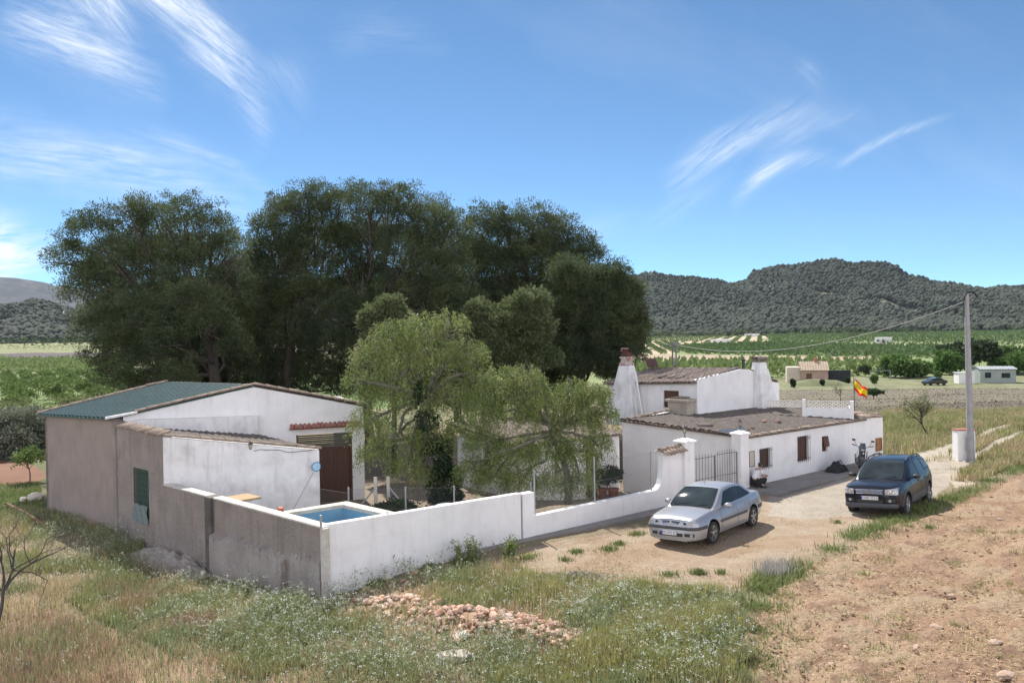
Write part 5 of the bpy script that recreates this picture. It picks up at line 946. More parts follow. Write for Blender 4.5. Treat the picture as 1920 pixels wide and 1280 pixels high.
    # flag
    Y = 40.; b = at(1602, 700, Y); x0, y0 = b[0], b[1]; zt = at(1601, 709, Y)[2]; t = thing('flag', (x0, y0, hz(x0, y0)), 'red and yellow flag flying from a thin pole beyond the farmhouse', 'flag'); m_ = MB(); m_.tube([(x0, y0, hz(x0, y0)), (x0-.03, y0, zt+.03)], .02, 8); m_.build('pole', IRON, t)
    m_ = MB(); nu, nv = 30, 20
    def ff(a, c): return np.array([x0+.02+.58*a+.03*math.sin(c*6), y0+.12*math.sin(a*9+c*3)+.06*math.sin(a*4-c*5), zt-.02-.62*c-.52*a*(1-.1*c)+.07*math.sin(a*8+c*2)])
    m_.grid(ff, nu, nv); n_ = 0
    for j in range(nv):
        for i in range(nu): m_.m[n_] = 1 if .25 <= (j+.5)/nv < .75 else 0; n_ += 1
    fl = m_.build('cloth', [mat('flag_red', (.68, .02, .03), (.6, .02, .03), .7, 4., trans=.45), mat('flag_yellow', (.85, .65, .02), (.8, .58, .02), .7, 4., trans=.45)], t, smooth_='all')
    m_ = MB(); c0 = lambda a, c: ff(a, c)+np.array([0, -.012, 0]); m_.grid(lambda a, c: c0(.24+.16*a, .38+.2*c), 4, 4); m_.build('crest', mat('crest_red', (.45, .10, .06), (.5, .35, .1), .7, 60.), fl)
    # bundle and slab in front of the facade
    sl = MB(); sl.hexa([fr(17.0, -1.55, -.3), fr(26.6, -1.25, -.3), fr(26.6, .0, -.3), fr(17.0, .0, -.3), fr(17.0, -1.55, .02), fr(26.6, -1.25, .05), fr(26.6, -.01, .05), fr(17.0, -.01, .02)]); tag(sl.build('pavement', CONCRETE, bevel=.02), kind='structure')
def far_things():
    # ruined brick cottage
    def block(name, label, cat, u0, u1, vb, hgt_, dep_, m, roofm, gable=True, rz=0., kind='house', win=(), roof_h=.35, group=None):
        a = gt(u0, vb); b = gt(u1, vb); c = (a+b)/2; w_ = np.linalg.norm(b-a); t = thing(name, c, label, cat, group); X = unit(b-a); Y = np.array([-X[1], X[0], 0]); ca, sa = math.cos(rz), math.sin(rz); X, Y = X*ca+Y*sa, Y*ca-X*sa; zb = c[2]-.5
        p = lambda s, tt, z: c*[1, 1, 0]+X*s+Y*tt+ZU*(c[2]+z); mb = MB(); mb.prism([p(-w_/2, 0, -.5), p(w_/2, 0, -.5), p(w_/2, dep_, -.5), p(-w_/2, dep_, -.5)], ZU*(hgt_+.5)); 
        if gable: mb.prism([p(-w_/2, 0.02, hgt_), p(-w_/2, dep_-.02, hgt_), p(-w_/2, dep_/2, hgt_+roof_h*dep_/2)], X*w_)
        mb.build('wall', m, t); r = MB()
        if gable: roof(r, p(-w_/2-.2, dep_/2, hgt_+roof_h*dep_/2+.06), p(w_/2+.2, dep_/2, hgt_+roof_h*dep_/2+.06), p(w_/2+.2, -.3, hgt_-.02), p(-w_/2-.2, -.3, hgt_-.02), .5, .04, 1.); roof(r, p(-w_/2-.2, dep_/2, hgt_+roof_h*dep_/2+.06), p(w_/2+.2, dep_/2, hgt_+roof_h*dep_/2+.06), p(w_/2+.2, dep_+.3, hgt_-.02), p(-w_/2-.2, dep_+.3, hgt_-.02), .5, .04, 1.)
        else: r.prism([p(-w_/2-.15, -.15, hgt_), p(w_/2+.15, -.15, hgt_), p(w_/2+.15, dep_+.15, hgt_), p(-w_/2-.15, dep_+.15, hgt_)], ZU*.15)
        r.build('roof', roofm, t, smooth_=False)
        for s, z, ww, hh, nm in win:
            o = MB(); o.prism([p(s*w_-ww/2, -.04, z), p(s*w_+ww/2, -.04, z), p(s*w_+ww/2, -.04, z+hh), p(s*w_-ww/2, -.04, z+hh)], -Y*.05); o.build(nm, GLASS if nm == 'window' else WOOD, t)
        return t, p, w_
    brick = mat('far_brick', (.40, .29, .22), (.33, .235, .18), .95, .8); cream = mat('far_cream', (.55, .48, .38), (.47, .40, .32), .9, .5); whitef = mat('far_white', (.75, .74, .72), (.68, .67, .65), .9, .3)
    t, p, w_ = block('ruined_cottage', 'ruined brick cottage with a low tiled gable in the grey field', 'house', 1502, 1553, 718, 2.5, 7., brick, mat('far_tile', (.36, .28, .20), (.28, .22, .16), .9, 1.), True, .0, win=[(-.2, 0, 1., 1.9, 'door')], roof_h=.45)
    o = MB(); o.prism([p(-w_/2-2.6, .5, -.5), p(-w_/2-.01, .5, -.5), p(-w_/2-.01, 6, -.5), p(-w_/2-2.6, 6, -.5)], ZU*3.6); side = o.build('side_wall', cream, t); side['label'] = 'cream end part without roof'
    o = MB(); o.box(p(.5, 3.4, 4.4), (.6, .6, .9)); o.build('chimney', TILE_RED, t)
    o = MB(); o.prism([p(w_/2+.1, 2, -.5), p(w_/2+4.4, 2.4, -.5), p(w_/2+4.4, 3, -.5), p(w_/2+.1, 2.6, -.5)], ZU*2.9); tag(o.build('dark_screen', mat('shade_net', (.02, .022, .025), (.03, .03, .035), .9, 1.), None), 'black netting screen beside the ruined brick cottage', 'screen')
    t, p, w_ = block('mobile_home', 'grey green mobile home at the far right behind the pole', 'mobile home', 1838, 1905, 718, 2.6, 5., mat('mobile_green', (.30, .34, .31), (.26, .30, .27), .7, .5), mat('mobile_roof', (.25, .27, .28), None, .6), True, 0, win=[(-.28, 1.0, 1., 1., 'window'), (.22, 1.0, 1.4, .9, 'window')], roof_h=.14)
    t, p, w_ = block('white_shed', 'low white shed adjoining the mobile home, partly behind the pole', 'shed', 1798, 1828, 719, 1.9, 3., whitef, mat('mobile_roof2', (.45, .46, .46), None, .6), False, 0, win=[(.1, .1, .9, 1.6, 'door')])
    for u0, u1, vb, lb, m_, h_ in ((1290, 1312, 626.5, 'far villa with orange tiled roof at the foot of the hills', cream, 4.), (1312, 1334, 629, 'far long villa right of the orange roofed one', cream, 3.), (1332, 1358, 645, 'white farm shed in the middle of the striped field', whitef, 3.4), (1396, 1412, 631.5, 'small white house among the upper orchard rows', whitef, 3.2), (1640, 1662, 643, 'lone white house beside the yellow strip', whitef, 3.6), (1532, 1552, 626, 'small pale house under the forest edge', cream, 3.)):
        block('distant_house', lb, 'house', u0, u1, vb, h_, 9., m_, mat('far_roof', (.42, .24, .16), (.36, .2, .14), .9, .3) if m_ is cream else whitef, m_ is cream, 0, win=[(-.2, 1., 1.6, 1.2, 'window'), (.25, 0.1, 1.6, 2., 'door')], roof_h=.3, group=None)
    # parked car far away, built small
    c = gt(1752, 722); t = thing('parked_car', c, 'small black car parked far off beside the mobile home', 'car', None, .15); mb = MB(); mb.add([], [])
    prof = [(-2.1, .3), (-2.1, .75), (-1.3, .95), (-.7, 1.38), (.7, 1.42), (1.6, 1.0), (2.1, .9), (2.15, .35)]; mb.prism([(x, -.8, z) for x, z in prof], (0, 1.6, 0)); mb.build('body', mat('far_car_paint', (.015, .016, .02), None, .15, coat=1.), t, local=True, bevel=.12)
    for x in (-1.35, 1.3):
        for y in (-.82, .82): m_ = MB(); m_.lathe((x, y-.09, .31), [(.31, 0), (.31, .18)], 14, (0, 1, 0)); m_.build('wheel', RUBBER, t, local=True)
    m_ = MB(); m_.prism([(-1.15, -.815, .98), (-.68, -.815, 1.3), (.65, -.815, 1.33), (1.3, -.815, 1.02)], (0, .01, 0)); m_.build('side_window', GLASS, t, local=True)
    # bushes and trees of the middle distance
    def mt(nm, lb, cat, u, v, hpx, wpx, m, seed, **kw):
        p = gt(u, v); s_ = math.hypot(p[0], p[1])/1500; small = hpx < 26; hpx *= .8 if small else .78; wpx *= .75 if small else .85; kw.setdefault('leaf', .28 if small else .5*s_*14); kw.setdefault('wid', .09 if small else .16*s_*14); return small_tree(nm, lb, cat, kw.pop('group', None), p, hpx*s_, wpx*s_*.55, m, seed, kw.pop('n_cl', 160), 16, kw.pop('leaf', .5*s_*14), kw.pop('wid', .16*s_*14), .1, .06*hpx*s_*.35, .3, kw.pop('lo', 9), zlo=.25)
    GT = mat('bright_tree_leaves', (.12, .20, .05), (.08, .15, .035), .7, .4, island=.35, trans=.3)
    for i, (u, v, h_, w_, m, lb) in enumerate([(1815, 700, 62, 90, DKM, 'large dark tree behind the utility pole and mobile home'), (1780, 702, 46, 50, GT, 'mid green tree left of the dark tree by the mobile home'), (1690, 708, 42, 60, GT, 'bright green bushy tree right of the cottage'), (1720, 706, 30, 45, GT, 'lower bright green tree between the cottage and pole'), (1885, 698, 48, 60, GT, 'bright green tree behind the mobile home at the right edge'), (1910, 702, 40, 50, GT, 'green tree cut by the right picture edge'),
            (1603, 636, 20, 24, DKM, 'dark lone tree in the far orchards above the flag'), (1660, 706, 24, 30, DKM, 'dark round bush left of the goal frame'), (1622, 706, 24, 22, DKM, 'dark upright shrub behind the ruined cottage'), (1487, 727, 18, 9, DKM, 'small dark conical shrub before the cottage'), (1542, 724, 12, 7, DKM, 'small dark conical shrub right of the cottage front'), (1589, 720, 14, 9, DKM, 'small conical shrub in the pale green field'), (1640, 722, 20, 14, GT, 'yellow green young tree near the far fence'), (1760, 712, 18, 14, GT, 'yellow green young tree before the mobile home')]):
        mt('shrub' if h_ < 26 else 'tree', lb, 'shrub' if h_ < 26 else 'tree', u, v, h_, w_, m, 200+i, n_cl=90 if h_ < 26 else 260)
    # low mound before the cottage, goal frame, bare shrubs
    c = gt(1532, 722); mb = MB(); mb.grid(lambda a, b: c+np.array([(a-.5)*14, (b-.5)*6, 1.3*max(0, math.cos((a-.5)*PI))*max(0, math.cos((b-.5)*PI))*(.8+.4*fbm(np.array([a*5]), np.array([b*4.]), 3)[0])-.1]), 24, 12); tag(mb.build('mound', mat('grass_mound', (.17, .18, .09), (.12, .14, .06), .95, .5), smooth_='all'), kind='structure')
    c = gt(1651, 712); mb = MB(); w_ = 2.; [mb.tube([c+[a, 0, 0], c+[a, 0, 1.9]], .07, 5) for a in (-w_, w_)]; mb.tube([c+[-w_, 0, 1.9], c+[w_, 0, 1.9]], .07, 5); tag(mb.build('goal_frame', GALV), 'pale goal-like frame standing in the light green field', 'frame')
def bare_tree(name, label, cat, b, h, r, seed, m, spread=.8, n0=4, depth=4, tr=.05, leafm=None, lean=(0, 0), leaves=0):
    rng = np.random.default_rng(seed); t = thing(name, b, label, cat); b = np.array(b, float); mb = MB(); tips = []
    def grow(p, d, ln, rr, lv):
        n = 4; pts = [p]; q = p.copy(); dd = d.copy()
        for i in range(n): dd = unit(dd+rng.normal(size=3)*.16+np.array([0, 0, .03])); q = q+dd*ln/n; pts.append(q.copy())
        mb.tube(pts, [rr*(1-.45*i/n) for i in range(n+1)], 5 if rr > .012 else 3, False); tips.append((q, lv))
        if lv <= 0: return
        for k in range(rng.integers(2, 5) if lv < depth else n0):
            i = rng.integers(2, n+1) if lv < depth else n
            nd_ = unit(dd+rng.normal(size=3)*spread*.75+np.array([0, 0, .12])); grow(pts[i], nd_, ln*rng.uniform(.5, .85), rr*.52, lv-1)
    grow(b-ZU*.1, unit(np.array([lean[0], lean[1], 1.])), h*.34, tr, depth)
    mb.build('branches', m, t)
    if leaves:
        P = np.array([q for q, lv in tips if lv <= 1]); P = P[rng.integers(0, len(P), leaves)]+rng.normal(size=(leaves, 3))*.07*h*.3; V, Fq = quads(P, unit(rng.normal(size=P.shape)), .09*h/3, .028*h/3, rng); npmesh('leaves', V, Fq, leafm, t)
    return t
# ================================================================ the two cars (local frame: x = car's left, y = rearwards, origin under the nose)
def spl(pts, y):
    xs = np.array([p[0] for p in pts]); ys = np.array([p[1] for p in pts]); i = int(np.clip(np.searchsorted(xs, y)-1, 0, len(xs)-2))
    h = xs[i+1]-xs[i]; t = np.clip((y-xs[i])/h, 0, 1)
    m0 = (ys[i+1]-ys[max(i-1, 0)])/(xs[i+1]-xs[max(i-1, 0)]); m1 = (ys[min(i+2, len(xs)-1)]-ys[i])/(xs[min(i+2, len(xs)-1)]-xs[i])
    return float((2*t**3-3*t**2+1)*ys[i]+(t**3-2*t**2+t)*h*m0+(-2*t**3+3*t**2)*ys[i+1]+(t**3-t**2)*h*m1)
def make_car(root, S, paint):
    L_, half, top = S['L'], S['half'], S['top']; ys = sorted(set(list(np.linspace(0, L_, 56))))
    body = MB(); rings = []
    for y in ys:
        w_ = spl(half, y); zt = spl(top, y); zb = spl(S['bot'], y); sh = S['shoulder']*(zt-zb); 
        zs = [zb, zb+.05, zb+.16, zb+(zt-zb)*.45, zb+(zt-zb)*.62, zt-sh, zt-sh*.38, zt-.012, zt, zt+S['crown']*.6, zt+S['crown']]
        xs = [w_*.80, w_*.955, w_*.985, w_, w_*.992, w_*.965, w_*.92, w_*.84, w_*.72, w_*.4, 0]
        ring = [(x, y, z) for x, z in zip(xs, zs)]; ring = [(0, y, zb)]+ring; ring += [(-x, y_, z) for x, y_, z in ring[-2:0:-1]]; rings.append(ring)
    k = len(rings[0])
    for r in rings: body.v += [V3(p) for p in r]
    for i in range(len(rings)-1):
        for j in range(k): q = (j+1) % k; body.f.append((i*k+j, i*k+q, (i+1)*k+q, (i+1)*k+j)); body.m.append(0)
    body.f.append(tuple(range(k-1, -1, -1))); body.f.append(tuple((len(rings)-1)*k+j for j in range(k))); body.m += [0, 0]
    bo = body.build('body', [paint, BLACK], root, local=True)
    # wheel arches cut out of the body
    cut = MB(); cut.mi = 0
    for yw in S['wy']:
        for sx in (-1, 1): cut.lathe((sx*(S['W']/2-.30), yw, S['R']+.015), [(S['R']+S['gap'], 0), (S['R']+S['gap'], .6)], 36, (sx, 0, 0))
    co = cut.build('cutter', BLACK, None); co.parent = root
    bm_ = bo.modifiers.new('cut', 'BOOLEAN'); bm_.operation = 'DIFFERENCE'; bm_.object = co; bm_.solver = 'EXACT'; bm_.material_mode = 'TRANSFER'
    bpy.context.view_layer.update(); me = bpy.data.meshes.new_from_object(bo.evaluated_get(bpy.context.evaluated_depsgraph_get())); bo.modifiers.clear(); bo.data = me; bpy.data.objects.remove(co)
    me.polygons.foreach_set('use_smooth', [True]*len(me.polygons)); me.set_sharp_from_angle(angle=math.radians(32))
    # cabin
    ct, cb, ch = S['cab_top'], S['cab_b'], S['cab_half']; y0, y1 = ct[0][0], ct[-1][0]; belt = lambda y: spl(S['belt'], y)
    def sec(y):
        z = spl(ct, y); zb = belt(y)-.03; wb, wr = spl(cb, y), spl(ch, y); zz = max(z, zb+.02); tpt = zz-.06 if zz-zb > .12 else zb+(zz-zb)*.5
        wr_ = wb+(wr-wb)*min(1, (tpt-zb)/(S['roofz']-.06-zb)); return [(wb, zb), (wr_, tpt), (wr_-.035, tpt+(zz-tpt)*.6), (wr_-.11, zz-.008), (wr_*.45, zz+.012), (0, zz+.016)]
    cab = MB(); yy_ = list(np.linspace(y0, y1, 44)); kk = None
    for y in yy_:
        s_ = sec(y); ring = [(0, y, s_[0][1])]+[(x, y, z) for x, z in s_]; ring += [(-x, a, z) for x, a, z in ring[-2:0:-1]]; kk = len(ring); cab.v += [V3(p) for p in ring]
    for i in range(len(yy_)-1):
        for j in range(kk): q = (j+1) % kk; cab.f.append((i*kk+j, i*kk+q, (i+1)*kk+q, (i+1)*kk+j)); cab.m.append(0)
    cab.f.append(tuple(range(kk-1, -1, -1))); cab.f.append(tuple((len(yy_)-1)*kk+j for j in range(kk))); cab.m += [0, 0]
    cab.build('roof', paint, root, local=True, smooth_=True)
    # side glass: polygons in (y, z) laid on the cabin side
    def sx_(y, z):
        s_ = sec(y); (w0, z0), (w1, z1) = s_[0], s_[1]; t = (z-z0)/max(.01, z1-z0); return w0+(w1-w0)*t
    for nm, pl_ in S['side_glass']:
        for sgn in (1, -1):
            m_ = MB(); n = 10; a = pl_   # (bottom-left, bottom-right, top-right, top-left)
            m_.grid(lambda u, v: (lambda y, z: (sgn*(sx_(y, z)+.006), y, z))(*(np.array(a[0])*(1-u)*(1-v)+np.array(a[1])*u*(1-v)+np.array(a[2])*u*v+np.array(a[3])*(1-u)*v)), n, n)
            m_.build('side_window', GLASS, root, local=True, smooth_='all')
    m_ = MB()    # black surround of the side glass
    for sgn in (1, -1):
        a = S['dlo']; m_.grid(lambda u, v: (lambda y, z: (sgn*(sx_(y, z)+.003), y, z))(*(np.array(a[0])*(1-u)*(1-v)+np.array(a[1])*u*(1-v)+np.array([a[2][0], a[2][1]])*u*v+np.array(a[3])*(1-u)*v+np.array([0, S['arch']*math.sin(PI*u)*v]))), 24, 6)
    m_.build('window_frame', BLACK, root, local=True)
    # windscreen and rear window
    def glass(ya, yb, nm, inset, exp_=.006):
        m_ = MB()
        def f(a, b):
            y = ya+(yb-ya)*b; s_ = sec(y); wx = s_[3][0]*(1+0*b)-inset+.035; x = (a*2-1)*wx; z = s_[5][1]-.022*(abs(a*2-1))**2.2+exp_; return (x, y-.010*(1 if yb > ya else -1), z+.004)
        m_.grid(f, 14, 10); return m_.build(nm, GLASS, root, local=True, smooth_='all')
    ws = glass(S['ws'][0], S['ws'][1], 'windscreen', .01); glass(S['rw'][0], S['rw'][1], 'rear_window', .02)
    for x0 in (-.35, .25):
        m_ = MB(); y = S['ws'][0]+.03; z = sec(y)[5][1]; m_.tube([(x0-.15, y-.02, z), (x0+.25, y+.05, sec(y+.05)[5][1]+.022)], .009, 5); m_.build('wiper', BLACK, root, local=True)
    # wheels
    for yw in S['wy']:
        for sx in (-1, 1):
            c = np.array([sx*(S['track']/2), yw, S['R']]); ax = np.array([sx, 0, 0]); R = S['R']; wv = S['tw']; m_ = MB()
            m_.lathe(c-ax*wv/2, [(R*.64, 0), (R*.93, 0), (R, .03), (R, wv-.03), (R*.93, wv), (R*.70, wv), (R*.66, wv-.02)], 30, ax, False); tyre = m_.build('wheel', RUBBER, root, local=True, smooth_=True)
            m_ = MB(); m_.lathe(c+ax*(wv/2-.075), [(R*.68, -.05), (R*.67, .06), (R*.62, .055), (R*.60, .0), (R*.2, -.03), (.001, -.03)], 30, ax, False); m_.build('rim_barrel', BLACK, tyre, local=True)
            m_ = MB(); m_.lathe(c+ax*(wv/2-.02), [(R*.70, -.03), (R*.69, .008), (R*.62, .008), (R*.60, -.03)], 30, ax, False); m_.lathe(c+ax*(wv/2-.05), [(R*.17, 0), (R*.17, .04), (.02, .05)], 14, ax)
            for q in range(S['spokes']):
                a = 2*PI*q/S['spokes']+.3; d = np.array([0, math.cos(a), math.sin(a)]); e = np.array([0, -math.sin(a), math.cos(a)]); p = c+ax*(wv/2-.045)
                m_.hexa([p+d*R*.12-e*R*.07, p+d*R*.12+e*R*.07, p+d*R*.64+e*R*.085, p+d*R*.64-e*R*.085, p+ax*.035+d*R*.12-e*R*.055, p+ax*.035+d*R*.12+e*R*.055, p+ax*.04+d*R*.64+e*R*.065, p+ax*.04+d*R*.64-e*R*.065])
            m_.build('rim', mat('alloy_rim', (.55, .56, .58), (.42, .43, .45), .28, 10., metal=.85), tyre, local=True, smooth_=True)
    # door seams and handles, laid just proud of the flank
    def flank(y, z): 
        w_ = spl(half, y); zt = spl(top, y); zb = spl(S['bot'], y); sh = S['shoulder']*(zt-zb); zs = [zb, zb+.05, zb+.16, zb+(zt-zb)*.45, zb+(zt-zb)*.62, zt-sh, zt-sh*.38, zt]; xs = [w_*.80, w_*.955, w_*.985, w_, w_*.992, w_*.965, w_*.92, w_*.84]; return float(np.interp(z, zs, xs))
    m_ = MB()
    for sx in (-1, 1):
        for y in S['seams']: m_.tube([(sx*(flank(y, z)+.001), y+S.get('lean', 0)*(z-.5), z) for z in np.linspace(S['sill'], belt(y)-.06, 9)], .004, 4)
        m_.tube([(sx*(flank(y, S['sill'])+.001), y, S['sill']) for y in np.linspace(S['seams'][0], S['seams'][-1], 8)], .004, 4)
    m_.build('door_seams', BLACK, root, local=True)
    for sx in (-1, 1):
        for y in S['handles']: m_ = MB(); z = S['hz']; m_.box((sx*(flank(y, z)+.012), y, z), (.03, .16, .035)); m_.build('door_handle', S['handle_m'], root, local=True, bevel=.008)
        m_ = MB(); 
        for a, b in zip(np.linspace(S['trim'][0], S['trim'][1], 12)[:-1], np.linspace(S['trim'][0], S['trim'][1], 12)[1:]):
            z = S['trimz']; h = S['trimh']; m_.hexa([(sx*(flank(a, z-h)+.0), a, z-h), (sx*(flank(a, z-h)+.018), a, z-h), (sx*(flank(b, z-h)+.018), b, z-h), (sx*(flank(b, z-h)), b, z-h), (sx*(flank(a, z+h)), a, z+h), (sx*(flank(a, z+h)+.016), a, z+h), (sx*(flank(b, z+h)+.016), b, z+h), (sx*(flank(b, z+h)), b, z+h)])
        m_.build('side_trim', S['trim_m'], root, local=True)
        # mirrors
        y, z = S['mir']; xb = spl(cb, y)+.0; m_ = MB(); m_.rock((0, 0, 0), 1., 2, 0) if False else None
        c = np.array([sx*(xb+.15), y, z]); m_.lathe(c+np.array([0, -.09, 0]), [(.02, 0), (.075, .02), (.10, .06), (.105, .12), (.09, .13)], 14, (0, 1, 0)); m_.v = [(c[0]+(p[0]-c[0])*1.15, p[1], c[2]+(p[2]-c[2])*.72) for p in m_.v]; m_.tube([(sx*(xb-.03), y+.02, z-.05), c+np.array([0, 0, -.03])], .022, 6); m_.build('mirror', S['mir_m'], root, local=True, smooth_=True)
    # front: surface of the nose
    def nose(x, z):   # y of the front skin at x, z
        for y in np.linspace(0, .8, 160):
            if flank(y, z) >= abs(x) and spl(top, y) >= z: return float(y)
        return .8
    def patch(nm, x0, x1, z0, z1, m, off=.012, n=10, taper=None, par=None):
        q = MB()
        def f(a, b):
            x = x0+(x1-x0)*a; z = z0+(z1-z0)*b
            if taper: x, z = taper(a, b)
            return (x, nose(x, z)-off, z)
        q.grid(f, n, 5); o = len(q.v)
        return q.build(nm, m, par or root, local=True, smooth_='all')
    return flank, nose, patch, sec, belt
def place_car(name, label, org, yaw, gxs, gys):
    t = thing(name, org, label, 'car'); n = Vector((-gxs, -gys, 1)).normalized(); yv = Vector((-math.sin(yaw), math.cos(yaw), 0)); yv = (yv-n*yv.dot(n)).normalized(); xv = yv.cross(n)
    t.rotation_euler = Matrix((xv, yv, n)).transposed().to_euler(); return t
def number_plate(root, txt, c, w_, h, blue, ydir=-1):
    m_ = MB(); m_.box((c[0], c[1], c[2]), (w_, .012, h)); pl_ = m_.build('number_plate', mat('plate_white', (.78, .78, .78), (.74, .74, .74), .4, 5.), root, local=True, bevel=.004)
    if blue: m_ = MB(); m_.box((c[0]-w_/2+.022, c[1]-.007, c[2]), (.042, .004, h-.012)); m_.build('plate_band', mat('plate_blue', (.02, .06, .4), None, .4), pl_, local=True)
    text_mesh(txt, h*.92, 'plate_text', BLACK, (c[0]+(.02 if blue else 0), c[1]-.008, c[2]), (1, 0, 0), (0, 0, 1), pl_, .001, w_-(.075 if blue else .04))
def cars():
    SIL = mat('silver_paint', (.40, .405, .42), (.36, .365, .38), .30, 2., metal=.5, coat=.5)
    t = place_car('silver_sedan', 'silver four-door sedan parked beside the white garden wall', (4.33, 22.14, -.0), math.radians(-40.6), .03, -.04)
    S = dict(L=4.5, W=1.71, R=.305, gap=.065, track=1.50, tw=.19, wy=(.92, 3.55), spokes=5, shoulder=.30, crown=.03,
        half=[(0, .60), (.04, .70), (.12, .765), (.3, .805), (.7, .84), (1.2, .853), (2.2, .857), (3.2, .853), (3.9, .83), (4.25, .78), (4.42, .70), (4.5, .56)],
        top=[(0, .62), (.03, .69), (.07, .745), (.13, .78), (.25, .81), (.5, .85), (.9, .89), (1.25, .92), (1.6, .94), (2.5, .95), (3.4, .98), (3.9, 1.0), (4.25, .985), (4.4, .93), (4.5, .80)],
        bot=[(0, .20), (.3, .18), (1., .19), (3.4, .19), (4.2, .24), (4.5, .30)], belt=[(1., .90), (1.6, .925), (2.5, .945), (3.4, .97), (4., 1.0)],
        cab_top=[(1.12, .90), (1.30, 1.03), (1.55, 1.185), (1.85, 1.34), (2.05, 1.395), (2.35, 1.42), (2.75, 1.42), (3.05, 1.385), (3.3, 1.305), (3.55, 1.18), (3.8, 1.04), (3.95, .985)],
        cab_b=[(1.12, .74), (1.5, .80), (2.2, .82), (3.0, .81), (3.6, .76), (3.95, .66)], cab_half=[(1.12, .62), (1.9, .60), (2.4, .60), (3.1, .58), (3.95, .54)], roofz=1.42,
        side_glass=[('f', [(1.62, .965), (2.42, .97), (2.42, 1.31), (2.02, 1.29)]), ('r', [(2.50, .975), (3.22, 1.0), (3.04, 1.29), (2.50, 1.315)]), ('q', [(3.27, 1.0), (3.50, 1.03), (3.22, 1.22), (3.13, 1.27)])],
        dlo=[(1.52, .945), (3.60, 1.005), (3.12, 1.285), (1.96, 1.275)], arch=.05, ws=(1.16, 1.93), rw=(3.86, 3.2), seams=(1.42, 2.46, 3.32), lean=0., sill=.30, handles=(2.28, 3.12), hz=.80, handle_m=SIL,
        trim=(1.35, 3.08), trimz=.56, trimh=.032, trim_m=mat('grey_trim', (.06, .06, .065), (.08, .08, .085), .6, 20.), mir=(1.62, .97), mir_m=SIL)
    flank, nose, patch, sec, belt = make_car(t, S, SIL)
    TR = S['trim_m']; 
    # bumper strip wrapping the nose, lights, grille
    m_ = MB(); xs = np.linspace(-1, 1, 41)
    def wrap(z, h, off, yend, nm, m, rear=False):
        q = MB(); P = []
        for a in np.linspace(-1, 1, 51):
            # walk round: central part by x, ends by y
            if abs(a) < .62: x = a/.62*.70; y = nose(x, z) if not rear else None
            else: y = nose(.70, z)+(abs(a)-.62)/.38*(yend-nose(.70, z)); x = math.copysign(max(.70, flank(y, z)), a)
            P.append((x, y))
        for i in range(len(P)-1):
            (xa, ya), (xb, yb) = P[i], P[i+1]; 
            def o_(x, y): n_ = np.array([x*.9, (y-.9)*1.0 if y < .5 else 0.]); n_ = n_/np.linalg.norm(n_); return x+n_[0]*off, y+n_[1]*off
            a1, b1 = o_(xa, ya), o_(xb, yb); q.hexa([(a1[0], a1[1], z-h), (b1[0], b1[1], z-h), (xb*.97, yb+.03, z-h), (xa*.97, ya+.03, z-h), (a1[0], a1[1], z+h), (b1[0], b1[1], z+h), (xb*.97, yb+.03, z+h), (xa*.97, ya+.03, z+h)])
        return q.build(nm, m, t, local=True, smooth_='all')
    wrap(.545, .042, .022, .56, 'bumper_strip', TR)
    m_ = MB()   # rear bumper strip
    for sx in (-1, 1):
        ys_ = np.linspace(3.92, 4.42, 8)
        for a, b in zip(ys_[:-1], ys_[1:]): m_.hexa([(sx*flank(a, .55), a, .51), (sx*(flank(a, .55)+.02), a, .51), (sx*(flank(b, .55)+.02), b, .51), (sx*flank(b, .55), b, .51), (sx*flank(a, .55), a, .61), (sx*(flank(a, .6)+.02), a, .61), (sx*(flank(b, .6)+.02), b, .61), (sx*flank(b, .6), b, .61)])
    m_.box((0, 4.5, .56), (1.2, .03, .1)); m_.build('bumper_strip', TR, t, local=True)
    for sx in (-1, 1):
        tp_ = lambda a, b, sx=sx: (sx*(.32+.43*a), .612+(.105+.02*math.sin(PI*a*.7))*b)
        hl = patch('headlight', 0, 0, 0, 0, LAMPGLASS, .010, 12, tp_)
        for i, cx in enumerate((.44, .61)): q = MB(); c = (sx*cx, nose(cx, .67)-.014, .67); q.lathe(c, [(.05, 0), (.044, -.006), (.001, -.002)], 16, (0, 1, 0)); q.build('reflector', CHROME if i else BLACK, hl, local=True)
        q = patch('fog_lamp', 0, 0, 0, 0, BLACK, .010, 8, lambda a, b, sx=sx: (sx*(.42+.28*a), .33+.085*b))
        l_ = MB(); l_.lathe((sx*.62, nose(.62, .372)-.012, .372), [(.055, 0), (.045, -.008), (.001, -.004)], 14, (0, 1, 0)); l_.build('fog_glass', LAMPGLASS, q, local=True)
    gr_ = patch('grille', 0, 0, 0, 0, BLACK, .008, 12, lambda a, b: ((a*2-1)*(.24+.035*b), .625+.10*b)); q = MB()
    for z in (.645, .672, .699): q.tube([((a*2-1)*.255, nose((a*2-1)*.255, z)-.016, z) for a in np.linspace(0, 1, 12)], .005, 4)
    q.tube([((a*2-1)*.275, nose((a*2-1)*.275, .728)-.014, .728) for a in np.linspace(0, 1, 12)]+[], .010, 5); q.build('grille_bars', CHROME, gr_, local=True)
    q = MB(); q.lathe((0, nose(0, .685)-.022, .685), [(.042, 0), (.046, .01)], 18, (0, 1, 0)); q.v = [(p[0], p[1], .685+(p[2]-.685)*.7) for p in q.v]; q.build('emblem', CHROME, gr_, local=True)
    patch('air_intake', 0, 0, 0, 0, BLACK, .008, 12, lambda a, b: ((a*2-1)*.36, .315+.09*b)); patch('lower_lip', 0, 0, 0, 0, SIL, .018, 12, lambda a, b: ((a*2-1)*.66, .225+.04*b))
    number_plate(t, 'MU 0795 BZ', (-.05, nose(.2, .41)-.028, .405), .47, .11, True)
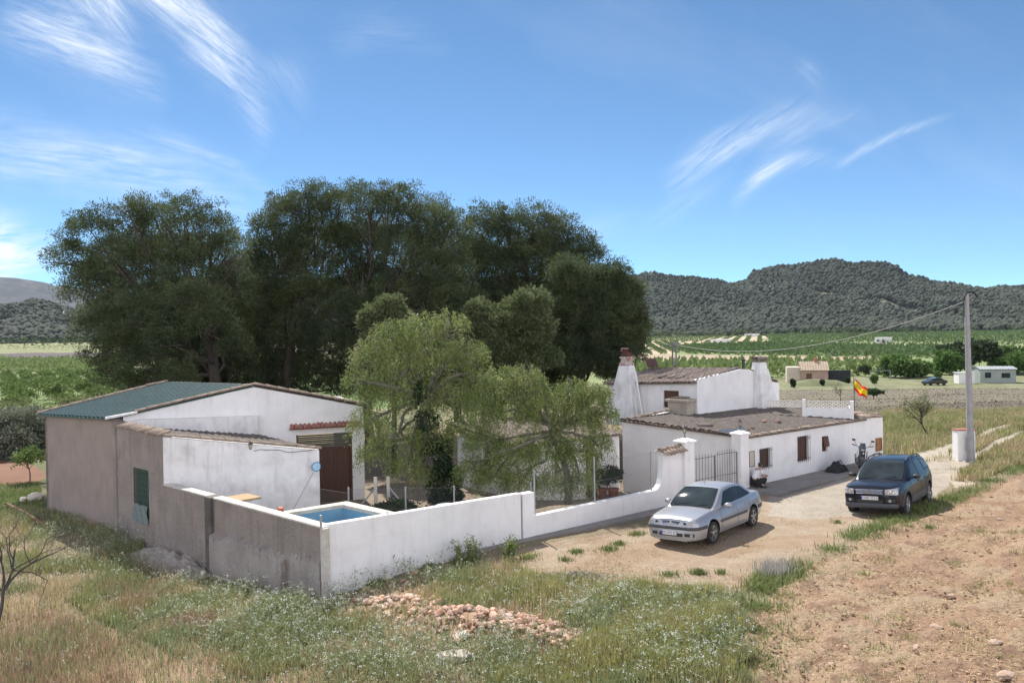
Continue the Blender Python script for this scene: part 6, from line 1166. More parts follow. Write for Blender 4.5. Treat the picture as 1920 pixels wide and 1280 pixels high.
    q = MB(); q.tube([(.0, 2.1, 1.41), (.0, 2.16, 1.56)], .004, 4); q.build('aerial', BLACK, t, local=True)
    # dark blue four-by-four
    NAVY = mat('navy_paint', (.003, .0045, .012), (.005, .007, .016), .3, 2., metal=.0, coat=.35, spec=.3); CLAD = mat('grey_cladding', (.075, .078, .088), (.06, .062, .07), .5, 15.)
    t = place_car('suv', 'dark blue four-by-four with roof rails parked at the edge of the dirt track', (11.27, 25.25, -.05), math.radians(-40.6), .045, -.055)
    S = dict(L=4.35, W=1.84, R=.345, gap=.075, track=1.56, tw=.22, wy=(.86, 3.49), spokes=5, shoulder=.20, crown=.035,
        half=[(0, .60), (.05, .74), (.15, .81), (.35, .865), (.7, .905), (1.2, .915), (2.2, .915), (3.2, .912), (3.9, .89), (4.15, .85), (4.3, .77), (4.35, .68)],
        top=[(0, .90), (.03, .965), (.08, 1.0), (.18, 1.02), (.35, 1.04), (.6, 1.055), (.9, 1.068), (1.25, 1.08), (1.6, 1.09), (2.5, 1.11), (3.4, 1.14), (3.9, 1.16), (4.2, 1.15), (4.3, 1.1), (4.35, 1.0)],
        bot=[(0, .33), (.3, .28), (1., .27), (3.4, .29), (4.0, .36), (4.35, .42)], belt=[(1., 1.05), (1.6, 1.075), (2.5, 1.10), (3.4, 1.13), (4.2, 1.16)],
        cab_top=[(1.08, 1.04), (1.3, 1.20), (1.6, 1.40), (1.85, 1.55), (2.05, 1.61), (2.4, 1.645), (2.9, 1.65), (3.4, 1.63), (3.8, 1.575), (3.95, 1.50), (4.12, 1.3), (4.24, 1.14)],
        cab_b=[(1.08, .76), (1.5, .85), (2.2, .875), (3.2, .865), (3.9, .83), (4.24, .76)], cab_half=[(1.08, .64), (1.9, .64), (2.5, .66), (3.4, .645), (4.24, .60)], roofz=1.645,
        side_glass=[('f', [(1.66, 1.115), (2.42, 1.125), (2.42, 1.53), (2.06, 1.50)]), ('r', [(2.52, 1.13), (3.22, 1.15), (3.16, 1.52), (2.52, 1.54)]), ('q', [(3.34, 1.18), (3.92, 1.24), (3.72, 1.46), (3.30, 1.50)])],
        dlo=[(1.54, 1.09), (4.0, 1.17), (3.78, 1.485), (1.96, 1.475)], arch=.055, ws=(1.14, 1.96), rw=(4.2, 3.93), seams=(1.40, 2.46, 3.28), lean=0., sill=.42, handles=(2.30, 3.10), hz=.94, handle_m=NAVY,
        trim=(1.36, 3.0), trimz=.48, trimh=.12, trim_m=CLAD, mir=(1.60, 1.15), mir_m=BLACK)
    flank, nose, patch, sec, belt = make_car(t, S, NAVY)
    for sx in (-1, 1):
        tp_ = lambda a, b, sx=sx: (sx*(.47+.34*a), .765+(.165+.04*a)*b)
        hl = patch('headlight', 0, 0, 0, 0, LAMPGLASS, .012, 12, tp_)
        for cx, r_, mm_ in ((.58, .068, CHROME), (.71, .055, CHROME)): q = MB(); q.lathe((sx*cx, nose(cx, .86)-.016, .86), [(r_, 0), (r_*.8, -.006), (.001, -.002)], 16, (0, 1, 0)); q.build('reflector', mm_, hl, local=True)
        q = patch('fog_recess', 0, 0, 0, 0, BLACK, .012, 8, lambda a, b, sx=sx: (sx*(.48+.27*a), .53+.11*b))
        l_ = MB(); l_.lathe((sx*.60, nose(.60, .585)-.016, .585), [(.045, 0), (.04, -.008), (.001, -.004)], 14, (0, 1, 0)); l_.build('fog_glass', LAMPGLASS, q, local=True)
        m_ = MB(); y_ = [1.95, 2.2, 2.8, 3.4, 3.72]; m_.tube([(sx*(sec(y)[2][0]-.01), y, sec(y)[3][1]+(.055 if 0 < i < 4 else .0)) for i, y in enumerate(y_)], .020, 6)
        for y in (2.2, 2.8, 3.4): m_.tube([(sx*(sec(y)[2][0]-.01), y, sec(y)[3][1]+.055), (sx*(sec(y)[2][0]-.01), y, sec(y)[3][1]-.01)], .018, 5)
        m_.build('roof_rail', BLACK, t, local=True, smooth_='all')
        for yw in S['wy']:   # arch cladding
            q = MB(); R_ = S['R']+S['gap']; 
            for i in range(18):
                a0, a1 = PI*(-.06+1.12*i/18), PI*(-.06+1.12*(i+1)/18); 
                def pp(a, rr, o_): y = yw+rr*math.cos(a); z = S['R']+.015+rr*math.sin(a); return (sx*(flank(y, z)+o_), y, z)
                q.hexa([pp(a0, R_-.003, -.03), pp(a0, R_-.003, .02), pp(a1, R_-.003, .02), pp(a1, R_-.003, -.03), pp(a0, R_+.075, -.005), pp(a0, R_+.075, .012), pp(a1, R_+.075, .012), pp(a1, R_+.075, -.005)])
            q.build('arch_trim', CLAD, t, local=True, smooth_='all')
    gr_ = patch('grille', 0, 0, 0, 0, BLACK, .012, 12, lambda a, b: ((a*2-1)*(.41+.03*b), .785+.125*b)); q = MB()
    for z in (.825, .852, .879): q.tube([((a*2-1)*.40, nose((a*2-1)*.40, z)-.02, z) for a in np.linspace(0, 1, 12)], .006, 4)
    ring = [((a*2-1)*.43, nose((a*2-1)*.43, .91)-.02, .912) for a in np.linspace(0, 1, 12)]; q.tube(ring, .012, 5); ring = [((a*2-1)*.40, nose((a*2-1)*.4, .80)-.02, .795) for a in np.linspace(0, 1, 12)]; q.tube(ring, .012, 5); q.build('grille_bars', CHROME, gr_, local=True)
    q = MB(); cy = nose(0, .85)-.03; q.tube([(.065*math.cos(a), cy, .852+.036*math.sin(a)) for a in np.linspace(0, 2*PI, 21)], .008, 5, False); q.tube([(-.03, cy, .845), (0, cy, .862), (.03, cy, .845)], .007, 4); q.build('emblem', CHROME, gr_, local=True)
    patch('air_intake', 0, 0, 0, 0, BLACK, .010, 12, lambda a, b: ((a*2-1)*.40, .50+.10*b)); 
    q = MB()
    def bump(a, b):
        x = (a*2-1)*.80; z = .34+.15*b; return (x, nose(min(abs(x), .80), .5)-.03*math.sin(PI*b)-.008, z)
    q.grid(bump, 16, 6); q.build('bumper', CLAD, t, local=True, smooth_='all')
    number_plate(t, '1880 FDX', (0, nose(.2, .66)-.022, .655), .52, .11, True)
    q = MB(); [q.rock((x, 1.75, 1.12), .0, 1, 1) for x in ()]; 
    q = MB(); q.tube([(-.6, 2.1, 1.64), (-.6, 2.0, 1.66)], .01, 4); q.build('aerial', BLACK, t, local=True)
# ================================================================ motorbike, bundle, person
def skin_body(joints, edges, name, m, parent, sub=2, root=0):
    me = bpy.data.meshes.new(name); me.from_pydata([V3(p[:3]) for p in joints], edges, []); o = bpy.data.objects.new(name, me); COL.objects.link(o); o.parent = parent
    sk = o.modifiers.new('skin', 'SKIN'); sv = me.skin_vertices[0].data if me.skin_vertices else None
    if sv is None:
        bpy.context.view_layer.objects.active = o; 
        bm = bmesh.new(); bm.from_mesh(me); bm.verts.layers.skin.verify(); bm.to_mesh(me); bm.free(); sv = me.skin_vertices[0].data
    for i, p in enumerate(joints): sv[i].radius = (p[3], p[4] if len(p) > 4 else p[3]); sv[i].use_root = (i == root)
    sb = o.modifiers.new('sub', 'SUBSURF'); sb.levels = sub; sb.render_levels = sub; sk.use_smooth_shade = True
    bpy.context.view_layer.update(); m2 = bpy.data.meshes.new_from_object(o.evaluated_get(bpy.context.evaluated_depsgraph_get())); o.modifiers.clear(); o.data = m2; m2.materials.clear(); m2.materials.append(m)
    m2.polygons.foreach_set('use_smooth', [True]*len(m2.polygons)); return o
def person():
    # squatting beside the gate pillar, facing along the wall, looking at something held in both hands. local: +x = facing, z up
    p = fr(17.38, -.32, .04); yaw = math.atan2(D[1], D[0])-.25
    t = thing('person', p, 'person in white t-shirt, dark trousers and cap crouching by the wall, looking down', 'person', None, yaw)
    SK = mat('skin', (.46, .27, .19), (.42, .24, .17), .6, 20.); SH = mat('white_shirt', (.72, .72, .74), (.66, .66, .68), .9, 10.); TR = mat('dark_trousers', (.022, .022, .024), (.03, .03, .032), .95, 10.); CAPM = mat('dark_cap', (.04, .042, .05), (.055, .055, .065), .9, 20.)
    J = [(0, 0, .24, .13, .15), (.03, 0, .38, .12, .15), (.08, 0, .52, .12, .17), (.15, 0, .62, .09, .14), (.19, 0, .68, .05, .05), (.235, 0, .745, .055), (.245, 0, .80, .075, .07), (.25, 0, .85, .06, .06),
         (.14, .19, .60, .055), (.17, .25, .40, .042), (.36, .14, .37, .034), (.44, .08, .385, .028),
         (.14, -.19, .60, .055), (.17, -.25, .40, .042), (.36, -.14, .37, .034), (.44, -.08, .385, .028),
         (.03, .11, .20, .10), (.34, .19, .34, .075), (.18, .16, .08, .048), (.17, .16, .03, .045), (.30, .18, .03, .032),
         (.03, -.11, .20, .10), (.34, -.19, .34, .075), (.18, -.16, .08, .048), (.17, -.16, .03, .045), (.30, -.18, .03, .032)]
    E = [(0, 1), (1, 2), (2, 3), (3, 4), (4, 5), (5, 6), (6, 7), (3, 8), (8, 9), (9, 10), (10, 11), (3, 12), (12, 13), (13, 14), (14, 15), (0, 16), (16, 17), (17, 18), (18, 19), (19, 20), (0, 21), (21, 22), (22, 23), (23, 24), (24, 25)]
    b = skin_body(J, E, 'body', SK, t)
    # face: nose, brow, ears as small forms on the head
    q = MB(); q.lathe((.325, 0, .795), [(.012, 0), (.008, .02), (.001, .028)], 8, (1, 0, -.5)); q.build('nose', SK, t, local=True, smooth_='all')
    for s_ in (-1, 1):
        q = MB(); q.lathe((.245, s_*.072, .80), [(.02, 0), (.024, .008), (.012, .014)], 8, (0, s_, 0)); q.build('ear', SK, t, local=True)
        q = MB(); q.lathe((.308, s_*.028, .815), [(.009, 0), (.006, .006)], 8, (1, 0, -.2)); q.build('eye', BLACK, t, local=True)
    q = MB(); q.box((.312, 0, .762), (.01, .04, .006)); q.build('mouth', mat('lips', (.35, .14, .11), None, .6), t, local=True)
    hr = MB(); hr.lathe((.225, 0, .80), [(.078, -.03), (.082, 0), (.08, .03)], 14, (0, 0, 1), False); hr.build('hair', mat('dark_hair', (.03, .022, .018), None, .9), t, local=True)
    c = MB(); c.lathe((.235, 0, .828), [(.092, 0), (.092, .03), (.078, .065), (.045, .088), (.001, .095)], 18, (.18, 0, 1), False); c.hexa([(.30, -.06, .815), (.42, -.045, .775), (.42, .045, .775), (.30, .06, .815), (.30, -.06, .83), (.42, -.045, .785), (.42, .045, .785), (.30, .06, .83)]); c.build('cap', CAPM, t, local=True, smooth_=True)
    def g(r, k): return tuple(r[:3])+tuple(x*k for x in r[3:])
    sh = [(-.01, 0, .27, .155, .17), (.03, 0, .38, .145, .175), (.08, 0, .52, .14, .19), (.15, 0, .62, .105, .155), (.185, 0, .66, .068, .075), (.14, .19, .60, .075), (.155, .225, .49, .07), (.14, -.19, .60, .075), (.155, -.225, .49, .07)]
    skin_body(sh, [(0, 1), (1, 2), (2, 3), (3, 4), (3, 5), (5, 6), (3, 7), (7, 8)], 'shirt', SH, t)
    tr = [(-.02, 0, .20, .15, .165), (.03, .11, .20, .12), (.34, .19, .345, .092), (.19, .16, .10, .066), (.03, -.11, .20, .12), (.34, -.19, .345, .092), (.19, -.16, .10, .066)]
    skin_body(tr, [(0, 1), (1, 2), (2, 3), (0, 4), (4, 5), (5, 6)], 'trousers', TR, t)
    for s_ in (-1, 1):
        q = MB(); q.hexa([(.10, s_*.16-.045, -.02), (.36, s_*.18-.045, -.02), (.36, s_*.18+.045, -.02), (.10, s_*.16+.045, -.02), (.11, s_*.16-.04, .08), (.33, s_*.18-.035, .04), (.33, s_*.18+.035, .04), (.11, s_*.16+.04, .08)]); q.build('shoe', BLACK, t, local=True, bevel=.015)
        # hand: palm and five fingers closed round a small dark object
        P = np.array([.47, s_*.055, .385]); m_ = [(P[0]-.02, P[1]+s_*.01, P[2], .02, .026), (P[0]+.03, P[1], P[2]+.0, .016, .030)]
        h = skin_body(m_, [(0, 1)], 'hand', SK, t, 2)
        for k in range(4):
            y = (k-1.5)*.015; ln = (.030, .036, .034, .026)[k]; a = P+[.05, y*0, .0]+np.array([0, 0, (k-1.5)*.015]); m_ = MB(); m_.tube([a, a+[ln*.8, -s_*.012, 0], a+[ln, -s_*.035, -.004], a+[ln*.5, -s_*.05, -.006]], [.0085, .008, .0075, .006], 7); m_.build('finger', SK, h, local=True, smooth_='all')
        m_ = MB(); m_.tube([P+[.0, 0, .022], P+[.03, -s_*.02, .04], P+[.055, -s_*.035, .038]], [.010, .009, .007], 7); m_.build('thumb', SK, h, local=True, smooth_='all')
    ph = thing('phone', fr(17.38, -.32, .04)+np.array([math.cos(yaw), math.sin(yaw), 0])*.53+ZU*.385, 'small dark phone held in the crouching person hands', 'phone', None, yaw); m_ = MB(); m_.box((0, 0, 0), (.075, .10, .012), 0); m_.build('case', BLACK, ph, local=True, bevel=.004); m_ = MB(); m_.box((0, 0, .0075), (.064, .09, .002)); m_.build('screen', GLASS, ph, local=True)
def motorbike():
    # local: -y = front, x = bike's left as seen facing it
    p = fr(23.5, -1.15, .04); yaw = math.radians(-22); t = thing('motorbike', p, 'black and silver motorbike on its stand near the far end of the white wall', 'motorbike', None, yaw); t.rotation_euler = (0, math.radians(5), yaw)
    BK = mat('bike_black', (.018, .018, .02), (.03, .03, .033), .3, 10., coat=.5); SV = mat('bike_silver', (.55, .57, .6), (.45, .47, .5), .3, 10., metal=.6); BL = mat('bike_blue', (.06, .10, .2), (.04, .07, .15), .25, 5., coat=.8)
    for y, r in ((-.74, .32), (.72, .31)):
        q = MB(); ring = [(0, y+(r-.06)*math.cos(a), r+(r-.06)*math.sin(a)) for a in np.linspace(0, 2*PI, 33)]; q.tube(ring, .062 if y < 0 else .075, 10, False); w_ = q.build('wheel', RUBBER, t, local=True, smooth_='all')
        q = MB(); q.lathe((-.03, y, r), [(r-.13, 0), (r-.11, .0), (r-.11, .06), (r-.13, .06)], 28, (1, 0, 0), False); q.lathe((-.05, y, r), [(.04, 0), (.04, .1)], 12, (1, 0, 0)); [q.tube([(0, y+.04*math.cos(a), r+.04*math.sin(a)), (0, y+(r-.11)*math.cos(a), r+(r-.11)*math.sin(a))], .012, 5) for a in np.linspace(0, 2*PI, 11)[:-1]]; q.build('rim', BK, w_, local=True)
        q = MB(); q.lathe((.05, y, r), [(.06, 0), (.15, 0), (.15, .006), (.06, .006)], 22, (1, 0, 0), False); q.build('brake_disc', GALV, w_, local=True)
    q = MB(); [q.tube([(s_*.095, -.74, .32), (s_*.095, -.60, .68), (s_*.09, -.47, .98)], [.03, .028, .026], 8) for s_ in (-1, 1)]; q.build('fork', BK, t, local=True)
    q = MB(); q.grid(lambda a, b: ((a-.5)*.16, -.74+.36*math.cos(PI*(.15+.75*b)), .32+.36*math.sin(PI*(.15+.75*b))), 4, 12); q.build('front_mudguard', BK, t, local=True, smooth_='all')
    q = MB(); q.lathe((0, -.55, .93), [(.001, 0), (.04, .01), (.07, .04), (.07, .12), (.05, .16)], 16, (0, 1, 0)); q.v = [(x*1.2, y, z) for x, y, z in q.v]; q.build('headlight', LAMPGLASS, t, local=True, smooth_='all')
    q = MB(); q.grid(lambda a, b: ((a-.5)*.26*(1-.3*b), -.58+.16*b+.10*(abs(a-.5)*2)**2, .98+.22*b), 8, 6); q.build('windshield', mat('smoked_screen', (.05, .06, .07), None, .1, spec=.8), t, local=True, smooth_='all')
    tank = skin_body([(0, -.36, .86, .12, .10), (0, -.15, .90, .17, .13), (0, .08, .84, .13, .09)], [(0, 1), (1, 2)], 'fuel_tank', BL, t)
    skin_body([(0, .05, .82, .10, .05), (0, .32, .80, .15, .05), (0, .62, .88, .13, .045), (0, .86, .97, .06, .03)], [(0, 1), (1, 2), (2, 3)], 'seat', BLACK, t)
    for s_ in (-1, 1): q = MB(); q.prism([(s_*.15, -.52, .62), (s_*.19, -.28, .52), (s_*.19, -.12, .78), (s_*.16, -.46, .90)], (s_*.03, 0, 0)); q.build('side_fairing', SV if s_ < 0 else BK, t, local=True, bevel=.01)
    q = MB(); q.box((0, -.02, .42), (.30, .46, .30)); q.box((0, -.16, .60), (.24, .2, .2)); q.lathe((-.19, .05, .40), [(.11, 0), (.10, .04), (.02, .05)], 16, (-1, 0, 0)); q.lathe((.15, .05, .40), [(.10, 0), (.09, .04), (.02, .05)], 16, (1, 0, 0)); q.build('engine', mat('engine_grey', (.12, .12, .125), (.07, .07, .075), .5, 8., metal=.6), t, local=True, bevel=.015)
    q = MB(); q.tube([(-.12, -.2, .62), (-.17, -.28, .36), (-.16, .1, .24), (-.19, .5, .36), (-.2, .85, .52)], [.025, .025, .03, .05, .055], 9); q.build('exhaust', GALV, t, local=True, smooth_='all')
    q = MB(); q.tube([(0, -.44, .9), (0, .1, .7), (0, .3, .5), (0, .0, .25)], .035, 8); q.tube([(.08, .3, .45), (.09, .72, .31)], .03, 8); q.tube([(-.08, .3, .45), (-.09, .72, .31)], .03, 8); q.tube([(0, .3, .7), (0, .9, .93)], .03, 6); q.build('frame', BK, t, local=True)
    q = MB(); q.tube([(-.40, -.30, 1.10), (-.26, -.38, 1.08), (-.06, -.45, 1.0), (.06, -.45, 1.0), (.26, -.38, 1.08), (.40, -.30, 1.10)], .014, 8); hb = q.build('handlebar', BK, t, local=True)
    for s_ in (-1, 1):
        q = MB(); q.tube([(s_*.28, -.37, 1.08), (s_*.41, -.295, 1.10)], .021, 8); q.build('grip', RUBBER, hb, local=True); q = MB(); q.tube([(s_*.24, -.39, 1.09), (s_*.33, -.36, 1.27)], .008, 5); q.box((s_*.36, -.355, 1.30), (.13, .02, .075), s_*.2); q.build('mirror', BLACK, hb, local=True)
    q = MB(); q.tube([(.12, .0, .24), (.26, .05, .02)], .012, 6); q.build('side_stand', IRON, t, local=True)
    q = MB(); q.grid(lambda a, b: ((a-.5)*.15, .72+.38*math.cos(PI*(.1+.5*b)), .31+.40*math.sin(PI*(.1+.5*b))), 4, 8); q.build('rear_mudguard', BK, t, local=True, smooth_='all')
    # black bundle beside it
    c = fr(22.6, -.62, .05); t = thing('bundle', c, 'black cloth bundle dumped on the pavement left of the motorbike', 'bag'); mb = MB(); rr = random.Random(8)
    mb.grid(lambda a, b: c+D*(a-.5)*.95+N*(b-.5)*.6+ZU*(.36*max(0, math.sin(PI*a))**.5*max(0, math.sin(PI*b))**.5*(1+.35*math.sin(a*11+b*7)*math.sin(b*9-a*4))-.01), 36, 24); mb.build('cloth', mat('black_cloth', (.016, .016, .018), (.03, .03, .033), .85, 12., .6, 25.), t, smooth_='all')
    mb = MB(); mb.tube([c+D*.1+N*0+ZU*.3, c+D*.3+ZU*.44, c+D*.42+ZU*.28], .018, 6); mb.build('strap', BLACK, t)
# ================================================================ grasses, weeds, stones near the camera
def blades(name, label, P, h, w_, m, seed, lean=.35, per=1):
    rng = np.random.default_rng(seed); n = len(P); hh = (h*rng.uniform(.45, 1.25, n)*(.35+1.3*fbm(P[:, 0]*1.1+seed, P[:, 1]*1.1, 4)))[:, None]; a = rng.random(n)*6.283; d = np.stack([np.cos(a), np.sin(a), 0*a], 1); sdv = np.stack([-np.sin(a), np.cos(a), 0*a], 1)
    ln = lean*rng.random((n, 1)); ww = w_*rng.uniform(.6, 1.4, (n, 1)); B = P; Mid = B+ZU*hh*.55+d*ln*hh*.3; T = B+ZU*hh*(1-.25*ln)+d*ln*hh
    V = np.stack([B-sdv*ww, B+sdv*ww, Mid+sdv*ww*.8, T, Mid-sdv*ww*.8], 1).reshape(-1, 3); i = np.arange(n)[:, None]*5
    F = np.concatenate([i+np.array([[0, 1, 2, 4]]), i+np.array([[4, 2, 3, 3]])], 0)
    # tip as a thin triangle folded into quads is degenerate: use triangles
    F = np.concatenate([i+np.array([[0, 1, 2]]), i+np.array([[0, 2, 4]]), i+np.array([[4, 2, 3]])], 0)
    o = npmesh(name, V, F, m); tag(o, label, name.replace('_', ' '), None, 'stuff'); return o
def scatter(n, zone, rng, dens=None, rlim=(9, 60), box=None):
    """points on the ground inside zone polygon, thicker near the camera"""
    x0, y0 = zone.min(0); x1, y1 = zone.max(0); out_ = []; got = 0; tries = 0
    while got < n and tries < 60:
        x = rng.uniform(x0, x1, n*2); y = rng.uniform(y0, y1, n*2); k = inside(x, y, zone); r = np.hypot(x, y); k &= rng.random(len(x)) < np.clip((18/np.maximum(r, 5))**1.2, 0, 1)
        if dens is not None: k &= rng.random(len(x)) < dens(x, y)
        out_.append(np.stack([x[k], y[k]], 1)); got += k.sum(); tries += 1
    q = np.concatenate(out_)[:n]; return np.stack([q[:, 0], q[:, 1], hgt(q[:, 0], q[:, 1])-.02], 1)
def clumpy(x, y, s, lo, hi, ox=0.): return smooth(lo, hi, fbm(x*s+ox, y*s+ox*.7, 4))
WG = mat('weed_green', (.26, .28, .10), (.33, .33, .15), .75, .9, island=.35, trans=.3); WG2 = mat('weed_grey_green', (.27, .31, .165), (.22, .26, .12), .75, .9, island=.3, trans=.3); WG3 = mat('weed_deep_green', (.15, .20, .06), (.21, .25, .085), .7, 1., island=.35, trans=.3)
DRY = mat('dry_grass', (.52, .42, .25), (.42, .32, .2), .85, .9, island=.3, trans=.3); STRAW = mat('straw', (.58, .47, .28), (.5, .39, .22), .85, 2., island=.3, trans=.2); RUST = mat('rusty_dry_grass', (.34, .23, .16), (.40, .28, .18), .85, .9, island=.3, trans=.3)
FLW = mat('white_petals', (.78, .80, .74), (.70, .74, .66), .7, 5., trans=.3); FLY = mat('yellow_petals', (.75, .6, .05), (.7, .5, .04), .7, 5., trans=.3)
def weeds():
    rng = np.random.default_rng(77)
    A = poly((-120, 985), (60, 950), (200, 985), (270, 1010), (330, 1040), (420, 1085), (560, 1125), (610, 1140), (700, 1108), (860, 1062), (960, 1052), (1010, 1085), (1100, 1100), (1250, 1110), (1330, 1112), (1400, 1128), (1385, 1150), (1425, 1180), (1375, 1205), (1418, 1235), (1380, 1262), (1430, 1290), (1390, 1420), (-120, 1420))
    w3 = lambda s, tt: (P0+LD*s+LN*tt)[:2]
    FOOT = np.array([w3(-.3, .1), w3(6, .1), w3(10.6, .1), w3(10.6, -1.15), w3(5.8, -1.15), w3(4.5, -.55), w3(-.3, -.6), P0[:2]+[-.2, -1.2], (P0+D*6-N*1.15)[:2], (P0+D*6)[:2]])
    bare = lambda x, y: 1-.75*np.maximum.reduce([inside(x, y, Z['dirt_l']).astype(float), inside(x, y, RUB).astype(float)*.85, inside(x, y, FOOT)*1.15])
    RUB = poly((660, 1140), (760, 1115), (860, 1150), (960, 1160), (1060, 1190), (1120, 1210), (1140, 1290), (1060, 1290), (1000, 1235), (880, 1215), (740, 1190))
    cl_ = lambda x, y: clumpy(x, y, .8, .46, .58)*bare(x, y); cl2 = lambda x, y: clumpy(x, y, .7, .47, .6, 31.)*bare(x, y)
    blades('grass', 'green weeds and grass of the foreground slope', scatter(44000, A, rng, lambda x, y: .05+.95*cl_(x, y)*np.minimum(1, bare(x, y)*1.2)), .30, .008, WG, 1, .6)
    blades('grass', 'grey green weeds between the grass', scatter(34000, A, rng, lambda x, y: .04+.96*cl2(x, y)), .30, .009, WG2, 2, .6)
    R3 = poly((960, 1080), (1360, 1120), (1380, 1150), (1350, 1180), (1400, 1225), (1350, 1290), (900, 1290), (1120, 1200), (1000, 1150))
    blades('grass', 'yellowish grass of the right foreground', scatter(24000, R3, rng, lambda x, y: .08+.92*clumpy(x, y, .9, .44, .58, 51.)), .34, .007, mat('yellow_green_grass', (.36, .36, .13), (.42, .38, .18), .75, .9, island=.35, trans=.3), 16, .6)
    # reddish dry patches at lower left
    R1 = poly((-60, 1160), (100, 1150), (200, 1190), (250, 1290), (200, 1400), (-80, 1400)); R2 = poly((200, 1070), (330, 1075), (420, 1140), (380, 1200), (260, 1170), (180, 1130))
    blades('dry_grass', 'rust coloured dry grass at the lower left', np.concatenate([scatter(7000, R1, rng, lambda x, y: .3+.7*clumpy(x, y, .6, .4, .6)), scatter(3500, R2, rng, lambda x, y: clumpy(x, y, .9, .4, .6))]), .32, .006, RUST, 3, .5)
    blades('dry_grass', 'thin straw coloured grass across the slope', scatter(46000, A, rng, lambda x, y: (.12+.88*clumpy(x, y, .9, .45, .6, 7.))*(.2+.8*bare(x, y))), .26, .006, DRY, 4, .8)
    # bushy flowering weeds: stems with leaves and white heads
    spots = [(360, 1160, 14), (480, 1175, 18), (430, 1215, 14), (520, 1150, 12), (300, 1060, 14), (250, 1030, 12), (380, 1075, 10), (200, 1010, 10), (600, 1200, 16), (700, 1235, 18), (560, 1250, 16), (960, 1230, 22), (900, 1250, 16), (1000, 1200, 14), (820, 1090, 12), (700, 1110, 10), (640, 1130, 9), (760, 1080, 9), (880, 1050, 9), (1200, 1160, 14), (1260, 1200, 14), (1130, 1120, 12), (1320, 1150, 10), (1090, 1170, 8), (1200, 1240, 14), (450, 1120, 12), (550, 1190, 14), (120, 1000, 8), (650, 1270, 14), (1040, 1270, 14), (330, 1110, 8), (770, 1260, 12), (150, 1060, 8), (80, 1020, 6), (1280, 1260, 12), (1350, 1230, 8)]
    P = []; 
    for u, v, k in spots:
        c = gt(u, v); n = k*11; q = c[:2]+rng.normal(size=(n, 2))*(.032*k+.12); P.append(q)
    Q = np.concatenate(P); Q = Q[rng.random(len(Q)) < np.clip(bare(Q[:, 0], Q[:, 1]), .0, 1)]; Q = np.stack([Q[:, 0], Q[:, 1], hgt(Q[:, 0], Q[:, 1])], 1); n = len(Q)
    hh = .30+.28*rng.random(n); d = rng.normal(size=(n, 3))*[.16, .16, 0]
    Lv = []; Ld = []
    for k in range(9):
        s_ = rng.random(n)[:, None]*.95+.05; Lv.append(Q+d*s_+ZU*hh[:, None]*s_+rng.normal(size=(n, 3))*.03); Ld.append(unit(rng.normal(size=(n, 3))+[0, 0, .5]))
    V, F = quads(np.concatenate(Lv), np.concatenate(Ld), .09, .009, rng); tag(npmesh('weeds', V, F, WG2), 'bushy grey green flowering weeds in drifts', 'weeds', None, 'stuff')
    T = Q+d+ZU*hh[:, None]; k = rng.random(n) < .42; T = T[k]; n = len(T); pet = []; pd = []
    for _ in range(6): pet.append(T+rng.normal(size=(n, 3))*[.022, .022, .014]); pd.append(unit(rng.normal(size=(n, 3))*[1, 1, .5]))
    V, F = quads(np.concatenate(pet), np.concatenate(pd), .024, .009, rng); tag(npmesh('wild_flowers', V, F, FLW), 'small white flower heads on the weeds', 'wild flowers', None, 'stuff')
    # scattered white and yellow dots over the slope
    S_ = scatter(2600, A, rng, lambda x, y: (.15+.85*clumpy(x, y, .5, .42, .6, 31.))*bare(x, y)); S_[:, 2] += rng.uniform(.12, .42, len(S_)); S3 = np.repeat(S_, 4, 0)+rng.normal(size=(len(S_)*4, 3))*.016
    V, F = quads(S3, unit(rng.normal(size=S3.shape)*[1, 1, .6]), .024, .009, rng); tag(npmesh('wild_flowers', V, F, FLW), 'loose white flowers spread over the slope', 'wild flowers', None, 'stuff')
    S_ = scatter(350, poly((1150, 1150), (1400, 1180), (1400, 1290), (1150, 1290)), rng); S_[:, 2] += rng.uniform(.15, .4, len(S_)); S3 = np.repeat(S_, 3, 0)+rng.normal(size=(len(S_)*3, 3))*.012
    V, F = quads(S3, unit(rng.normal(size=S3.shape)), .022, .009, rng); tag(npmesh('wild_flowers', V, F, FLY), 'tiny yellow flowers in the right foreground', 'wild flowers', None, 'stuff')
    # tall flowering stems along the white wall foot
    # green strip along the field edge
    edge = [(1395, 1140), (1440, 1095), (1500, 1060), (1570, 1025), (1640, 992), (1700, 968), (1750, 950), (1830, 918), (1900, 885), (1960, 860)]
    pts = []
    for (ua, va), (ub, vb) in zip(edge[:-1], edge[1:]):
        for t_ in np.linspace(0, 1, 16, endpoint=False): c = gt(ua+(ub-ua)*t_, va+(vb-va)*t_); pts.append(c[:2])
    pts = np.array(pts); idx = rng.integers(0, len(pts), 26000); wn = fbm(pts[idx, 0]*.8, pts[idx, 1]*.8, 3); k = rng.random(len(idx)) < .55*smooth(.3, .6, wn); q = pts[idx[k]]+rng.normal(size=(k.sum(), 2))*.26; q = q[inside(q[:, 0], q[:, 1], Z['yard']) | (rng.random(len(q)) < .6)]
    q = np.stack([q[:, 0], q[:, 1], hgt(q[:, 0], q[:, 1])], 1); blades('grass', 'green verge along the edge of the ploughed field', q, .19, .009, WG3, 6, .9)
    hump = []
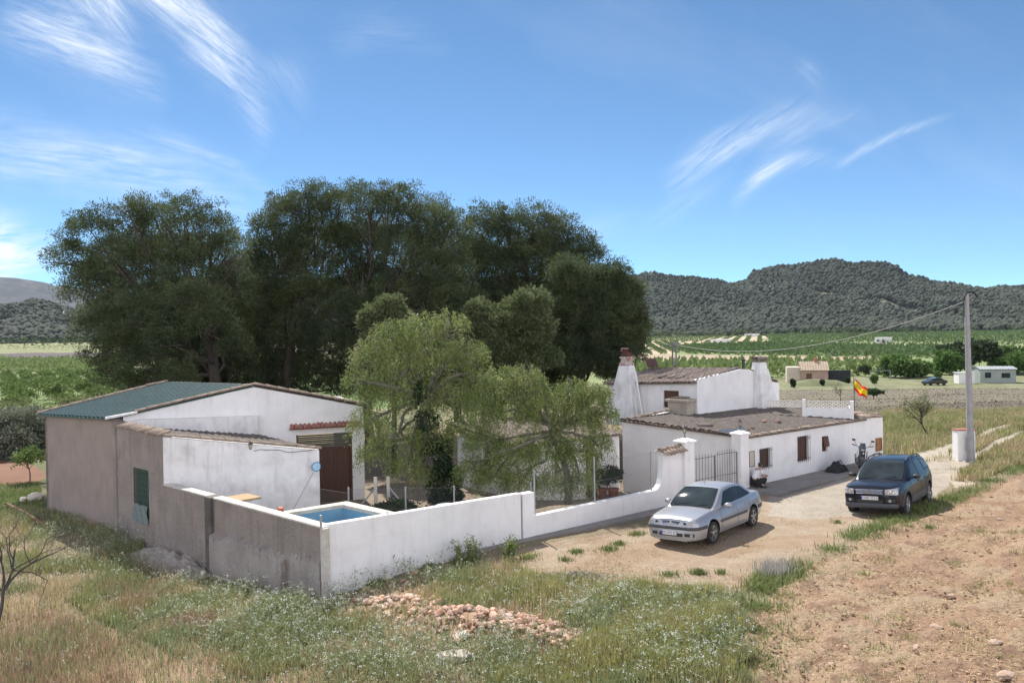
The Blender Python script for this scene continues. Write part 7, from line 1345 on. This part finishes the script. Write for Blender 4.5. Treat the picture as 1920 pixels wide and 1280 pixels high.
    for u, v, n_, s_ in [(1475, 1075, 1500, .22), (1445, 1100, 900, .2), (1650, 990, 900, .18), (1690, 975, 1500, .22), (1720, 960, 1200, .2), (1780, 935, 900, .25), (1850, 900, 900, .25), (1905, 880, 900, .3), (1830, 880, 900, .3), (1880, 870, 1200, .4), (1910, 850, 1400, .6), (1560, 1030, 500, .2), (1140, 1030, 500, .13), (1160, 1020, 400, .1), (1195, 1002, 400, .12), (1080, 1035, 350, .12), (1310, 1075, 450, .07), (1255, 1078, 300, .14), (1390, 1140, 700, .25), (1350, 1075, 160, .08), (1570, 980, 160, .08), (1745, 990, 140, .1), (870, 1055, 800, .2), (990, 1045, 350, .15), (1060, 1050, 200, .1), (700, 1095, 500, .2), (800, 1062, 500, .15), (1240, 1240, 1500, .35), (1190, 1270, 900, .3), (1160, 1255, 700, .2), (1420, 1180, 700, .3), (1400, 1230, 800, .3), (1430, 1140, 500, .3), (1380, 1270, 700, .3), (1450, 1250, 260, .35)]:
        c = gt(u, v); n_ = int(n_*.6); hump.append(c[:2]+rng.normal(size=(n_, 2))*s_*rng.uniform(.3, 1.7, (n_, 1)))
    q = np.concatenate(hump); q = np.stack([q[:, 0], q[:, 1], hgt(q[:, 0], q[:, 1])], 1); blades('grass', 'green tufts in the yard and along its edges', q, .13, .008, WG3, 7, 1.1)
    c = gt(1450, 1075); q = c[:2]+rng.normal(size=(520, 2))*.22; q = np.stack([q[:, 0], q[:, 1], hgt(q[:, 0], q[:, 1])], 1); blades('weeds', 'silvery dried weeds at the field corner', q, .36, .006, mat('silver_weed', (.48, .45, .42), (.38, .36, .32), .8, 2., island=.3, trans=.2), 8, .5)
    # field: straw lying about and sparse weeds
    FZ = poly((1400, 1290), (1400, 1180), (1470, 1095), (1560, 1040), (1720, 970), (1920, 895), (2000, 870), (2000, 1400), (1390, 1400)); S_ = scatter(11000, FZ, rng, lambda x, y: .2+.8*clumpy(x, y, 1.1, .45, .62, 3.)); S_[:, 2] += .035
    dd = rng.normal(size=S_.shape); dd[:, 2] = np.abs(dd[:, 2])*.25; V, F = quads(S_, unit(dd), .13, .005, rng); tag(npmesh('straw', V, F, STRAW), 'straw stubble lying on the ploughed field', 'straw', None, 'stuff')
    S_ = []
    for _ in range(60):
        u, v = rng.uniform(1420, 2000), rng.uniform(900, 1290); c = gt(u, v)
        if inside(np.array([c[0]]), np.array([c[1]]), FZ)[0]: n_ = rng.integers(10, 80); S_.append(c[:2]+rng.normal(size=(n_, 2))*rng.uniform(.06, .28))
    q = np.concatenate(S_); q = np.stack([q[:, 0], q[:, 1], hgt(q[:, 0], q[:, 1])+.01], 1); blades('weeds', 'sparse green weeds sprouting in the ploughed field', q, .11, .007, WG, 9, 1.1)
    # yard: dry stubble
    S_ = scatter(16000, Z['yard'], rng, lambda x, y: .04+.96*clumpy(x, y, .8, .5, .66, 11.)); blades('dry_grass', 'short dry grass in the sandy yard', S_, .06, .006, DRY, 10, 1.)
    # meadow right behind the yard and along the track
    Mz = poly((1640, 870), (1660, 790), (1560, 800), (1660, 770), (1900, 765), (2050, 770), (2050, 870), (1930, 870), (1840, 905), (1780, 900), (1860, 866), (1840, 862))
    S_ = scatter(52000, Mz, rng, lambda x, y: (.2+.8*clumpy(x, y, .25, .38, .58, 5.))*(1-inside(x, y, Z['track1']))*(1-inside(x, y, Z['track2']))*(1-.8*inside(x, y, Z['pale']))); blades('grass', 'rough meadow grass beside the dirt track', S_, .34, .018, WG, 11, .6)
    S_ = scatter(24000, Mz, rng, lambda x, y: (.2+.8*clumpy(x, y, .25, .4, .6, 15.))*(1-inside(x, y, Z['track1']))*(1-inside(x, y, Z['track2']))*(1-.8*inside(x, y, Z['pale']))); blades('dry_grass', 'straw grass in the meadow by the track', S_, .36, .016, DRY, 12, .6)
    Lz = poly((-150, 905), (75, 905), (84, 960), (60, 985), (-150, 990)); S_ = scatter(14000, Lz, rng); blades('grass', 'bright grass left of the barn', S_, .18, .012, WG3, 13, .6)
    Fz = poly((1460, 731), (2000, 725), (2000, 765), (1880, 762), (1700, 775), (1600, 795), (1430, 795)); S_ = scatter(9000, Fz, rng); blades('weeds', 'brown tufts in the fallow field behind the farmhouse', S_, .12, .05, mat('fallow_tufts', (.15, .12, .085), (.2, .17, .10), .9, .2, island=.3), 14, .8)
    # tall stems against the white wall
    for i, (u, v, h_) in enumerate([(866, 1060, .75), (880, 1058, .9), (893, 1056, .7), (955, 1045, .7), (962, 1044, .6), (945, 1046, .5)]):
        c = gt(u, v); r2 = np.random.default_rng(300+i); t = thing('tall_weed', c, ['tall leafy weed against the white wall foot, left of its clump', 'tallest weed against the foot of the white wall', 'tall weed against the white wall foot, right of its clump', 'spindly weed near the wall joint, middle of three', 'spindly weed near the wall joint, nearest the joint', 'lower weed near the wall joint, left of three'][i], 'weed')
        m_ = MB(); Lp = []; Ld = []
        for k in range(7):
            d = r2.normal(size=3)*[.2, .2, 0]; m_.tube([c, c+d*.4+ZU*h_*.55, c+d+ZU*h_*r2.uniform(.7, 1)], [.008, .006, .003], 4)
            for q_ in range(22): s_ = r2.uniform(.15, 1); Lp.append(c+d*s_**1.3+ZU*h_*.85*s_+r2.normal(size=3)*.03); Ld.append(r2.normal(size=3))
        m_.build('stems', WG3, t); V, F = quads(np.array(Lp), unit(np.array(Ld)), .08, .018, r2); npmesh('leaves', V, F, WG3, t)
def stones():
    rng = np.random.default_rng(13)
    hc = [(gt(900, 1170), 2.0, .55, .27), (gt(745, 1136), 1.3, .5, .17), (gt(1040, 1195), 1.1, .45, .10)]
    def heap(x, y):
        z = 0.
        for c_, wx, wy, hh in hc:
            dx, dy = x-c_[0], y-c_[1]; a = (dx*.93-dy*.37)/wx; b = (dx*.37+dy*.93)/wy; z = max(z, hh*math.exp(-(a*a+b*b)*1.6))
        return z*(.75+.5*float(fbm(np.array([x*3.]), np.array([y*3.]), 3)[0]))
    RED = mat('red_clay_lump', (.50, .28, .19), (.58, .36, .26), .95, 3., .8, 25., c3=(.62, .50, .42), s3=3., amt3=.6, island=.2)
    # heap of broken stones: the biggest as things, the rest as one heap
    def spot(u, v, s_): c = gt(u+rng.normal()*s_*26, v+rng.normal()*s_*9); return c
    n = 0; words = ['reddish', 'pale', 'rust coloured', 'cream', 'pinkish']
    sizes = []
    for i in range(150):
        u = rng.uniform(670, 1110); vline = np.interp(u, [690, 760, 880, 960, 1110], [1140, 1130, 1165, 1172, 1205]); v = vline+rng.normal()*13; c = gt(u, v); r = rng.uniform(.05, .135) if 800 < u < 980 else rng.uniform(.04, .10)
        m_ = MB(); m_.rock(c+ZU*(r*.35+heap(c[0], c[1])), r, 2, i, (rng.uniform(.9, 1.5), rng.uniform(.8, 1.1), rng.uniform(.6, .9)))
        tag(m_.build('rubble_stone', RED if (u > 800 and rng.random() < .75) or rng.random() < .3 else STONE), 'broken reddish stone in the rubble heap before the white wall', 'stone', 'stones of the rubble heap')
    m_ = MB()
    for i in range(1500):
        u = rng.uniform(640, 1180); vline = np.interp(u, [640, 760, 880, 960, 1180], [1150, 1132, 1168, 1175, 1230]); v = vline+rng.normal()*19; c = gt(u, v); r = .018+.085*rng.random()**3; r *= 1.35; m_.rock(c+ZU*(r*.25+heap(c[0], c[1])), r, 1, 1000+i)
    tag(m_.build('rubble', mat('mixed_rubble', (.40, .24, .165), (.56, .42, .32), .95, 1.5, .8, 25., c3=(.66, .58, .50), s3=2.5, amt3=.7, island=.35)), 'small broken stones and clods of the rubble heap', 'rubble', None, 'stuff')
    mb = MB(); cc = gt(890, 1165)
    def hp(a, b): x = cc[0]+(a-.5)*7.5; y = cc[1]+(b-.5)*4.5; return (x, y, hz(x, y)+heap(x, y)-.03)
    mb.grid(hp, 90, 54)
    tag(mb.build('earth_heap', mat('rubble_earth', (.32, .20, .13), (.40, .27, .18), .95, 4., 1., 20.), smooth_='all'), kind='structure')
    # stones at the wall corner
    m_ = MB()
    for i in range(260):
        u = rng.uniform(470, 640); v = np.interp(u, [470, 540, 600, 640], [1115, 1135, 1140, 1132])+rng.normal()*7; c = gt(u, v); m_.rock(c+ZU*.02, rng.uniform(.03, .11), 1, 2000+i)
    tag(m_.build('rubble', STONE_W), 'pale and orange rubble at the corner of the two walls', 'rubble', None, 'stuff')
    # mound of cement along the grey wall
    w3 = lambda s, tt, z: P0+LD*s+LN*tt+ZU*z
    mb = MB(); mb.grid(lambda a, b: w3(5.7+4.9*a, -.02-.85*b, hz(*w3(5.7+4.9*a, -.02-.85*b, 0)[:2])-.06+(.42*math.sin(PI*min(1, max(0, a*1.02)))**.5*(1-b**2.2)*(.45+1.1*fbm(np.array([a*11.]), np.array([b*4.]), 4)[0]))), 60, 18)
    tag(mb.build('cement_bank', mat('bank_cement', (.40, .345, .30), (.30, .26, .225), .95, 2., 1., 9., c3=(.5, .42, .34), s3=3., amt3=.5), smooth_='all'), 'lumpy grey cement bank along the foot of the grey wall', 'bank', kind='thing')
    m_ = MB(); [m_.rock(w3(*q), r, 2, 40+i, (1.3, .7, .8)) for i, (q, r) in enumerate([((5.75, -.35, -.9), .22)])]; tag(m_.build('boulder', STONE_W), 'pale boulder at the lower end of the cement bank', 'stone')
    # concrete edging running along the wall foot
    mb = MB(); pts_ = [gt(290, 1030), gt(375, 1070), gt(450, 1098), gt(520, 1128)]; 
    for a, b in zip(pts_[:-1], pts_[1:]): mb.tube([a+ZU*.03, b+ZU*.03], .06, 6)
    tag(mb.build('edging', COPING), 'narrow pale concrete edging along the grey wall foot', 'edging')
    # pebbles and clods on field, yard and slope
    FZ = Z['field']; m_ = MB()
    for i in range(1900):
        u, v = rng.uniform(1400, 1990), rng.uniform(890, 1300); c = gt(u, v)
        if not inside(np.array([c[0]]), np.array([c[1]]), FZ)[0]: continue
        m_.rock(c+ZU*.01, rng.uniform(.012, .05)*(1 if rng.random() < .9 else 1.8), 1, 3000+i)
    tag(m_.build('clods', mat('field_clods', (.27, .155, .095), (.42, .29, .20), .95, 5., .6, 30., island=.3)), 'clods and pebbles of the ploughed field', 'clods', None, 'stuff')
    for i, (u, v, r, lb) in enumerate([(1868, 1208, .11, 'pale rounded stone in the ploughed field near the right edge'), (1755, 1178, .12, 'broad pinkish stone in the middle of the ploughed field'), (1885, 1270, .15, 'largest pale stone at the bottom of the ploughed field'), (1720, 1215, .10, 'reddish stone low in the ploughed field'), (1712, 1125, .07, 'small whitish stone in the ploughed field'), (1785, 1118, .08, 'pinkish stone right of the small whitish one in the field'), (1875, 975, .10, 'flat reddish stone high in the ploughed field'), (1560, 1245, .07, 'small grey stone at the lower left of the field')]):
        m_ = MB(); m_.rock(gt(u, v)+ZU*r*.25, r, 2, 60+i, (1.3, .9, .6)); tag(m_.build('stone', mat('field_stone', (.44, .32, .24), (.34, .24, .18), .95, 5., .7, 25., c3=(.50, .42, .34), s3=4., amt3=.6)), lb, 'stone')
    m_ = MB()
    for i in range(500):
        u, v = rng.uniform(0, 1400), rng.uniform(1040, 1290); c = gt(u, v); m_.rock(c, rng.uniform(.01, .04), 1, 4000+i)
    tag(m_.build('pebbles', STONE), 'scattered pebbles on the foreground slope', 'pebbles', None, 'stuff')
    # concrete lumps lower centre
    for i, (u, v, r, lb) in enumerate([(865, 1195, .22, 'grey concrete lump below the rubble heap'), (850, 1232, .30, 'flat pale slab half buried under weeds below the rubble'), (1145, 1228, .20, 'whitish lump right of the weeds at bottom centre'), (1075, 1250, .16, 'upright white stone among the weeds at bottom centre'), (1150, 1262, .2, 'grey rounded stone at the bottom right of the weeds'), (1120, 1215, .14, 'small pale block beside the whitish lump')]):
        m_ = MB(); m_.rock(gt(u, v)+ZU*.03, r, 2, 80+i, (1.3, .9, .5) if i != 3 else (.4, .4, 1.2)); tag(m_.build('stone', STONE_W), lb, 'stone')
    # burnt brush pile
    c = gt(1078, 1086); rng2 = np.random.default_rng(5); n = 2600; a = rng2.random(n)*6.28; r = rng2.random(n)**.7; P = c+np.stack([np.cos(a)*r*.95, np.sin(a)*r*.6, .13*(1-r)*rng2.random(n)+.01], 1); d = rng2.normal(size=(n, 3)); d[:, 2] *= .25
    V, F = quads(P, unit(d), .16, .006, rng2); tag(npmesh('brush_pile', V, F, mat('burnt_twigs', (.16, .13, .12), (.30, .25, .22), .95, 9., island=.5)), 'flat heap of grey burnt twigs in the sandy yard', 'brush', None, 'stuff')
    # left of the barn: concrete pieces and beam
    c = gt(70, 938); m_ = MB(); m_.rock(c+ZU*.15, .35, 2, 7, (1.2, .7, .9)); m_.rock(c+np.array([-.5, -.3, .1]), .28, 2, 9, (1.4, .6, .5)); tag(m_.build('concrete_lump', STONE_W), 'pale concrete lumps leaning at the barn left corner', 'rubble')
    m_ = MB(); a, b = gt(15, 948), gt(90, 990); m_.tube([a+ZU*.06, (a+b)/2+ZU*.1, b+ZU*.04], .07, 6); tag(m_.build('beam', WOOD_L), 'weathered wooden beam lying in the grass left of the barn', 'beam')
    m_ = MB(); a, b = gt(40, 966), gt(125, 1000); m_.tube([a+ZU*.05, b+ZU*.04], .05, 6); tag(m_.build('beam', COPING), 'pale rail lying parallel to the wooden beam', 'beam')
def small_plants():
    bare_tree('bare_tree', 'bare dark almond tree leaning at the left edge of the foreground', 'tree', gt(-22, 1225), 4.3, 1., 11, mat('dark_twigs', (.055, .045, .045), (.09, .075, .07), .9, 9.), .85, 4, 5, .06, lean=(.26, .05))
    bare_tree('young_almond_tree', 'leafing young almond tree between farmhouse and utility pole', 'tree', gt(1742, 821), 2.9, 1., 15, BARK, .75, 5, 5, .07, ALM2, (-.15, 0), 1500)
    bare_tree('bare_shrub', 'bare brown shrub standing in the fallow field', 'shrub', gt(1575, 757), 3.2, 1., 17, BARK, .6, 6, 4, .05, None, (0, 0))
    small_tree('bush', 'small dark bush in the fallow field right of the flag', 'bush', None, gt(1638, 748), 1.1, 1.0, DKM, 18, 60, 14, .3, .09)
    olb = small_tree('olive_tree', 'leftmost grey olive tree by the picture edge', 'tree', 'olive trees left of the barn', gt(5, 858), 3.2, 2.3, OLM, 19, 520, 18, .24, .05, .1, .12, .2, 9, zlo=.25)
    for i, (u, v, s_, lb) in enumerate([(48, 848, .95, 'middle grey olive tree left of the barn'), (78, 838, .9, 'grey olive tree touching the barn corner'), (-35, 850, 1., 'olive tree mostly beyond the left edge')]): place_copy(olb, gt(u, v), lb, 1.3*i+1, s_)
    small_tree('young_tree', 'young green tree in front of the olive trees', 'tree', None, gt(55, 902), 1.9, .95, ALM, 24, 130, 14, .15, .04, .35, .035, .2, 5)
    b = gt(1068, 1258)
# ================================================================ assemble
farmhouse(); barn(); perimeter(); yard_things(); cars(); person(); motorbike(); far_things(); pines(); pepper_trees(); orchard(); far_fields(); small_plants(); stones(); weeds()
# hills, sky and ground are the setting; nothing else stays unnamed
# ================================================================ air
def haze():
    mb = MB(); mb.box((0, 0, 390), (12400, 12400, 820)); m = bpy.data.materials.new('air'); m.use_nodes = True; t = m.node_tree; t.nodes.remove(t.nodes['Principled BSDF'])
    v = t.nodes.new('ShaderNodeVolumePrincipled'); v.inputs['Color'].default_value = (.66, .79, 1., 1); v.inputs['Density'].default_value = .00003; v.inputs['Anisotropy'].default_value = .2
    t.links.new(v.outputs[0], t.nodes['Material Output'].inputs['Volume']); tag(mb.build('haze', m), 'thin bluish air over the valley', 'haze', None, 'stuff')
haze()
